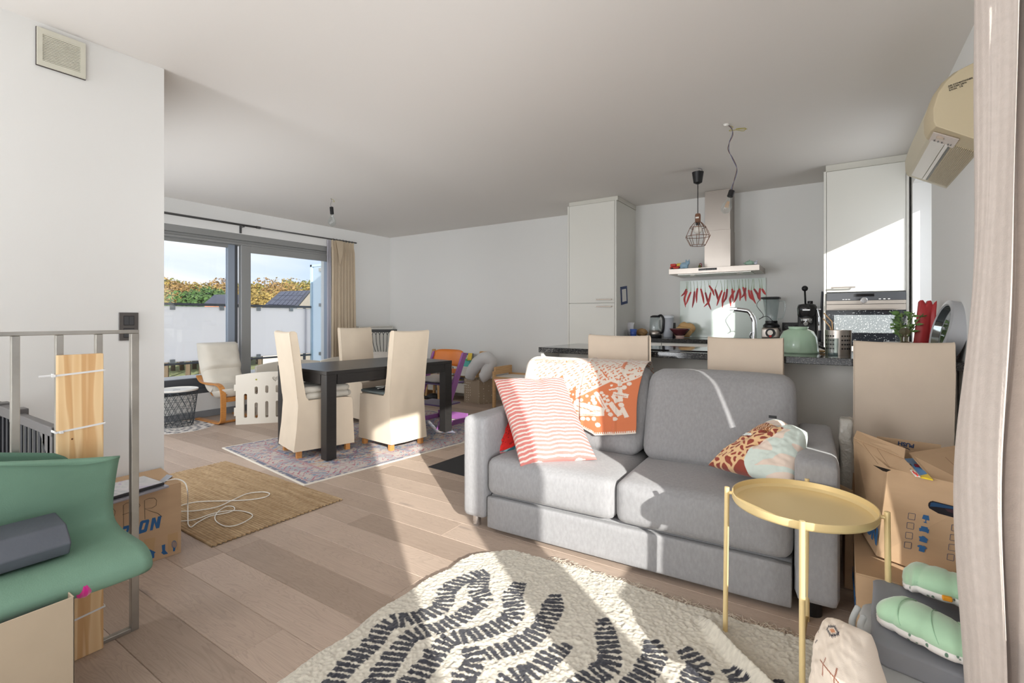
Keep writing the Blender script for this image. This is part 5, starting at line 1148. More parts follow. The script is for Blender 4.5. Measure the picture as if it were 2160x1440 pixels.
def panel(label, p0, p1, h=.56, hearts=True, lift=.0, arch=.03):
    p0, p1 = Vector((p0[0], p0[1], 0)), Vector((p1[0], p1[1], 0)); w = (p1-p0).length; d = (p1-p0).normalized()
    t = thing('playpen_panel', label, 'playpen', p0, math.atan2(d.y, d.x))
    out = [(0, 0), (w, 0)]+[(w*(1-i/12), h-arch*(abs(i/6-1)**2.2)) for i in range(13)]
    out = [(max(.0, min(w, x)), y) for x, y in out]
    holes = []; n = 6; st = (w-.08)/n
    for i in range(n):
        x = .04+st*(i+.5); ph = .11*math.sin(PI*(i+.5)/n)
        holes.append(slot(x, .13+ph*.2, .036, .15+ph*.35)); holes.append(slot(x, h-.22+ph*.3, .036, .09))
    holes[0] = slot(.04+st*.5, .2, .036, .27); holes.pop(1)
    if hearts:
        cxh, cyh = w*.55, h-.075; holes.append([(cxh+.0022*16*math.sin(a)**3, cyh+.0022*(13*math.cos(a)-5*math.cos(2*a)-2*math.cos(3*a)-math.cos(4*a))) for a in [2*PI*i/28 for i in range(28)]])
    M = frame((0, 0, lift), (1, 0, 0), (0, 0, 1), (0, -1, 0))
    o = cutout('slotted_panel', out, holes, .03, PLAYP, t, M, bevel=.003)
    MB().box((-.008, 0, .14+lift), (.022, .036, .09)).box((-.008, 0, .40+lift), (.022, .036, .07)).build('hinge_block', PLAYP, t, bevel=.003)
    if hearts:
        st_ = [(.03*(1 if i % 2 else .55)*math.cos(2*PI*i/10+.3), .03*(1 if i % 2 else .55)*math.sin(2*PI*i/10+.3)) for i in range(10)]
        MB().prism(st_, .004, M @ Matrix.Translation((w*.28, h-.075, .0145))).build('star_relief', PLAYP, t, bevel=.001); MB().cyl((w*.28, -.0185, h-.077+lift), (w*.28, -.0205, h-.077+lift), .009, n=12).build('sticker', mat('olive_sticker', (150, 150, 40), .6), t)
    return t
panel('nearest white playpen panel with heart cut-out beside the armchair', (-5.40, 2.79), (-4.95, 3.34), .56)
panel('white playpen panel running along under the window, seen behind the armchair', (-5.93, 3.3), (-5.95, 4.2), .60, False, arch=.04)
panel('white playpen panel under the window nearest the curtain', (-5.95, 4.22), (-5.9, 5.0), .60, False, arch=.04)
panel('small inner white playpen panel between the armchair and the first chair', (-5.72, 3.2), (-5.2, 3.6), .52, False, arch=.06)
for (nm, c_, x, y, m, lb) in (('toy_ball', 'toy', -5.33, 3.42, mat('green_ball', (60, 140, 90), .5), 'green ball inside the white playpen'), ('toy_blocks', 'toy', -5.4, 3.6, mat('grey_blue_bucket', (110, 130, 150), .5), 'blue-grey toy bucket inside the white playpen')):
    b = MB(); (b.ball((0, 0, .05), .05, 16) if nm == 'toy_ball' else b.lathe([(0, 0), (.05, 0), (.065, .12), (.06, .12), (.046, .006), (0, .006)], n=20)); o = b.build(nm, m, smooth=True); o.location = (x, y, .001); tag(o, lb, c_)

# ------------------------------------------------------------------ purple high chair
hc = thing('childs_high_chair', 'purple adjustable childs chair with orange backrest behind the table', 'high chair', (-3.6, 3.9, 0), world=True)
PUR = mat('purple_lacquer', (146, 92, 150), .35); PURD = mat('purple_dark', (92, 70, 116), .35); ORG = mat('orange_lacquer', (206, 116, 44), .3)
for X in (-3.40, -3.83):
    b = MB(); b.hexa([(X-.012, 3.78, 0), (X+.012, 3.78, 0), (X+.012, 3.88, 0), (X-.012, 3.88, 0), (X-.012, 4.20, .775), (X+.012, 4.20, .775), (X+.012, 4.275, .765), (X-.012, 4.275, .765)]); b.build('side_upright', PUR, hc, bevel=.004)
    b = MB(); b.hexa([(X-.012, 3.80, .0), (X+.012, 3.80, .0), (X+.012, 4.32, .0), (X-.012, 4.32, .0), (X-.012, 3.86, .06), (X+.012, 3.86, .06), (X+.012, 4.30, .05), (X-.012, 4.30, .05)]); b.build('foot_beam', PUR, hc, bevel=.004)
MB().bx(-3.83, -3.40, 4.28, 4.30, .01, .09).build('crossbar', PUR, hc, bevel=.003)
def bend(z0, z1, Y, dep):
    def f(u, v): return (-3.82+.41*u, Y+dep*math.sin(PI*u)+(z0+(z1-z0)*v-z0)*.3, z0+(z1-z0)*v-.02*abs(2*u-1)**6*(v > .5))
    return f
o = MB().grid(bend(.62, .80, 4.16, .06), 16, 6).build('backrest', ORG, hc, True); s = o.modifiers.new('s', 'SOLIDIFY'); s.thickness = .012
MB().bx(-3.82, -3.41, 4.12, 4.14, .55, .60).build('back_slat', ORG, hc, bevel=.004)
for z, d_ in ((.44, .34), (.22, .3)):
    MB().bx(-3.82, -3.41, 4.0-d_*.6+z*.25, 4.0+d_*.4+z*.25, z, z+.016).build('seat' if z > .4 else 'footrest', PURD, hc, bevel=.004)
o = MB().soft((0, 0, 0), (.3, .26, .05), .02, 8, .01, fn=lambda p: p+Vector((0, 0, .01*nrm(p.x*12, p.y*12)))).build('seat_cloth', cloth('white_cloth', (206, 200, 194)), smooth=True, weld=True); o.location = (-3.61, 4.05, .487); tag(o, 'crumpled white cloth on the seat of the purple chair', 'cloth')

# ------------------------------------------------------------------ toy shelf along the back wall
ts = thing('toy_shelf', 'low wood and white toy shelf with sloping bins at the back wall', 'shelf', (-4.75, 5.45, 0), world=True)
TS0, TS1 = at(902, 800, Y=5.45).x, at(1003, 760, Y=5.45).x
zt = at(1003, 741, Y=5.5).z
for X in (TS0, TS1, (TS0*.62+TS1*.38)):
    b = MB(); b.hexa([(X-.012, 5.34, 0), (X+.012, 5.34, 0), (X+.012, 5.62, 0), (X-.012, 5.62, 0), (X-.012, 5.56, zt), (X+.012, 5.56, zt), (X+.012, 5.62, zt), (X-.012, 5.62, zt)]); b.build('side_panel', WOOD_L, ts, bevel=.003)
MB().bx(TS1+.012, TS1+.10, 5.56, 5.585, zt-.25, zt).build('end_board', WOOD_L, ts, bevel=.004)
for z, y in ((.12, 5.42), (.33, 5.46), (.52, 5.5)): MB().bx(TS0+.012, TS1-.012, y-.0, y+.015, z-.02, z+.0).build('rail', WOOD_L, ts)
BIN = mat('bin_white', (214, 212, 206), .5)
def bin_(x0, x1, z, y, lb, m=BIN):
    w = x1-x0; t = thing('storage_bin', lb, 'bin', ((x0+x1)/2, y, z))
    o_, i_ = w/2, w/2-.008
    b = MB()
    b.hexa([(-o_+.015, -.12, 0), (o_-.015, -.12, 0), (o_-.015, .1, 0), (-o_+.015, .1, 0), (-o_+.013, -.125, .006), (o_-.013, -.125, .006), (o_-.013, .105, .006), (-o_+.013, .105, .006)])
    for (a, c) in (((-1, -1), (1, -1)), ((1, -1), (1, 1)), ((1, 1), (-1, 1)), ((-1, 1), (-1, -1))):
        p0 = Vector((a[0]*(o_-.015), -.01+a[1]*.11, 0)); p1 = Vector((c[0]*(o_-.015), -.01+c[1]*.11, 0)); q0 = Vector((a[0]*o_, -.01+a[1]*.125, .13)); q1 = Vector((c[0]*o_, -.01+c[1]*.125, .13)); nn = Vector((a[0]+c[0], a[1]+c[1], 0)).normalized()*.003
        b.hexa([p0, p1, p1-nn, p0-nn, q0, q1, q1-nn, q0-nn])
    b.build('tub', m, t); e = MB()
    for (x0_, x1_, y0_, y1_) in ((-o_-.008, o_+.008, -.145, -.132), (-o_-.008, o_+.008, .112, .125), (-o_-.008, -o_+.002, -.132, .112), (o_-.002, o_+.008, -.132, .112)): e.bx(x0_, x1_, y0_, y1_, .124, .136)
    e.build('rim', m, t, bevel=.002, seg=1); return t
w3 = (TS1-TS0-.04)/3
names = ('left', 'middle', 'right')
for i in range(3):
    bin_(TS0+.02+i*w3+.008, TS0+.02+(i+1)*w3-.008, .11, 5.42, 'white storage bin in the %s of the bottom row of the toy shelf' % names[i])
for i in range(3):
    bin_(TS0+.02+i*w3+.008, TS0+.02+(i+1)*w3-.008, .345, 5.46, ('white storage bin in the %s of the upper row of the toy shelf' % names[i]))
bin_(TS1-.15, TS1-.03, .415, 5.49, 'small turquoise bin high on the toy shelf beside the wood end', mat('turquoise', (96, 186, 176), .5))
def book(x0, x1, y, z0, z1, rgb, lb, tilt=-.25, th=.012, cov=None):
    t = thing('book', lb, 'book', ((x0+x1)/2, y, z0), rot=(tilt, 0, 0)); w = x1-x0; h = z1-z0
    MB().bx(-w/2, w/2, -.0015-th/2, .0-th/2, 0, h).bx(-w/2, w/2, th/2, th/2+.0015, 0, h).bx(-w/2-.0015, -w/2, -.0015-th/2, th/2+.0015, 0, h).build('cover', cov or mat('book_cover', rgb, .5), t)
    MB().bx(-w/2+.002, w/2-.003, -th/2+.0005, th/2-.0005, .003, h-.003).build('pages', PAPERM, t); return t
zc = lambda y: at(950, y, Y=5.5).z
xc = lambda x: at(x, 760, Y=5.5).x
book(xc(955), xc(988), 5.545, zc(785), zc(743), (56, 92, 150), 'blue book at the top back of the toy shelf')
book(xc(966), xc(989), 5.52, zc(790), zc(747), (60, 150, 90), 'book with a colourful animal cover at the top of the toy shelf', cov=ramp_mat('animal_cover', [(.35, (200, 184, 120)), (.45, (120, 150, 90)), (.55, (226, 220, 200)), (.65, (180, 120, 70)), (.8, (240, 236, 220))], 'noise', 34, .5))
book(xc(982), xc(990), 5.54, zc(762), zc(743), (226, 192, 60), 'yellow book peeping out at the top of the toy shelf')
book(xc(962), xc(967), 5.5, zc(785), zc(768), (220, 180, 50), 'small yellow book beside the turquoise bin', th=.01)
book(xc(968), xc(986), 5.475, .50, .575, (70, 170, 90), 'green-edged book standing in the turquoise bin')
for i, (x0, x1, z, c_, lb) in enumerate(((926, 940, .25, (196, 48, 44), 'red book lying in the bottom middle bin'), (956, 976, .25, (226, 196, 70), 'yellow book lying in the bottom right bin'), (950, 978, .262, (110, 104, 150), 'purple picture book lying in the bottom right bin'))):
    t = thing('book', lb, 'book', ((xc(x0)+xc(x1))/2, 5.4, z+.012*i)); w = xc(x1)-xc(x0)
    MB().box((0, 0, .006), (w, .16, .012)).build('cover', mat('bk%d' % i, c_, .5), t, bevel=.002)
for i in range(3):
    o = MB().box((0, 0, .011), (.24, .17, .02)).build('white_book', mat('wb%d' % i, [(206, 200, 188), (190, 182, 166), (214, 208, 196)][i], .6), bevel=.002); o.location = (at(928, 790, Y=5.2).x+.015*i, 5.12, .30+i*.021); o.rotation_euler = (0, 0, .1*i)
    tag(o, ('bottom', 'middle', 'top')[i]+' book of the pale pile on the stool under the table', 'book')
st = thing('stool', 'low wooden stool carrying pale books behind the dining table', 'stool', (at(928, 790, Y=5.2).x, 5.12, 0))
MB().box((0, 0, .29), (.28, .2, .018)).build('seat', WOOD_L, st, bevel=.004)
for sx in (-1, 1):
    for sy in (-1, 1): MB().cyl((sx*.12, sy*.08, 0), (sx*.1, sy*.07, .282), .014, n=10).build('leg', WOOD_L, st)
o = thing('hair_dryer', 'black hand appliance lying on the floor behind the table', 'appliance', (at(915, 845, Z=0).x, at(915, 845, Z=0).y-.08, .06), .5)
MB().tube(spline([(-.16, 0, .03), (-.08, 0, .0), (.0, 0, -.01)], 5), .022, 10).ball((.05, 0, 0), (.1, .06, .058), 16).build('body', BLACK, o, True); MB().tube(spline([(-.16, 0, .03), (-.25, .02, .0), (-.34, .05, -.05)], 5), .006).build('cord', BLACK, o, True)
# dotted box with body pillow
DOT = ramp_mat('polka_cardboard', [(.0, (226, 218, 206)), (.19, (222, 212, 198)), (.23, (166, 150, 130)), (1, (166, 150, 130))], 'dots', 30, .85, dist=.25)
pb = thing('polka_dot_box', 'open taupe box with white dots standing before the toy shelf end', 'box', (0, 0, 0), world=True)
q0, q1, q2 = at(979, 847, Z=0), at(1011, 852, Z=0), at(1044, 849, Z=0); q3 = q0+(q2-q1); pb.location = q1; hb = at(1011, 801, Y=q1.y).z
def wallq(a, e, z0, z1, th, m, nm):
    n_ = Vector((-(e-a).y, (e-a).x, 0)).normalized()*th
    return MB().hexa([a+Vector((0, 0, z0)), e+Vector((0, 0, z0)), e+n_+Vector((0, 0, z0)), a+n_+Vector((0, 0, z0)), a+Vector((0, 0, z1)), e+Vector((0, 0, z1)), e+n_+Vector((0, 0, z1)), a+n_+Vector((0, 0, z1))]).build(nm, m, pb)
for a, e in ((q0, q1), (q1, q2), (q2, q3), (q3, q0)): wallq(a, e, 0, hb, .006, DOT, 'side')
MB().hexa([q0+Vector((0, 0, .001)), q1+Vector((0, 0, .001)), q2+Vector((0, 0, .001)), q3+Vector((0, 0, .001)), q0+Vector((0, 0, .006)), q1+Vector((0, 0, .006)), q2+Vector((0, 0, .006)), q3+Vector((0, 0, .006))]).build('bottom', DOT, pb)
MB().tube([at(983, 803, Y=q1.y)+Vector((0, .05, 0)), at(983, 803, Y=q1.y)+Vector((0, .05, .001))], .001).build('seam', DOT, pb)
GP = cloth('grey_pillow', (204, 203, 202), (300, .3), var=(5, .06))
def gp(x, y, Y): return at(x, y, Y=Y)
P_ = spline([gp(990, 800, 5.2), gp(996, 782, 5.2), gp(1008, 766, 5.22), gp(1024, 757, 5.26), gp(1034, 764, 5.3), gp(1030, 778, 5.28), gp(1022, 792, 5.22), gp(1013, 798, 5.18)], 8)
b = MB(); rr = [.062+.035*math.sin(PI*i/(len(P_)-1)) for i in range(len(P_))]; rr[0] = .03; rr[-1] = .035; rr[1] = .05; rr[-2] = .05
b.tube(P_, rr, 20)
b.v = [tuple(Vector(p)+Vector((0, 0, 1))*.010*noise.noise(Vector(p)*14)+Vector((1, 0, 0))*.008*noise.noise(Vector(p)*11+Vector((5, 5, 5)))) for p in b.v]
tag(b.build('body_pillow', GP, smooth=True), 'grey bolster pillow folded double on the dotted box', 'pillow')
# children's bed / table
kt = thing('wooden_play_table', 'low light wood play table with white top beside the dotted box', 'play table', (-3.5, 5.2, 0), world=True)
kx0, kx1 = at(1044, 850, Y=5.2).x, -2.75
for X in (kx0, kx1): MB().bx(X, X+.035, 5.14, 5.175, 0, .465 if X == kx0 else .4).bx(X, X+.035, 5.52, 5.555, 0, .52 if X == kx0 else .4).build('post', WOOD_L, kt, bevel=.003)
MB().bx(kx0+.0, kx0+.03, 5.175, 5.52, .42, .52).build('end_board', WOOD_L, kt, bevel=.003)
MB().bx(kx0+.035, kx1, 5.14, 5.165, .33, .40).build('rail', WOOD_L, kt, bevel=.003); MB().bx(kx0+.035, kx1, 5.53, 5.555, .33, .42).build('rail', WOOD_L, kt, bevel=.003)
MB().bx(kx0+.035, kx1+.02, 5.165, 5.53, .385, .40).build('white_top', WPLAST, kt)
# ------------------------------------------------------------------ sofa
SOFA = cloth('grey_sofa_fabric', (148, 147, 148), (700, .5), var=(90, .10), rough=.95, sheen=.2, stretch=(1, 1, .45))
sf = thing('sofa', 'grey two-seat fabric sofa with box arms and drawer base', 'sofa', (-1.705, 2.105, 0), math.radians(1.9))
SW, SD = 1.735, .80
def sbox(nm, x0, x1, y0, y1, z0, z1, r=.03, n=8, puff=0., fn=None, m=None, par=None):
    return MB().soft(((x0+x1)/2, (y0+y1)/2, (z0+z1)/2), (x1-x0, y1-y0, z1-z0), r, n, puff, fn=fn).build(nm, m or SOFA, par or sf, smooth=True, weld=True)
sbox('armrest', 0, .148, 0, SD, .065, .615, .028); sbox('armrest', SW-.148, SW, 0, SD, .065, .615, .028)
sbox('drawer_front', .156, SW-.156, .008, .05, .025, .195, .012)
sbox('base_frame', .156, SW-.156, .05, SD-.02, .06, .2, .01); sbox('back_frame', .03, SW-.03, SD-.12, SD+.01, .08, .60, .03)
mid = SW/2
sbox('seat_cushion', .155, mid-.003, .0, .62, .205, .405, .045, 14, .012); sbox('seat_cushion', mid+.003, SW-.155, .0, .62, .205, .405, .045, 14, .012)
sh_ = lambda p: Vector((p.x, p.y+(p.z-.42)*.36, p.z))
sbox('back_cushion', .085, mid-.006, .40, .60, .405, .865, .06, 14, .012, sh_); sbox('back_cushion', mid+.006, SW-.16, .40, .60, .405, .86, .06, 14, .012, sh_)
for x, y, m, r in ((.05, .07, CHROME, .022), (SW-.09, .08, BLACK, .035), (.06, SD-.08, BLACK, .03), (SW-.08, SD-.08, BLACK, .03)): MB().cyl((x, y, 0), (x, y, .066), r, n=20).build('leg', m, sf)
MS = Matrix.Translation((-1.705, 2.105, 0)) @ Matrix.Rotation(math.radians(1.9), 4, 'Z')

# blanket over the left back cushion; its print lives in the cloth's own coordinates
nx, ny = 260, 300
U = np.linspace(0, 1, nx+1)[:, None]*np.ones((1, ny+1)); V = np.linspace(0, 1, ny+1)[None, :]*np.ones((nx+1, 1)); sh = (nx+1, ny+1)
front = lambda z: .40-.014+(z-.42)*.36
# path of the cloth: behind the cushion, over its top, down its front
path = [Vector((0, .80, .60)), Vector((0, .80, .72)), Vector((0, .795, .82)), Vector((0, .765, .876)), Vector((0, .72, .886)), Vector((0, .64, .884)), Vector((0, .575, .862)), Vector((0, .537, .82)), Vector((0, front(.74), .74)), Vector((0, front(.6), .6)), Vector((0, front(.44), .44))]
PS = spline(path, 12); cl = [0]
for i in range(1, len(PS)): cl.append(cl[-1]+(PS[i]-PS[i-1]).length)
cl = np.array(cl); PY_ = np.array([p.y for p in PS]); PZ_ = np.array([p.z for p in PS])
i0 = min(range(len(PS)), key=lambda i: abs(PS[i].y-.60)+abs(PS[i].z-.886)*2)
top_s = cl[i0]
# length that hangs down the front varies along the hem
hem = np.interp(np.linspace(0, 1, nx+1), [0, .18, .3, .40, .68, .705, .90, .905, 1.0], [.10, .22, .31, .335, .415, .425, .40, .40, .385])[:, None]
S = V*(top_s+hem)
py = np.interp(S, cl, PY_); pz_ = np.interp(S, cl, PZ_)
fold = .010*np.exp(-((U-.53-.06*V)/.012)**2)+.012*np.exp(-((U-.36+.08*(V-.6))/.02)**2)*(V > .55)+.008*np.exp(-((U-.845)/.012)**2)
f5 = vnoise(sh, 40, r_)
fr = np.clip((S-top_s)/.08, 0, 1)
Yb = py-(.012+fold+.008*f5)*fr; Zb = pz_+(.010+fold*.8+.004*f5)*(1-fr)
Xb = .065+U*.775+.01*np.sin(V*9)*(U < .1)+.006*np.sin(V*14)
Xb = Xb+0*S
# left border rounds over the cushion's end
le = np.clip((.06-U)/.06, 0, 1); Yb = Yb+le**2*.05*fr; Zb = Zb-le**2*.04
# picture coordinates of the print (as in the photograph's detail, 1872 x 1440 units)
s0 = np.clip((S-top_s)/.42, -1.2, 1)
pxl = 30+U*1640; pyl = 200+s0*1120+U*60
TER, CRM = L3((192, 112, 76)), L3((206, 196, 184))
col = np.ones(sh+(3,))*CRM
poly = np.interp(pxl, [0, 430, 670, 740, 800, 885, 905, 1310, 1430, 1600, 1700], [1500, 880, 470, 640, 760, 640, 850, 560, 600, 510, 420])
terr = pyl > poly; terr |= (pxl > 1390) & (pyl < 330) & (pyl > 190) & (f5 > .3)
n1 = vnoise(sh, 4, r_); n2 = vnoise(sh, 9, r_)
# dashes on the white part
def dashes(cell, ang, w, l, thr, seed):
    c, s_ = math.cos(ang), math.sin(ang); a = (pxl*c+pyl*s_)/cell[0]; b_ = (-pxl*s_+pyl*c)/cell[1]; ia, ib = np.floor(a), np.floor(b_)
    h = np.abs(np.sin(ia*127.1+ib*311.7+seed)*43758.5) % 1; h2 = np.abs(np.sin(ia*269.5+ib*183.3+seed)*43758.5) % 1
    fa, fb = a-ia-.5+(h2-.5)*.3, b_-ib-.5+(h-.5)*.3
    return (np.abs(fa) < l) & (np.abs(fb) < w) & (h > thr)
dsh = (dashes((70, 46), -.75, .16, .30, .25, 1) & (pyl < poly-20) & (pxl > 250)) | (dashes((44, 60), -.55, .2, .2, .35, 4) & (pxl > 1000) & (pyl > 300) & (pyl < poly-30)) | (dashes((150, 22), -.08, .2, .42, .3, 9) & (pyl < 300) & (pxl < 760) & (pyl > 180))
def circ(x, y, r): return (pxl-x)**2+(pyl-y)**2 < (r*(.9+.2*n2))**2
wh = np.zeros(sh, bool)
for (x, y, r) in ((840, 880, 32), (815, 950, 30), (840, 1030, 26), (930, 880, 26), (985, 865, 24), (1160, 755, 26), (1130, 810, 26), (1135, 860, 28), (1160, 900, 30), (1225, 740, 22), (1255, 775, 20), (1300, 790, 20), (1275, 830, 20), (1320, 850, 24), (1310, 905, 24), (1435, 600, 26), (1490, 640, 32), (1540, 580, 30), (1420, 660, 24), (1490, 905, 36), (1500, 990, 30), (1365, 1055, 30), (1330, 1000, 24), (1420, 1115, 28), (1215, 1225, 34), (1085, 1150, 26), (1020, 1150, 28), (940, 1130, 26), (1160, 1140, 28), (620, 578, 14), (605, 660, 16), (562, 738, 18), (525, 742, 10), (475, 865, 12), (625, 875, 14), (655, 915, 18), (605, 935, 12), (815, 775, 18), (865, 790, 16), (840, 710, 14), (1330, 620, 16), (1050, 800, 20), (1090, 910, 18), (805, 1085, 20), (735, 1080, 14)): wh |= circ(x, y, r)
def bar(x0, y0, x1, y1, w):
    dx, dy = x1-x0, y1-y0; l = math.hypot(dx, dy); t = ((pxl-x0)*dx+(pyl-y0)*dy)/l; q = np.abs(-(pxl-x0)*dy+(pyl-y0)*dx)/l; return (t > 0) & (t < l) & (q < w*(.85+.3*n2))
for b_ in ((530, 985, 800, 1020, 22), (880, 925, 1290, 1010, 42), (870, 980, 1100, 1050, 30), (860, 1085, 1290, 1060, 26), (1170, 760, 1310, 980, 26), (1350, 880, 1480, 1060, 34), (1310, 690, 1400, 665, 12), (1440, 640, 1480, 860, 26), (1370, 740, 1560, 770, 30), (1370, 770, 1440, 870, 26), (1500, 940, 1560, 1080, 26), (560, 830, 520, 940, 26), (720, 860, 700, 980, 30), (700, 740, 690, 840, 30)): wh |= bar(*b_)
tb2 = np.zeros(sh, bool)
for b_ in ((920, 960, 1110, 1015, 6), (1150, 1010, 1240, 1020, 5), (900, 1090, 1180, 1080, 4), (1200, 790, 1290, 960, 4), (1385, 750, 1540, 778, 4), (1150, 380, 1250, 500, 6), (1480, 440, 1560, 425, 6), (1350, 510, 1430, 525, 8)): tb2 |= bar(*b_)
k = ((terr & ~(wh & terr)) | dsh | tb2); col[k] = TER
hemd = (top_s+hem-S); st = (hemd < .012) & ((np.sin(U*420) > -.1) | (hemd < .003)); col[st] = CRM
co = np.stack([Xb, Yb, Zb], -1).reshape(-1, 3); co = np.array([list(MS @ Vector(p)) for p in co])-np.array([-1.4, 2.6, .5]); co = co.reshape(sh+(3,))
bl = colour_mesh('throw_blanket', nx, ny, (co[..., 0], co[..., 1], co[..., 2]), col, attr_mat('wool_blanket', .95, (420, .4), sheen=.3), None, (-1.4, 2.6, .5), 0, .004)
tag(bl, 'terracotta and cream patterned blanket draped over the left sofa back', 'blanket')

def pillow4(name, TL, TR, BR, BL, th, m, n=48, wr=.006, pinch=.05, colfn=None, seed=0, dents=(), pieces=True):
    """stuffed pillow between four corner points; colfn(u, v) gives the print"""
    TL, TR, BR, BL = map(Vector, (TL, TR, BR, BL)); N = ((TR-TL).cross(BL-TL)).normalized()
    c = (TL+TR+BR+BL)/4
    if N.dot(Vector((0, 0, CH))-c) < 0: N = -N
    vs = []; cols = []
    for side in (1, -1):
        for i in range(n+1):
            for j in range(n+1):
                u, v = i/n, j/n; a, b_ = 2*u-1, 2*v-1
                uu = .5+(u-.5)*(1-pinch*(1-b_*b_)*abs(a)**3); vv = .5+(v-.5)*(1-pinch*(1-a*a)*abs(b_)**3)
                p = TL.lerp(TR, uu).lerp(BL.lerp(BR, uu), vv)
                f = ((1-a**2)*(1-b_**2)); h = th*.5*f**.42 if f > 0 else 0
                w = wr*(nrm(u*6, v*6, 1, seed)+.6*nrm(u*15, v*13, 1, seed+3))*min(1, f*6)
                for (du, dv, dr, dd) in dents: w -= dd*math.exp(-(((u-du)**2+(v-dv)**2)/dr**2))*(1 if side > 0 else 0)
                vs.append(p+N*side*(h+w)-c)
    k = (n+1)**2; fs = []
    for i in range(n):
        for j in range(n): a = i*(n+1)+j; fs += [(a, a+1, a+n+2, a+n+1), (k+a, k+a+n+1, k+a+n+2, k+a+1)]
    b = MB().add(vs, fs); o = b.build(name, m, smooth=True, weld=True); o.location = c
    if colfn:
        ca = o.data.color_attributes.new('Col', 'FLOAT_COLOR', 'POINT'); g = np.linspace(0, 1, n+1); uu, vv = g[:, None]*np.ones((1, n+1)), g[None, :]*np.ones((n+1, 1))
        cc = colfn(uu, vv).reshape(-1, 3); cc = np.concatenate([cc, cc]); cc = np.concatenate([cc, np.ones((len(cc), 1))], 1); ca.data.foreach_set('color', cc.astype(np.float32).ravel())
    return o
def stripes(u, v):
    n = u.shape; w = np.sin(u*9)*.006+np.sin(u*23+v*9)*.004+np.sin(u*51)*.0015+.03*(u-.5)**2*np.sign(.5-v)
    f = ((v+w)*25) % 1; m = ((f < .40) & (u > .003))[..., None]; return np.where(m, L3((212, 202, 194)), L3((200, 122, 114)))
sp_ = pillow4('striped_pillow', at(1042, 800, Y=2.41), at(1188, 796, Y=2.58), at(1259, 969, Y=2.34), at(1098, 984, Y=2.125), .17, attr_mat('striped_cotton', .85, (400, .25), sheen=.15), 320, .007, .04, stripes, 2, ((.62, .04, .08, .02), (.7, .97, .06, .012)))
tag(sp_, 'large pink and white striped pillow leaning on the left arm of the sofa', 'pillow')
def melon(u, v):
    r0 = np.random.default_rng(4); col = np.ones(u.shape+(3,))*L3((206, 44, 40))
    for i in range(150):
        x, y = r0.uniform(0, 1), r0.uniform(0, .78); a = r0.uniform(1.2, 1.9); dx, dy = (u-x), (v-y); t = dx*math.cos(a)+dy*math.sin(a); q = -dx*math.sin(a)+dy*math.cos(a); col[((t/.016)**2+(q/.006)**2) < 1] = L3((52, 34, 34))
    e = v-.12*np.sin(u*7); col[(e > .80)] = L3((64, 120, 134)); col[(e > .80) & (np.sin(u*40+v*14) > .45)] = L3((150, 200, 200)); col[v > .93] = L3((226, 150, 150)); return col
wm = pillow4('watermelon_pillow', at(1078, 866, Y=2.40), at(1150, 850, Y=2.62), at(1130, 962, Y=2.42), at(1017, 959, Y=2.20), .09, attr_mat('printed_cotton', .85, (400, .25), sheen=.15), 150, .01, .05, melon, 7)
tag(wm, 'red pillow with black seeds tucked behind the striped pillow', 'pillow')
def giraffe(u, v):
    n = u.shape[0]; r0 = np.random.default_rng(11); pts = np.stack([r0.uniform(0, .75, 95), r0.uniform(0, 1.0, 95)], 1)
    # even the spots out a little
    for _ in range(12):
        d = pts[:, None]-pts[None]; q = (d**2).sum(-1)+np.eye(95); f = (d/q[..., None]**1.3*(q < .03)[..., None]).sum(1)*1e-5; pts = np.clip(pts+np.clip(f, -.01, .01), 0, 1)
    wx = u+.012*np.sin(v*31)+.008*np.sin(v*57+u*20); wy = v+.012*np.sin(u*29)+.008*np.sin(u*61)
    D = np.sqrt((wx[..., None]-pts[:, 0])**2+(wy[..., None]-pts[:, 1])**2); D.sort(axis=-1); e = D[..., 1]-D[..., 0]
    col = np.ones(u.shape+(3,))*L3((216, 180, 136)); col[e > .030] = L3((140, 66, 54))
    ed = .60+.10*np.sin(v*5.5+.4)-.14*(1-v)
    mint = (u > ed) | ((v < .16) & (u > .12)); col[mint] = L3((198, 208, 200))
    cl_ = mint & ((np.sin(u*11+2*np.sin(v*7))*np.cos(v*12+u*5)) > .15); col[cl_] = L3((216, 198, 184))
    hd = ((u-.30)/.16)**2+((v-.25)/.08)**2 < 1; col[hd] = L3((176, 124, 80)); tx = np.sin(u*150+np.sin(v*80)*3)*np.sin(v*130)
    col[hd & (tx > .35)] = L3((84, 44, 38)); col[hd & (tx < -.7)] = L3((220, 214, 204))
    s_ = np.abs(np.sqrt(((u-.22)/.12)**2+((v-.42)/.05)**2)-1) < .16; col[s_ & (v > .40)] = L3((96, 44, 40)); s2 = ((u-.2)/.10)**2+((v-.43)/.028)**2 < 1; col[s2] = L3((206, 214, 210))
    return col
gf = pillow4('giraffe_pillow', at(1634, 884, Y=2.50), at(1704, 912, Y=2.38), at(1668, 1022, Y=2.20), at(1494, 981, Y=2.44), .15, bpy.data.materials['printed_cotton'], 200, .009, -.02, None, 13, ((.34, .0, .10, .0), (.5, .05, .10, .035), (.46, .3, .05, .025), (.5, .55, .05, .018)))
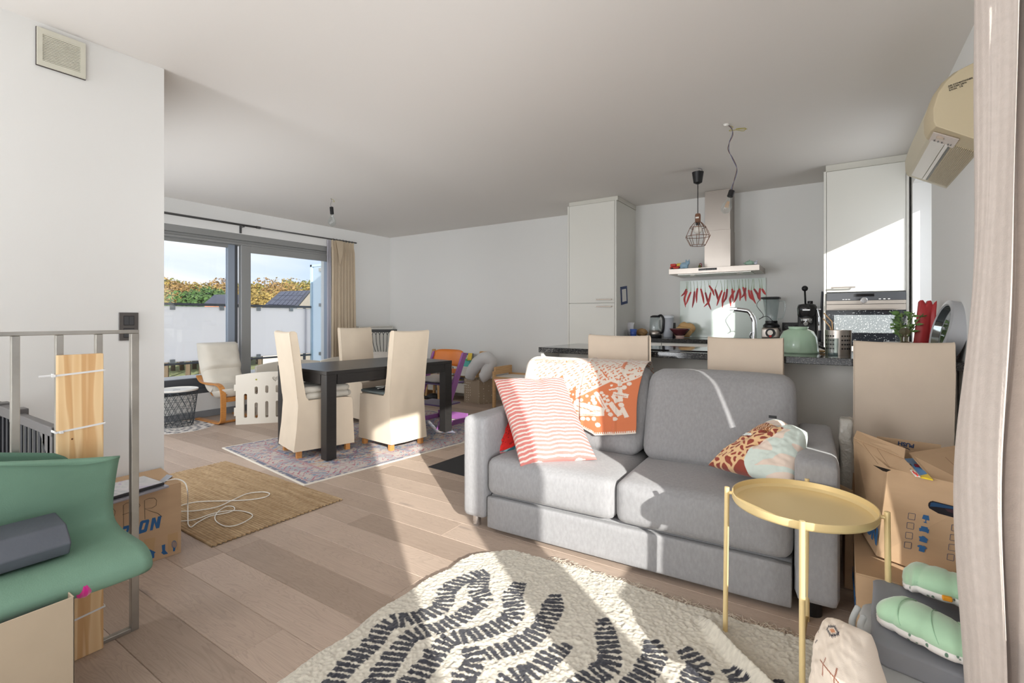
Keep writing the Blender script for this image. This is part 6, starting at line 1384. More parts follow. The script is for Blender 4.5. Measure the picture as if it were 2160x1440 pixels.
# its print follows the cloth from the left tip (u) to the right end
n = 200; g = np.linspace(0, 1, n+1); ui, vi = g[:, None]*np.ones((1, n+1)), g[None, :]*np.ones((n+1, 1))
cu_, cv_ = np.clip(.62*ui+.42*(1-vi)*0+.35*ui*(1-vi)+.02, 0, 1), vi
cu_ = ui*(.65+.35*vi)+.25*(1-vi)*(1-ui)*0+.12*(1-vi); cc = giraffe(np.clip(cu_, 0, 1), vi).reshape(-1, 3); cc = np.concatenate([cc, cc]); cc = np.concatenate([cc, np.ones((len(cc), 1))], 1)
ca = gf.data.color_attributes.new('Col', 'FLOAT_COLOR', 'POINT'); ca.data.foreach_set('color', cc.astype(np.float32).ravel())
pg = thing('giraffe_cushion', 'crumpled pillow with brown giraffe spots and mint end against the right arm', 'pillow', tuple(gf.location)); gf.location = (0, 0, 0); gf.parent = pg; gf.name = 'pillow_cover'
p_ = at(1630, 879, Y=2.5)-pg.location; o = MB().box(tuple(p_), (.032, .004, .012)).build('care_tag', BLACK, pg)

# ------------------------------------------------------------------ chairs at the island
slipchair('cream slipcovered chair at the left of the island behind the blanket', (-1.141, 3.015), 0, .392, .30, 1.045, .05, COVER2, g_, sd=21)
slipchair('cream slipcovered chair at the middle of the island behind the right sofa cushion', (-.405, 3.015), 0, .375, .30, 1.045, .05, COVER2, g_, sd=24)
slipchair('cream slipcovered chair at the right of the island behind the moving boxes', (.283, 3.0), 0, .374, .31, 1.04, .04, COVER2, g_, sd=29)

# ------------------------------------------------------------------ round tray table
rt_ = thing('tray_table', 'round pale yellow metal tray table in front of the sofa', 'side table', (-.085, 1.930, 0), 0)
BR = mat('pale_brass_lacquer', (230, 206, 152), .38, .25)
TR_ = .216
MB().lathe([(r, z+.02) for r, z in [(0, .486), (TR_-.012, .486), (TR_-.004, .489), (TR_, .496), (TR_, .516), (TR_-.003, .516), (TR_-.004, .498), (TR_-.014, .4895), (0, .489)]], n=72).build('tray', BR, rt_, True, auto=40)
for dg in (189, 273, 359, 88):
    a = math.radians(dg); d = Vector((math.cos(a), math.sin(a), 0)); p = d*(TR_+.016)
    f_ = d*(TR_+.022)
    MB().cyl(f_+Vector((0, 0, .0)), p+Vector((0, 0, .544)), .0085, n=14).build('leg', BR, rt_, bevel=.001, seg=1)
    MB().cyl(d*(TR_-.001)+Vector((0, 0, .525)), p+Vector((0, 0, .525)), .006, n=10).build('joint', BR, rt_)
for dg in (189, 273):
    a = math.radians(dg); b_ = math.radians({189: 359, 273: 88}[dg]); d0, d1 = Vector((math.cos(a), math.sin(a), 0)), Vector((math.cos(b_), math.sin(b_), 0))
    zz2 = .012 if dg == 189 else .018
    MB().tube([d0*(TR_+.02)+Vector((0, 0, zz2)), Vector((0, 0, zz2)), d1*(TR_+.02)+Vector((0, 0, zz2))], .005, 8).build('cross_rod', BR, rt_, True)

# ------------------------------------------------------------------ black and white wool rug
gx, gy = 400, 440
rx0, rx1, ry0, ry1 = -1.47, .10, .30, 2.02
U = np.linspace(rx0, rx1, gx+1)[:, None]*np.ones((1, gy+1)); V = np.linspace(ry0, ry1, gy+1)[None, :]*np.ones((gx+1, 1)); sh = (gx+1, gy+1)
k1, k2, k3 = vnoise(sh, 1.6, r_), vnoise(sh, 4, r_), vnoise(sh, 34, r_)
def zr8(x, y): p = at(600+x/2.4, 1100+y/2.4, Z=.02); return np.array([p.x, p.y])
ROWS = [[(200, 850), (330, 710), (430, 620), (540, 520), (640, 500), (740, 468), (810, 425), (850, 345), (920, 285), (1035, 245)],
 [(400, 880), (470, 800), (540, 690), (640, 590), (760, 550), (880, 500), (960, 440), (1015, 400), (985, 340), (1010, 270)],
 [(560, 900), (640, 800), (740, 700), (840, 610), (950, 585), (1070, 545), (1155, 500), (1165, 440), (1150, 370), (1190, 305)],
 [(860, 900), (900, 800), (960, 720), (950, 640)], [(1010, 690), (1100, 660), (1190, 630), (1260, 590), (1320, 530), (1350, 450), (1355, 375)],
 [(1080, 880), (1150, 810), (1260, 770), (1350, 690), (1435, 632)], [(1480, 880), (1540, 800), (1640, 740), (1655, 670), (1630, 590), (1605, 500)],
 [(1740, 880), (1800, 800), (1860, 730), (1880, 660), (1845, 585)], [(2000, 900), (2080, 800), (2110, 740), (2050, 670), (2010, 630)], [(2330, 880), (2300, 800), (2250, 750), (2230, 730)], [(2500, 820), (2480, 780)]]
# the pattern goes on below the frame
for sx in range(7): ROWS.append([(sx*330-200, 1500), (sx*330-60, 1250), (sx*330+60, 1100), (sx*330+120, 980)])
dark = np.zeros(sh); wv = .006*(k2-.5)
for ri, R in enumerate(ROWS):
    P = spline([Vector((*zr8(*q), 0)) for q in R], 24); acc = 0; nxt = .012
    for i in range(1, len(P)):
        seg = P[i]-P[i-1]; acc += seg.length
        if acc >= nxt:
            nxt += .0255; t = seg.normalized(); c = P[i]
            hl = .040 if ri not in (9, 10) else .03
            if i < 12 and ri > 2: hl *= .8
            if len(P)-i < 22: hl *= .55+.45*(len(P)-i)/22
            m = (np.abs(U-c.x) < .09) & (np.abs(V-c.y) < .09)
            du, dv = U-c.x+wv, V-c.y+wv
            # strips lean a little from the perpendicular of their row
            a = math.atan2(t.y, t.x)+PI/2+.12; l = np.abs(du*math.cos(a)+dv*math.sin(a)); w = np.abs(-du*math.sin(a)+dv*math.cos(a))
            dark[m & (l < hl*(.9+.25*k2)) & (w < .0092*(.8+.45*k2))] = 1
tail = np.clip((U+.62)/.5, 0, 1)
fold = .045*np.exp(-(((V-(1.93-(U+.42)*1.05))/.030)**2))*np.clip((U+.42)/.06, 0, 1)*(U < .12)
Z = .016+.006*k1+.005*(k2-.5)+.006*k3*(1-.3*dark)+fold+.001*dark
e = np.minimum(np.minimum(U-rx0, rx1-U), np.minimum(V-ry0, ry1-V)); Z = Z*np.clip(.35+e/.03, 0, 1)
wob = .012*np.sin(V*7+1)+.006*np.sin(V*23); Xr = U+wob*(1-(U-rx0)/(rx1-rx0))+.005*(k2-.5)*(e < .02); Yr = V+.012*np.sin(U*6+.5)*((V-ry0)/(ry1-ry0))-.05*np.clip((-1.32-U)/.12, 0, 1)**1.5*(V > 1.5)*((V-1.5)/.5)
Yr = Yr-.10*np.clip((-1.30-U)/.17, 0, 1)*np.clip((V-1.75)/.27, 0, 1)
col = L3((206, 199, 184))*(1-dark[..., None])+L3((46, 46, 54))*dark[..., None]; col = col*(.84+.22*k1[..., None])
wr_ = thing('wool_rug', 'shaggy cream wool rug with rows of black dashes before the sofa', 'rug', (-.7, 1.2, 0))
colour_mesh('rug_pile', gx, gy, (Xr+.7, Yr-1.2, Z), col, attr_mat('wool_pile', 1.0, (520, .8), sheen=.3), wr_, (0, 0, 0), 0, .008)
b = MB(); rf = np.random.default_rng(9)
for i in range(230):
    x = -1.12+i/230*1.2; y = 2.012+.012*math.sin(x*6+.5); a = PI/2+rf.normal(0, .6); l = rf.uniform(.03, .07)
    if -.95 < x < -.75 or rf.random() < .12: l *= .6
    p = Vector((x+.7, y-1.2, .008)); d = Vector((math.cos(a), math.sin(a), 0)); s_ = Vector((-d.y, d.x, 0))*rf.normal(0, .012)
    b.tube([p, p+d*l*.35+s_+Vector((0, 0, .008*rf.random())), p+d*l*.7-s_*.5+Vector((0, 0, .004)), p+d*l+s_*.4], .0012, 4)
o = b.build('fringe', cloth('rug_fringe', (220, 206, 188)), wr_, True); o['kind'] = 'stuff'

# ------------------------------------------------------------------ moving boxes by the curtain
def plane_pt(x, y, P, n):
    r = _F + _R*((x-1080)/FPX) + Vector((0, 0, (HOR-y)/FPX)); o = Vector((0, 0, CH)); return o+r*((P-o).dot(n)/r.dot(n))
def decal(name, pts, P, n, m, parent, off=.0006, smooth=False):
    """flat print: outline given on the photographed face, laid on that face"""
    q = [plane_pt(x, y, P, n)+n*off for x, y in pts]; k = len(q)
    return MB().add(q, [tuple(range(k))]).build(name, m, parent)
def outline(name, pts, P, n, m, parent, r=.0007, closed=True):
    q = [plane_pt(x, y, P, n)+n*r*.5 for x, y in pts]; return MB().tube(q, r, 5, closed=closed).build(name, m, parent)
def hexbox(t, c, m, nm='side', th=.004):
    """open box from 8 corners (4 bottom, 4 top): four sides and a bottom, each a panel"""
    c = [Vector(p) for p in c]; ctr = sum(c, Vector())/8; out = []
    for i in range(4):
        j = (i+1) % 4; q = [c[i], c[j], c[4+j], c[4+i]]; n_ = (q[1]-q[0]).cross(q[3]-q[0]).normalized(); n_ = n_ if n_.dot(ctr-q[0]) > 0 else -n_
        # a slightly bulging cardboard panel
        def f(u, v, q=q, n_=n_): p = q[0].lerp(q[1], u).lerp(q[3].lerp(q[2], u), v); return p
        b = MB(); b.hexa([q[0], q[1], q[1]+n_*th, q[0]+n_*th, q[3], q[2], q[2]+n_*th, q[3]+n_*th]); out.append(b.build(nm, m, t, bevel=.0015, seg=1))
    n_ = Vector((0, 0, 1)); MB().hexa([p+(ctr-p).normalized()*.004 for p in c[:4]]+[p+(ctr-p).normalized()*.004+n_*th for p in c[:4]]).build('bottom', m, t)
    return c
t = thing('moving_box', 'lower moving box on the floor carrying the open box by the curtain', 'box', (.08, 2.2, 0), world=True)
z1 = .285
cB = hexbox(t, [(.075, 2.0, 0), (.50, 1.98, 0), (.50, 2.47, 0), (.078, 2.46, 0), (.07, 2.02, z1), (.50, 2.0, z1), (.50, 2.47, z1), (.075, 2.46, z1)], CARD)
MB().hexa([(.07, 2.02, z1), (.50, 2.0, z1), (.50, 2.47, z1), (.075, 2.46, z1), (.07, 2.02, z1+.005), (.50, 2.0, z1+.005), (.50, 2.47, z1+.005), (.075, 2.46, z1+.005)]).build('lid', CARD, t)
lettering('printed_name', 'ACTION', .075, INK, t, frame(Vector((.0722, 2.42, .10)), (0, -1, 0), (0, 0, 1), (-1, 0, 0)), .25, .0006, .004)
t = thing('moving_box', 'open moving box with icon checklist and hand hole, topmost by the curtain', 'box', (.15, 2.2, .3), world=True)
FLT, FRT, BLT, BRT = at(1873, 986, Y=2.19), at(2095, 1037, Y=2.12), at(1800, 925, Y=2.50), Vector((.50, 2.50, .60))
FLB, BLB = at(1848, 1172, Y=2.17), Vector((.085, 2.47, .305)); FRB = Vector((FRT.x, 2.12, FLB.z-.035)); BRB = Vector((.50, 2.47, .30))
cT = hexbox(t, [FLB, FRB, BRB, BLB, FLT, FRT, BRT, BLT], CARD)
fn = (FRT-FLT).cross(FLB-FLT).normalized(); fn = fn if fn.dot(Vector((0, 0, CH))-FLT) > 0 else -fn
def K(x, y): return (1860+x/7.2, 1020+y/7.2)
def rrect(x, y, w=52, sk=.12, h=46): return [K(x-w+4, y-h-sk*w), K(x+w-6, y-h+sk*w), K(x+w, y-h+8+sk*w), K(x+w-8, y+h+sk*w), K(x+w-14, y+h+4+sk*w), K(x-w-4, y+h-sk*w-2), K(x-w-8, y+h-8-sk*w), K(x-w, y-h+6-sk*w)]
for (x, y) in ((458, 495), (438, 637), (418, 785), (400, 932), (1115, 672), (1094, 818), (1072, 967), (1050, 1115)): outline('checkbox', rrect(x, y), FLT, fn, INK_D, t)
def icon(nm, pts): decal(nm, [K(*p) for p in pts], FLT, fn, INK, t)
icon('lamp_icon', [(632, 468), (715, 485), (725, 560), (678, 548), (676, 580), (692, 600), (650, 592), (625, 578), (660, 575), (662, 545), (610, 528)])
icon('sofa_icon', [(600, 638), (698, 662), (702, 690), (720, 695), (712, 750), (690, 752), (680, 738), (600, 718), (585, 722), (568, 712), (568, 668), (592, 670)])
icon('pot_icon', [(560, 795), (600, 800), (620, 790), (650, 800), (660, 812), (705, 850), (688, 865), (684, 902), (568, 868), (575, 830)])
icon('shirt_icon', [(565, 928), (595, 930), (620, 945), (645, 942), (685, 985), (675, 995), (658, 985), (645, 1042), (560, 1018), (570, 965), (548, 955), (535, 942)])
icon('kettle_icon', [(1285, 660), (1340, 665), (1400, 680), (1400, 760), (1320, 765), (1285, 740), (1280, 700)])
icon('bed_icon', [(1228, 805), (1245, 808), (1248, 840), (1420, 870), (1420, 905), (1235, 875), (1232, 888), (1212, 884)])
icon('fork_icon', [(1235, 965), (1242, 965), (1248, 990), (1256, 992), (1262, 968), (1270, 968), (1262, 1010), (1256, 1050), (1240, 1046), (1246, 1008)])
icon('spoon_icon', [(1310, 980), (1342, 985), (1330, 1010), (1328, 1035), (1340, 1055), (1325, 1068), (1298, 1060), (1298, 1042), (1318, 1030), (1320, 1005)])
outline('writing_line', [K(1145, 1162), K(1385, 1222)], FLT, fn, INK_D, t, closed=False)
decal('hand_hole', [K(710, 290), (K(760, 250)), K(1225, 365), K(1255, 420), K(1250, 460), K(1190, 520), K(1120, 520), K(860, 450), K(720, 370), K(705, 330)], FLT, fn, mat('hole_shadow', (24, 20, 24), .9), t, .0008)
decal('hole_content', [K(745, 285), K(790, 280), K(1220, 380), K(1225, 405), K(980, 370), K(830, 350), K(730, 345)], FLT, fn, mat('blue_content', (22, 58, 92), .8), t, .0011)
decal('hole_content', [K(960, 375), K(1215, 410), K(1245, 445), K(1180, 480), K(1000, 420)], FLT, fn, mat('maroon_content', (52, 24, 32), .8), t, .0011)
outline('hole_rim', [K(745, 262), K(770, 250), K(1220, 362), K(1250, 410)], FLT, fn, CARD, t, .002, False)
def flap(nm, pts, m=CARD, th=.004, par=None):
    q = [at(x, y, Z=z) for x, y, z in pts]; n_ = (q[1]-q[0]).cross(q[2]-q[0]).normalized()*th; return MB().hexa(q+[p+n_ for p in q]).build(nm, m, par or t, bevel=.001, seg=1)
flap('flap', [(1800, 924, .652), (1906, 966, .645), (1943, 1005, .612), (1874, 987, .612)])
flap('flap', [(1800, 923, .655), (1807, 907, .675), (1910, 945, .675), (1907, 966, .648)])
flap('flap', [(1917, 954, .655), (2075, 930, .65), (2080, 1035, .595), (1966, 1011, .60)])
b = MB(); BP = at(1853, 921, Y=2.5)
q = [at(1840, 960, Y=2.5), at(1985, 965, Y=2.5), at(1985, 938, Y=2.5), at(1850, 920, Y=2.5)]; MB().hexa([q[0], q[1], q[1]+Vector((0, .004, 0)), q[0]+Vector((0, .004, 0)), q[3], q[2], q[2]+Vector((0, .004, 0)), q[3]+Vector((0, .004, 0))]).build('flap', CARD, t)
pt_ = at(1929, 937, Y=2.498); lettering('printed_word', 'PUSH', .022, INK_D, t, frame(pt_, (-.985, 0, .1), (-.1, 0, -.985), (0, -1, 0)), 0, .0004, .0006)
rc = at(1909, 953, Y=2.497); MB().tube([rc+Vector((.018*math.cos(a), 0, .018*math.sin(a))) for a in [2*PI*i/20 for i in range(20)]], .0012, 5, closed=True).build('printed_ring', INK_D, t)
n_left = Vector((-1, .12, 0)).normalized(); lettering('printed_name', 'ACTION', .085, INK, t, frame(Vector((FLB.x-.062, 2.47, .36)), Vector((.055, -.28, -.01)).normalized(), (0, 0, 1), Vector((-.98, -.2, 0))), .25, .0006, .004)
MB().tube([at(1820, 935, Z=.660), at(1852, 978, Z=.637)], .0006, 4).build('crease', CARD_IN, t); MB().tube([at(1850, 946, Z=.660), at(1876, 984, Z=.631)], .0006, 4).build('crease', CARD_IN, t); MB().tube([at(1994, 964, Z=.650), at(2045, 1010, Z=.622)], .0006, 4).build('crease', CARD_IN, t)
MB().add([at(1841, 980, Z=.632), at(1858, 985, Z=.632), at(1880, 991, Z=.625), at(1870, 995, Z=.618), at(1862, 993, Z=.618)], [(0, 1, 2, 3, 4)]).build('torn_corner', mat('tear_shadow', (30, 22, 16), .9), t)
pk = thing('toy_package', 'blue and yellow toy package sticking out of the open moving box', 'package', tuple(at(1930, 985, Z=.6)), world=True)
def face(nm, pts, m, dz=.0): q = [at(x, y, Z=z+dz) for x, y, z in pts]; k = len(q); return MB().add(q+[p-Vector((0, 0, .004)) for p in q], [tuple(range(k)), tuple(range(2*k-1, k-1, -1))]+[(i, (i+1) % k, k+(i+1) % k, k+i) for i in range(k)]).build(nm, m, pk)
face('blue_face', [(1905, 967, .625), (1927, 966, .625), (1956, 999, .615), (1938, 1003, .612)], mat('toy_sky_blue', (76, 142, 200), .4))
face('yellow_end', [(1938, 1003, .612), (1956, 998, .615), (1968, 1011, .612), (1944, 1006, .61)], mat('toy_bright_yellow', (238, 206, 50), .4))
face('window', [(1911, 976, .6265), (1918, 975, .6265), (1928, 987, .6225), (1920, 989, .6225)], BLACKG, .0012); face('white_strip', [(1920, 990, .622), (1929, 992, .622), (1941, 1004, .616), (1930, 1002, .616)], WPLAST, .0012); face('red_letter', [(1924, 992, .622), (1927, 992.5, .622), (1930, 997, .62), (1927, 996, .62)], mat('toy_letter_red', (214, 40, 40), .4), .002); face('red_letter', [(1930, 996, .622), (1933, 996.5, .622), (1937, 1002, .62), (1934, 1001.5, .62)], bpy.data.materials['toy_letter_red'], .002)
face('red_cap', [(1928, 978, .624), (1937, 979, .624), (1939, 983, .622), (1931, 982, .622)], mat('toy_maroon', (130, 24, 44), .4), .0015)
t = thing('moving_box', 'third moving box, mostly hidden between the sofa arm and the stacked boxes', 'box', (.0, 2.8, 0), world=True)
hexbox(t, [(.045, 2.52, 0), (.075, 2.52, 0), (.36, 2.9, 0), (.045, 2.9, 0), (.05, 2.52, .40), (.075, 2.52, .40), (.36, 2.9, .40), (.05, 2.9, .40)], CARD)
flap('flap', [(1768, 1020, .41), (1799, 1035, .41), (1800, 1058, .36), (1772, 1042, .38)])
o = MB().soft((0, 0, .20), (.05, .10, .40), .012, 10, .0, fn=lambda p: p+Vector((.008*nrm(p.z*14, p.y*20), .012*nrm(p.z*9, 3), 0))).build('plastic_bag', mat('grey_plastic_film', (158, 154, 146), .25, bump=(30, .8, .01)), smooth=True, weld=True)
o.location = (.055, 2.68, .30); tag(o, 'crinkled grey plastic bag standing in the gap beside the sofa arm', 'bag')

# ------------------------------------------------------------------ bedding pile
def softhex(name, c, m, parent=None, r=.22, n=12, wr=.004, seed=0, squash=None):
    """soft box bent into eight given corners"""
    c = [Vector(p) for p in c]; ctr = sum(c, Vector())/8
    b = MB().soft((0, 0, 0), (2, 2, 2), r, n, 0)
    out = []
    for p in b.v:
        x, y, z = [(q+1)/2 for q in p]
        lo = c[0].lerp(c[1], x).lerp(c[3].lerp(c[2], x), y); hi = c[4].lerp(c[5], x).lerp(c[7].lerp(c[6], x), y); q = lo.lerp(hi, z)
        w = wr*(nrm(p[0]*2, p[1]*2+p[2], 1, seed)+.5*nrm(p[0]*5+p[2]*4, p[1]*5, 1, seed)); q = q+(q-ctr).normalized()*w
        out.append(tuple(q-ctr))
    b.v = out; o = b.build(name, m, parent, smooth=True, weld=True)
    if parent is None: o.location = ctr
    return o
GREY_C = cloth('slate_cotton', (134, 136, 142), (420, .2), var=(4, .05)); GREY_D = cloth('pale_grey_duvet', (172, 174, 174), (300, .2), var=(3, .05))
fl, bk, fr_ = Vector((.086, 1.615, .295)), Vector((.112, 1.93, .335)), Vector((.50, 1.62, .235)); br_ = bk+(fr_-fl)
dz = Vector((0, 0, -.062))
o = softhex('folded_mattress_pad', [fl+dz, fr_+dz, br_+dz, bk+dz, fl, fr_, br_, bk], GREY_C, r=.2, wr=.004, seed=3); tag(o, 'smooth folded slate grey quilt under the mint cushion', 'quilt')
d2 = Vector((0, 0, -.07)); e1 = Vector((-.035, -.02, 0))
cc_ = [fl+dz+e1+Vector((-.0, -.03, 0)), fr_+dz+Vector((0, -.06, 0)), br_+dz+Vector((0, .0, 0)), bk+dz+e1]
o = softhex('folded_duvet', [p+Vector((0, 0, -.10)) for p in cc_]+[p+Vector((0, 0, .0)) for p in cc_], GREY_D, r=.35, n=16, wr=.014, seed=8); tag(o, 'rumpled pale grey duvet with a fabric loop, under the slate quilt', 'duvet')
o = softhex('folded_duvet', [Vector((p.x+.02, p.y, .0)) for p in cc_]+[Vector((p.x+.02, p.y, p.z-.105)) for p in cc_], cloth('white_grey_duvet', (186, 186, 188), (300, .2)), r=.3, n=16, wr=.010, seed=12); tag(o, 'lowest folded duvet of the pile, resting on the floor', 'duvet')
lp = at(1812, 1300, Y=1.66)
MB().tube(spline([at(1810, 1280, Y=1.68), at(1797, 1312, Y=1.64), at(1806, 1345, Y=1.6), at(1830, 1380, Y=1.55), at(1838, 1360, Y=1.55), at(1815, 1325, Y=1.6), at(1822, 1300, Y=1.64)], 6), .008, 8).build('fabric_loop', GREY_D, smooth=True)
o = bpy.data.objects['fabric_loop']; tag(o, 'pale grey fabric strap looping out of the duvet pile', 'strap')
# folded cream berber cushion
def berber(u, v):
    col = np.ones(u.shape+(3,))*L3((222, 208, 192)); ink = L3((60, 56, 62)); rust = L3((146, 84, 58))
    def ln(x0, y0, x1, y1, w, c, tick=0):
        dx, dy = x1-x0, y1-y0; l = math.hypot(dx, dy); t = ((u-x0)*dx+(v-y0)*dy)/l; q = -(u-x0)*dy/l+(v-y0)*dx/l; ww = w*(1+(tick*(np.sin(t*260) > 0))); col[(t > 0) & (t < l) & (np.abs(q) < ww)] = c
    for (x, y, s_) in ((.55, .26, .12), (.52, 1.3, .1)):
        for a in ((-1, 0, 0, -1), (0, -1, 1, 0), (1, 0, 0, 1), (0, 1, -1, 0)): ln(x+a[0]*s_, y+a[1]*s_*.6, x+a[2]*s_, y+a[3]*s_*.6, .008, ink, 1.8)
        col[(np.abs(u-x)/(.055)+np.abs(v-y)/(.035)) < 1] = L3((206, 140, 100))
    ln(.13, .03, .17, .32, .004, ink, 2); ln(.2, .03, .24, .3, .004, ink, 2)
    ln(.38, .62, .78, .78, .007, rust); ln(.5, .58, .42, .75, .007, rust); ln(.68, .62, .56, .86, .007, rust); ln(.85, .68, .74, .92, .007, rust); ln(.42, .9, .85, 1., .007, rust)
    ln(.3, .44, .26, .48, .007, ink); return col
pw = pillow4('berber_cushion', at(1752, 1307, Y=1.66), at(1838, 1338, Y=1.50), at(1880, 1600, Y=1.22), at(1712, 1500, Y=1.34), .13, bpy.data.materials['printed_cotton'], 120, .006, .02, berber, 5)
tag(pw, 'cream cushion with small black and rust tribal motifs beside the duvets', 'cushion')
# mint shell cushion
sh_c = thing('shell_cushion', 'mint green crescent shell cushion with leaf-print edge lying on the quilt', 'cushion', (.28, 1.66, .33), world=True)
MINTV = cloth('mint_velvet', (166, 200, 168), (90, .25), var=(12, .06), sheen=.6)
PA = [at(1903, 1216, Z=.355), at(1935, 1214, Z=.37), at(1990, 1230, Z=.375), at(2050, 1252, Z=.365), Vector((.415, 1.86, .345)), Vector((.41, 1.77, .325)), at(2075, 1366, Z=.315), at(2010, 1345, Z=.325), at(1945, 1313, Z=.335), at(1897, 1290, Z=.335), at(1868, 1276, Z=.33)]
PP = spline(PA, 9); n = len(PP); rr = []
for i in range(n):
    f = i/(n-1); q = min(f, 1-f); r = (.060 if f < .5 else .066)*min(1, (q/.10)**.5+.06); r *= 1-.09*math.exp(-((math.modf(f*11)[0]-.5)/.12)**2); rr.append(max(r, .004))
def flat_tube(P, R, k, m=24):
    b = MB(); vs = []
    for i, p in enumerate(P):
        t_ = (P[min(i+1, len(P)-1)]-P[max(i-1, 0)]); t_.z = 0; t_.normalize(); s_ = Vector((-t_.y, t_.x, 0))
        for j in range(m): a = 2*PI*j/m; vs.append(p+s_*R[i]*math.cos(a)+Vector((0, 0, R[i]*k*math.sin(a))))
    l = len(P); b.add(vs, [(i*m+j, i*m+(j+1) % m, (i+1)*m+(j+1) % m, (i+1)*m+j) for i in range(l-1) for j in range(m)]+[tuple(range(m-1, -1, -1)), tuple(range((l-1)*m, l*m))]); return b
flat_tube(PP, rr, .62).build('cushion_body', MINTV, sh_c, True)
LEAFP = ramp_mat('leaf_print', [(.0, (96, 122, 104)), (.22, (96, 122, 104)), (.30, (222, 218, 214)), (1, (226, 222, 218))], 'dots', 70, .9, stretch=(1, 1, .6), dist=1)
flat_tube([p+Vector((0, 0, -.018)) for p in PP], [r*1.0 for r in rr], .42).build('leaf_print_base', LEAFP, sh_c, True)
MSEAM = cloth('mint_seam', (150, 188, 156))
for i in range(12, n-10, 9):
    p = PP[i]; t_ = (PP[i+1]-PP[i-1]).normalized(); s_ = Vector((-t_.y, t_.x, 0)).normalized(); r = rr[i]*.99
    MB().tube([p+s_*r*math.cos(a)+Vector((0, 0, r*.63*math.sin(a)))+t_*(.022*math.sin(a)) for a in [PI*j/12 for j in range(13)]], .0012, 5).build('stitched_seam', MSEAM, sh_c, True)
q = at(1998, 1262, Z=.36); MB().box(tuple(q), (.022, .014, .012)).build('orange_tag', mat('orange_felt', (226, 150, 40), .8), sh_c, bevel=.003)

# ------------------------------------------------------------------ curtain at the glass door
CLIN = cloth('linen_curtain', (184, 173, 165), (240, .45), transl=.05, var=(60, .05), stretch=(1, 1, 1))
cw = thing('curtain', 'long beige linen curtain bunched at the right edge of the view', 'curtain', (.40, 1.7, 0), world=True)
plan = [(.50, 1.41), (.44, 1.43), (.395, 1.435), (.352, 1.445), (.337, 1.50), (.330, 1.50), (.320, 1.445), (.310, 1.455), (.292, 1.482), (.278, 1.497), (.268, 1.525), (.266, 1.55), (.285, 1.60), (.36, 1.62), (.46, 1.60), (.50, 1.63), (.46, 1.67), (.35, 1.67), (.30, 1.70), (.35, 1.74), (.46, 1.73), (.49, 1.77), (.44, 1.80), (.34, 1.80), (.33, 1.84), (.44, 1.87), (.49, 1.90), (.45, 1.94), (.38, 1.95)]
PL_ = spline([(x, y, 0) for x, y in plan], 10)
np_ = len(PL_)-1
def cfn(u, v):
    i = u*np_; a = PL_[min(int(round(i)), np_)]; z = .02+2.42*v; fr_c = .0012*math.sin(i*.9+.8*math.sin(z*2))
    k = max(0, min(1, (z-.5)/1.4)); sc_y = .12*k; X_ = a.x+.035*k*(1 if a.x < .4 else .3); Y_ = a.y+sc_y*(1-(a.y-1.4)/.6)
    X_ += -.022*math.exp(-((z-.78)/.32)**2)*(a.x < .34)+.004*math.sin(z*5+u*20); Y_ += .006*math.sin(z*4+u*30)
    return (min(X_, .525), Y_+fr_c, z)
MB().grid(cfn, np_, 44).build('fabric', CLIN, cw, True)
MB().cyl((.46, -.4, 2.455), (.46, 2.05, 2.455), .012, n=12).build('rod', RODM, cw)
t = thing('storage_carton', 'tall carton standing on the floor just outside the right edge, by the curtain', 'box', (.43, 1.2, 0), world=True)
hexbox(t, [(.36, 1.08, 0), (.53, 1.08, 0), (.53, 1.34, 0), (.36, 1.34, 0), (.36, 1.08, .53), (.53, 1.08, .53), (.53, 1.34, .53), (.36, 1.34, .53)], CARD2)

# ------------------------------------------------------------------ stair railing, plank, gate (left foreground)
RLX = -2.16
rl = thing('stair_railing', 'galvanised square-tube stair railing in the left foreground', 'railing', (RLX, .75, 0), world=True)
Y_C = .745
MB().bx(RLX-.012, RLX+.012, -.9, Y_C+.012, 1.095, 1.108).build('handrail', GALV, rl, bevel=.002)
MB().bx(RLX-.012, RLX+.012, Y_C-.012, Y_C+.012, 0, 1.095).build('corner_post', GALV, rl, bevel=.002)
MB().bx(RLX-.012, RLX+.012, -.9, Y_C-.012, .0, .014).build('base_rail', GALV, rl, bevel=.002)
for i in range(1, 14): MB().bx(RLX-.010, RLX+.010, Y_C-.010-.105*i, Y_C+.010-.105*i, .014, 1.095).build('baluster', GALV, rl, bevel=.0015, seg=1)
PINE = ramp_mat('pine_board', [(.30, (222, 184, 134)), (.40, (230, 200, 154)), (.47, (206, 162, 112)), (.55, (214, 172, 122)), (.58, (232, 202, 156)), (.75, (218, 178, 128))], 'noise', 7, .6, (1, 2.6, .16), 2, .2)
pk0, pk1 = at(122, 800, X=RLX+.035), at(218.5, 745, X=RLX+.035); zt = pk1.z
pb_ = thing('pine_board', 'upright pine board strapped to the stair railing', 'board', (RLX+.03, pk0.y, 0), world=True)
MB().bx(RLX+.013, RLX+.035, pk0.y, pk1.y, .0, zt).build('board', PINE, pb_, bevel=.0015, seg=1)
MB().ball((RLX+.0355, (pk0.y*.7+pk1.y*.3), at(150, 926, X=RLX+.035).z), (.001, .003, .003), 8).build('knot', mat('knot_brown', (110, 70, 40), .8), pb_)
ZT = mat('nylon_tie', (224, 224, 224), .4)
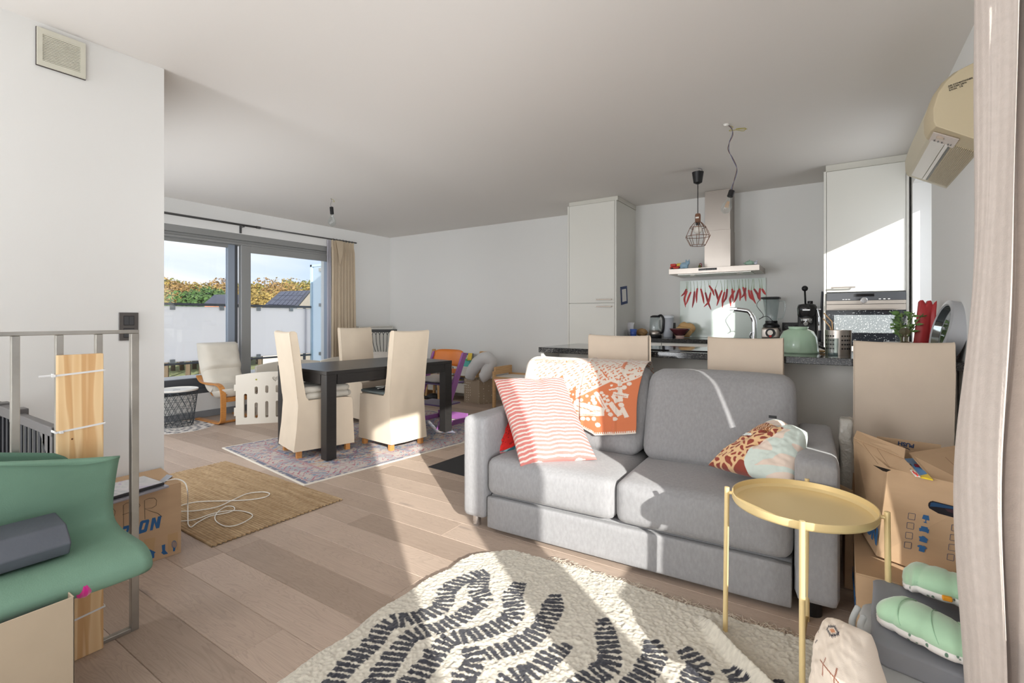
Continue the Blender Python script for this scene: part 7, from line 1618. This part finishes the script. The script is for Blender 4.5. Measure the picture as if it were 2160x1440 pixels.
for yy, sl in ((786, .004), (902, .005), (1302, .006)):
    z = at(170, yy, X=RLX+.037).z
    tie = thing('cable_tie', {786: 'upper white nylon tie around the pine board', 902: 'middle white nylon tie around the pine board', 1302: 'lowest white nylon tie around the pine board'}[yy], 'cable tie', (RLX, pk0.y, z), world=True)
    MB().hexa([(RLX+.0352, pk0.y-.003, z-.003-sl), (RLX+.037, pk0.y-.003, z-.003-sl), (RLX+.037, pk1.y+.003, z-.003+sl), (RLX+.0352, pk1.y+.003, z-.003+sl), (RLX+.0352, pk0.y-.003, z+.003-sl), (RLX+.037, pk0.y-.003, z+.003-sl), (RLX+.037, pk1.y+.003, z+.003+sl), (RLX+.0352, pk1.y+.003, z+.003+sl)]).bx(RLX-.014, RLX+.037, pk0.y-.005, pk0.y-.003, z-.004-sl, z+.003-sl).bx(RLX-.014, RLX+.037, pk1.y+.003, pk1.y+.005, z-.003+sl, z+.003+sl).build('strap', ZT, tie)
    MB().box((RLX+.040, (pk0.y+.008) if yy != 786 else pk0.y-.012, z-sl), (.006, .010, .009)).build('lock_head', ZT, tie, bevel=.001)
    if yy == 786: MB().box((RLX+.03, pk0.y-.03, z-sl+.001), (.003, .03, .005)).build('tail', ZT, tie)
gt = thing('stair_gate', 'dark grey plastic stair gate closed behind the railing', 'gate', (-2.6, .53, 0), world=True)
GD = mat('gate_grey', (96, 94, 94), .45); GK = mat('gate_black', (38, 40, 46), .45); GM = mat('gate_metal', (176, 176, 170), .3, .7)
GY = .535
MB().bx(-2.985, -2.62, GY-.018, GY+.018, .755, .795).build('top_rail', GD, gt, bevel=.004); MB().bx(-2.60, -2.185, GY-.014, GY+.014, .752, .785).build('top_rail', GD, gt, bevel=.004)
MB().bx(-2.66, -2.60, GY-.022, GY+.022, .748, .803).build('sliding_clamp', GD, gt, bevel=.004); MB().bx(-2.90, -2.84, GY-.022, GY+.022, .748, .803).build('sliding_clamp', GD, gt, bevel=.004)
b = MB(); b.hexa([(-2.26, GY-.012, .70), (-2.185, GY-.012, .62), (-2.185, GY+.012, .62), (-2.26, GY+.012, .70), (-2.33, GY-.012, .755), (-2.185, GY-.012, .755), (-2.185, GY+.012, .755), (-2.33, GY+.012, .755)]); b.build('corner_bracket', GD, gt, bevel=.003)
for i in range(7): MB().bx(-2.56+i*.055, -2.535+i*.055, GY-.012, GY+.012, .1, .755).build('bar', GK, gt, bevel=.002); MB().bx(-2.533+i*.055, -2.524+i*.055, GY-.008, GY+.008, .1, .755).build('bar_edge', GM, gt)
for i in range(5): MB().bx(-2.94+i*.06, -2.915+i*.06, GY-.012, GY+.012, .1, .757).build('bar', GK, gt, bevel=.002)
MB().bx(-2.66, -2.60, GY-.012, GY+.012, .1, .75).build('stile', GK, gt, bevel=.002); MB().bx(-2.985, -2.19, GY-.014, GY+.014, .07, .1).build('bottom_rail', GD, gt, bevel=.003)

# green mat, block and carton
GMAT = mat('green_foam_mat', (112, 146, 126), .75, bump=(260, .35), var=(7, .07))
prof = spline([(-2.04, .0, .655), (-2.035, 0, .67), (-2.045, 0, .674), (-2.06, 0, .65), (-2.09, 0, .57), (-2.105, 0, .50), (-2.09, 0, .455), (-2.03, 0, .435), (-1.93, 0, .432), (-1.85, 0, .43), (-1.80, 0, .412), (-1.785, 0, .385), (-1.795, 0, .36), (-1.83, 0, .345)], 6)
ye = .665
def matf(u, v):
    i = u*(len(prof)-1); a = prof[int(i)]; c = prof[min(int(i)+1, len(prof)-1)]; p = a.lerp(c, i-int(i))
    y = -.45+(ye+.45)*v
    # rounded corners of the sheet at both ends
    for uc in (0, 1):
        d = abs(u-uc)*1.0
        if d < .16 and v > .8: y -= ((.16-d)/.16)**2.5*(.13 if uc == 0 else .07)*((v-.8)/.2)**1.5
    return (p.x, y, p.z+.004*math.sin(y*9)+.003*nrm(u*5, v*6)+.24*(ye-y)*max(0, 1-u/.42))
o = MB().grid(matf, 80, 40).build('exercise_mat', GMAT, smooth=True); s = o.modifiers.new('s', 'SOLIDIFY'); s.thickness = .006; s.offset = -1
tag(o, 'green exercise mat curling over the carton in the left foreground', 'mat')
prof2 = [(p.x-.02, p.y, p.z+.012) for p in prof[:14]]
def mat2(u, v): i = int(u*(len(prof2)-1)); p = prof2[i]; return (p[0], -.45+(.56+.45)*v-(.03 if (u > .0 and u < .15 and v > .97) else 0), p[2])
o = MB().grid(lambda u, v: (-2.119, -.45+(.565+.45)*v, .625+(.075+.24*(.565-(-.45+1.015*v)))*u-(.035*max(0, (v-.94)/.06)**2*u)), 8, 40).build('mat_layer', mat('green_foam_dark', (96, 130, 112), .8, bump=(260, .3)), smooth=True); s = o.modifiers.new('s', 'SOLIDIFY'); s.thickness = .005
o.name = 'folded_mat_edge'; tag(o, 'darker green second layer of foam standing behind the exercise mat', 'mat')
bk_ = [(-2.06, -.45, .455), (-1.955, -.45, .440), (-1.955, .43, .440), (-2.06, .43, .455), (-2.085, -.45, .50), (-2.0, -.45, .535), (-2.0, .44, .535), (-2.085, .44, .50)]
gb = MB(); pr5 = [(-2.055, .452), (-1.935, .436), (-1.915, .475), (-1.965, .522), (-2.07, .535)]
gb.add([(x, -.45, z) for x, z in pr5]+[(x, .505, z) for x, z in pr5], [(0, 1, 2, 3, 4)[::-1], (5, 6, 7, 8, 9)]+[(i, (i+1) % 5, 5+(i+1) % 5, 5+i) for i in range(5)])
tag(gb.build('foam_block', mat('grey_foam_block', (90, 94, 102), .85, bump=(120, .3), var=(10, .08)), bevel=.006, seg=2), 'dark grey foam block lying on the green mat', 'block')
t = thing('cardboard_carton', 'plain grey-brown carton under the green mat, cut by the left edge', 'box', (-1.9, .2, 0), world=True)
cx1, cyc = -1.745, .465
hexbox(t, [(-2.12, -.5, 0), (cx1, -.5, 0), (cx1, cyc, 0), (-2.12, cyc, 0), (-2.12, -.5, .375), (cx1, -.5, .375), (cx1, cyc, .385), (-2.12, cyc, .385)], CARD2)
MB().bx(-2.11, cx1-.006, -.49, cyc-.006, .33, .345).build('content', mat('white_content', (206, 202, 208), .7), t); MB().bx(-2.05, cx1-.01, -.4, cyc-.03, .345, .352).build('content', mat('magenta_content', (130, 30, 90), .8), t)
pp = at(176, 1243, X=-1.80)
o = MB().grid(lambda u, v: ((.018+.004*math.sin(u*40))*math.sin(PI*v)*math.cos(2*PI*u), (.022+.005*math.sin(u*50+2))*math.sin(PI*v)*math.sin(2*PI*u), -.022*math.cos(PI*v)), 40, 14, wu=True).build('pompom', cloth('magenta_fluff', (196, 40, 130), sheen=.6), smooth=True); o.location = pp; tag(o, 'magenta fluffy pompom peeping out between carton and mat', 'pompom')

# box with tablet
t = thing('moving_box', 'taped moving box standing against the wall end, marked with pen letters', 'box', (-2.84, .8, 0), world=True)
A_ = Vector((-2.674, 1.116, 0)); B_ = Vector((-2.722, .60, 0)); hB = at(379, 1019, X=-2.676).z
C_ = Vector((-2.985, 1.15, 0)); D_ = Vector((-2.985, .60, 0)); up_ = Vector((0, 0, hB))
hexbox(t, [A_, C_, D_, B_, A_+up_, C_+up_, D_+up_, B_+up_], CARD)
MB().hexa([A_+up_, C_+up_, D_+up_, B_+up_, A_+up_+Vector((0, 0, .004)), C_+up_+Vector((0, 0, .015)), D_+up_+Vector((0, 0, .015)), B_+up_+Vector((0, 0, .004))]).build('flap', CARD, t, bevel=.002, seg=1)
# rolled torn flap at the back corner, tape across it
q = at(341, 998, X=-2.95); MB().cyl((q.x, q.y-.05, q.z-.01), (q.x, q.y+.02, q.z-.01), .012, n=12, caps=False).build('torn_roll', CARD_IN, t)
q = [at(335, 1015, Z=hB+.011), at(352, 1000, Z=hB+.016), at(365, 1003, Z=hB+.014), at(345, 1018, Z=hB+.010)]; MB().add(q, [(0, 1, 2, 3)]).build('tape', mat('silver_tape', (160, 162, 168), .3, .3), t)
fP = A_.copy(); fN = (A_-B_).cross(Vector((0, 0, 1))).normalized(); fN = fN if fN.x > 0 else -fN
def zz6(x, y): return (220+x/6.546, 980+y/6.546)
def d6(nm, pts, m, off=.0006): return decal(nm, [zz6(*p) for p in pts], fP, fN, m, t, off)
d6('tape', [(875, 965), (1015, 925), (1020, 1170), (880, 1205)], mat('brown_tape', (176, 144, 104), .35), .0004); d6('tape', [(545, 1030), (705, 1000), (680, 1250), (560, 1290)], bpy.data.materials['brown_tape'], .0004)
for pts in ([(90, 985), (110, 915), (135, 885), (235, 862), (243, 880), (225, 935), (180, 945), (185, 915), (150, 925), (128, 1005), (165, 995), (172, 965), (222, 958), (205, 1030), (190, 1045), (105, 1060), (88, 1030)],
            [(262, 850), (372, 825), (362, 870), (345, 875), (310, 1010), (275, 1020), (310, 880), (255, 895)], [(395, 808), (452, 795), (400, 985), (345, 1000)],
            [(495, 790), (520, 770), (610, 752), (622, 768), (590, 905), (575, 925), (480, 955), (465, 945)], [(660, 735), (705, 725), (722, 800), (740, 715), (790, 700), (758, 870), (715, 880), (690, 800), (668, 900), (628, 908)]):
    d6('blue_letter', pts, INK)
d6('letter_hole', [(537, 805), (572, 797), (545, 890), (512, 898)], CARD, .0010)
d6('house_icon', [(587, 1205), (625, 1165), (710, 1205), (690, 1222), (690, 1282), (588, 1315)], INK); d6('house_icon_hole', [(600, 1245), (622, 1230), (648, 1240), (640, 1262), (610, 1268)], CARD, .0010)
d6('sock_icon', [(792, 1110), (840, 1095), (840, 1180), (878, 1220), (870, 1228), (820, 1240), (785, 1215), (800, 1190)], INK)
d6('whisk_handle', [(948, 1150), (982, 1145), (975, 1190), (948, 1195)], INK)
for k_ in (.25, .6, 1.0): outline('whisk_wire', [zz6(965+36*k_*math.sin(a), 1098-52*math.cos(a)) for a in [2*PI*i/16 for i in range(16)]], fP, fN, INK, t, .0008)
def pen(pts): outline('pen_letter', [zz6(*p) for p in pts], fP, fN, PEN, t, .0009, False)
pen([(265, 850), (262, 560), (300, 530), (400, 510), (470, 525), (495, 560), (470, 600), (380, 645), (250, 690)]); pen([(562, 750), (555, 490), (620, 460), (690, 458), (722, 490), (715, 560), (660, 595), (560, 605), (640, 640), (740, 670), (795, 715)]); pen([(60, 590), (120, 600), (150, 640), (140, 700), (55, 748)])
tp = thing('tablet', 'glossy tablet in a dark case lying on the taped box', 'tablet', (-2.84, .85, hB+.02), world=True)
q = [at(240, 1040, Z=hB+.035), at(347, 1017, Z=hB+.028), at(305, 1003, Z=hB+.034), at(225, 1022, Z=hB+.038)]; q[0] = at(225, 1052, Z=hB+.03)
MB().hexa([p+Vector((0, 0, -.012)) for p in q]+q).build('case', mat('dark_case', (46, 46, 48), .4), tp, bevel=.002)
cq = sum(q, Vector())/4; IRI = ramp_mat('iridescent_film', [(.3, (176, 180, 186)), (.5, (206, 206, 206)), (.6, (188, 176, 200)), (.7, (170, 196, 200))], 'noise', 9, .15, (1, 1, 1), 2, 1.5)
MB().hexa([cq+(p-cq)*.94 for p in q]+[cq+(p-cq)*.94+Vector((0, 0, .002)) for p in q]).build('screen', IRI, tp)
q2 = [p+Vector((.02, .012, -.024)) for p in q]; MB().hexa(q2+[p+Vector((0, 0, .010)) for p in q2]).build('lower_case', mat('silver_case', (150, 150, 158), .3, .4), tp, bevel=.002)
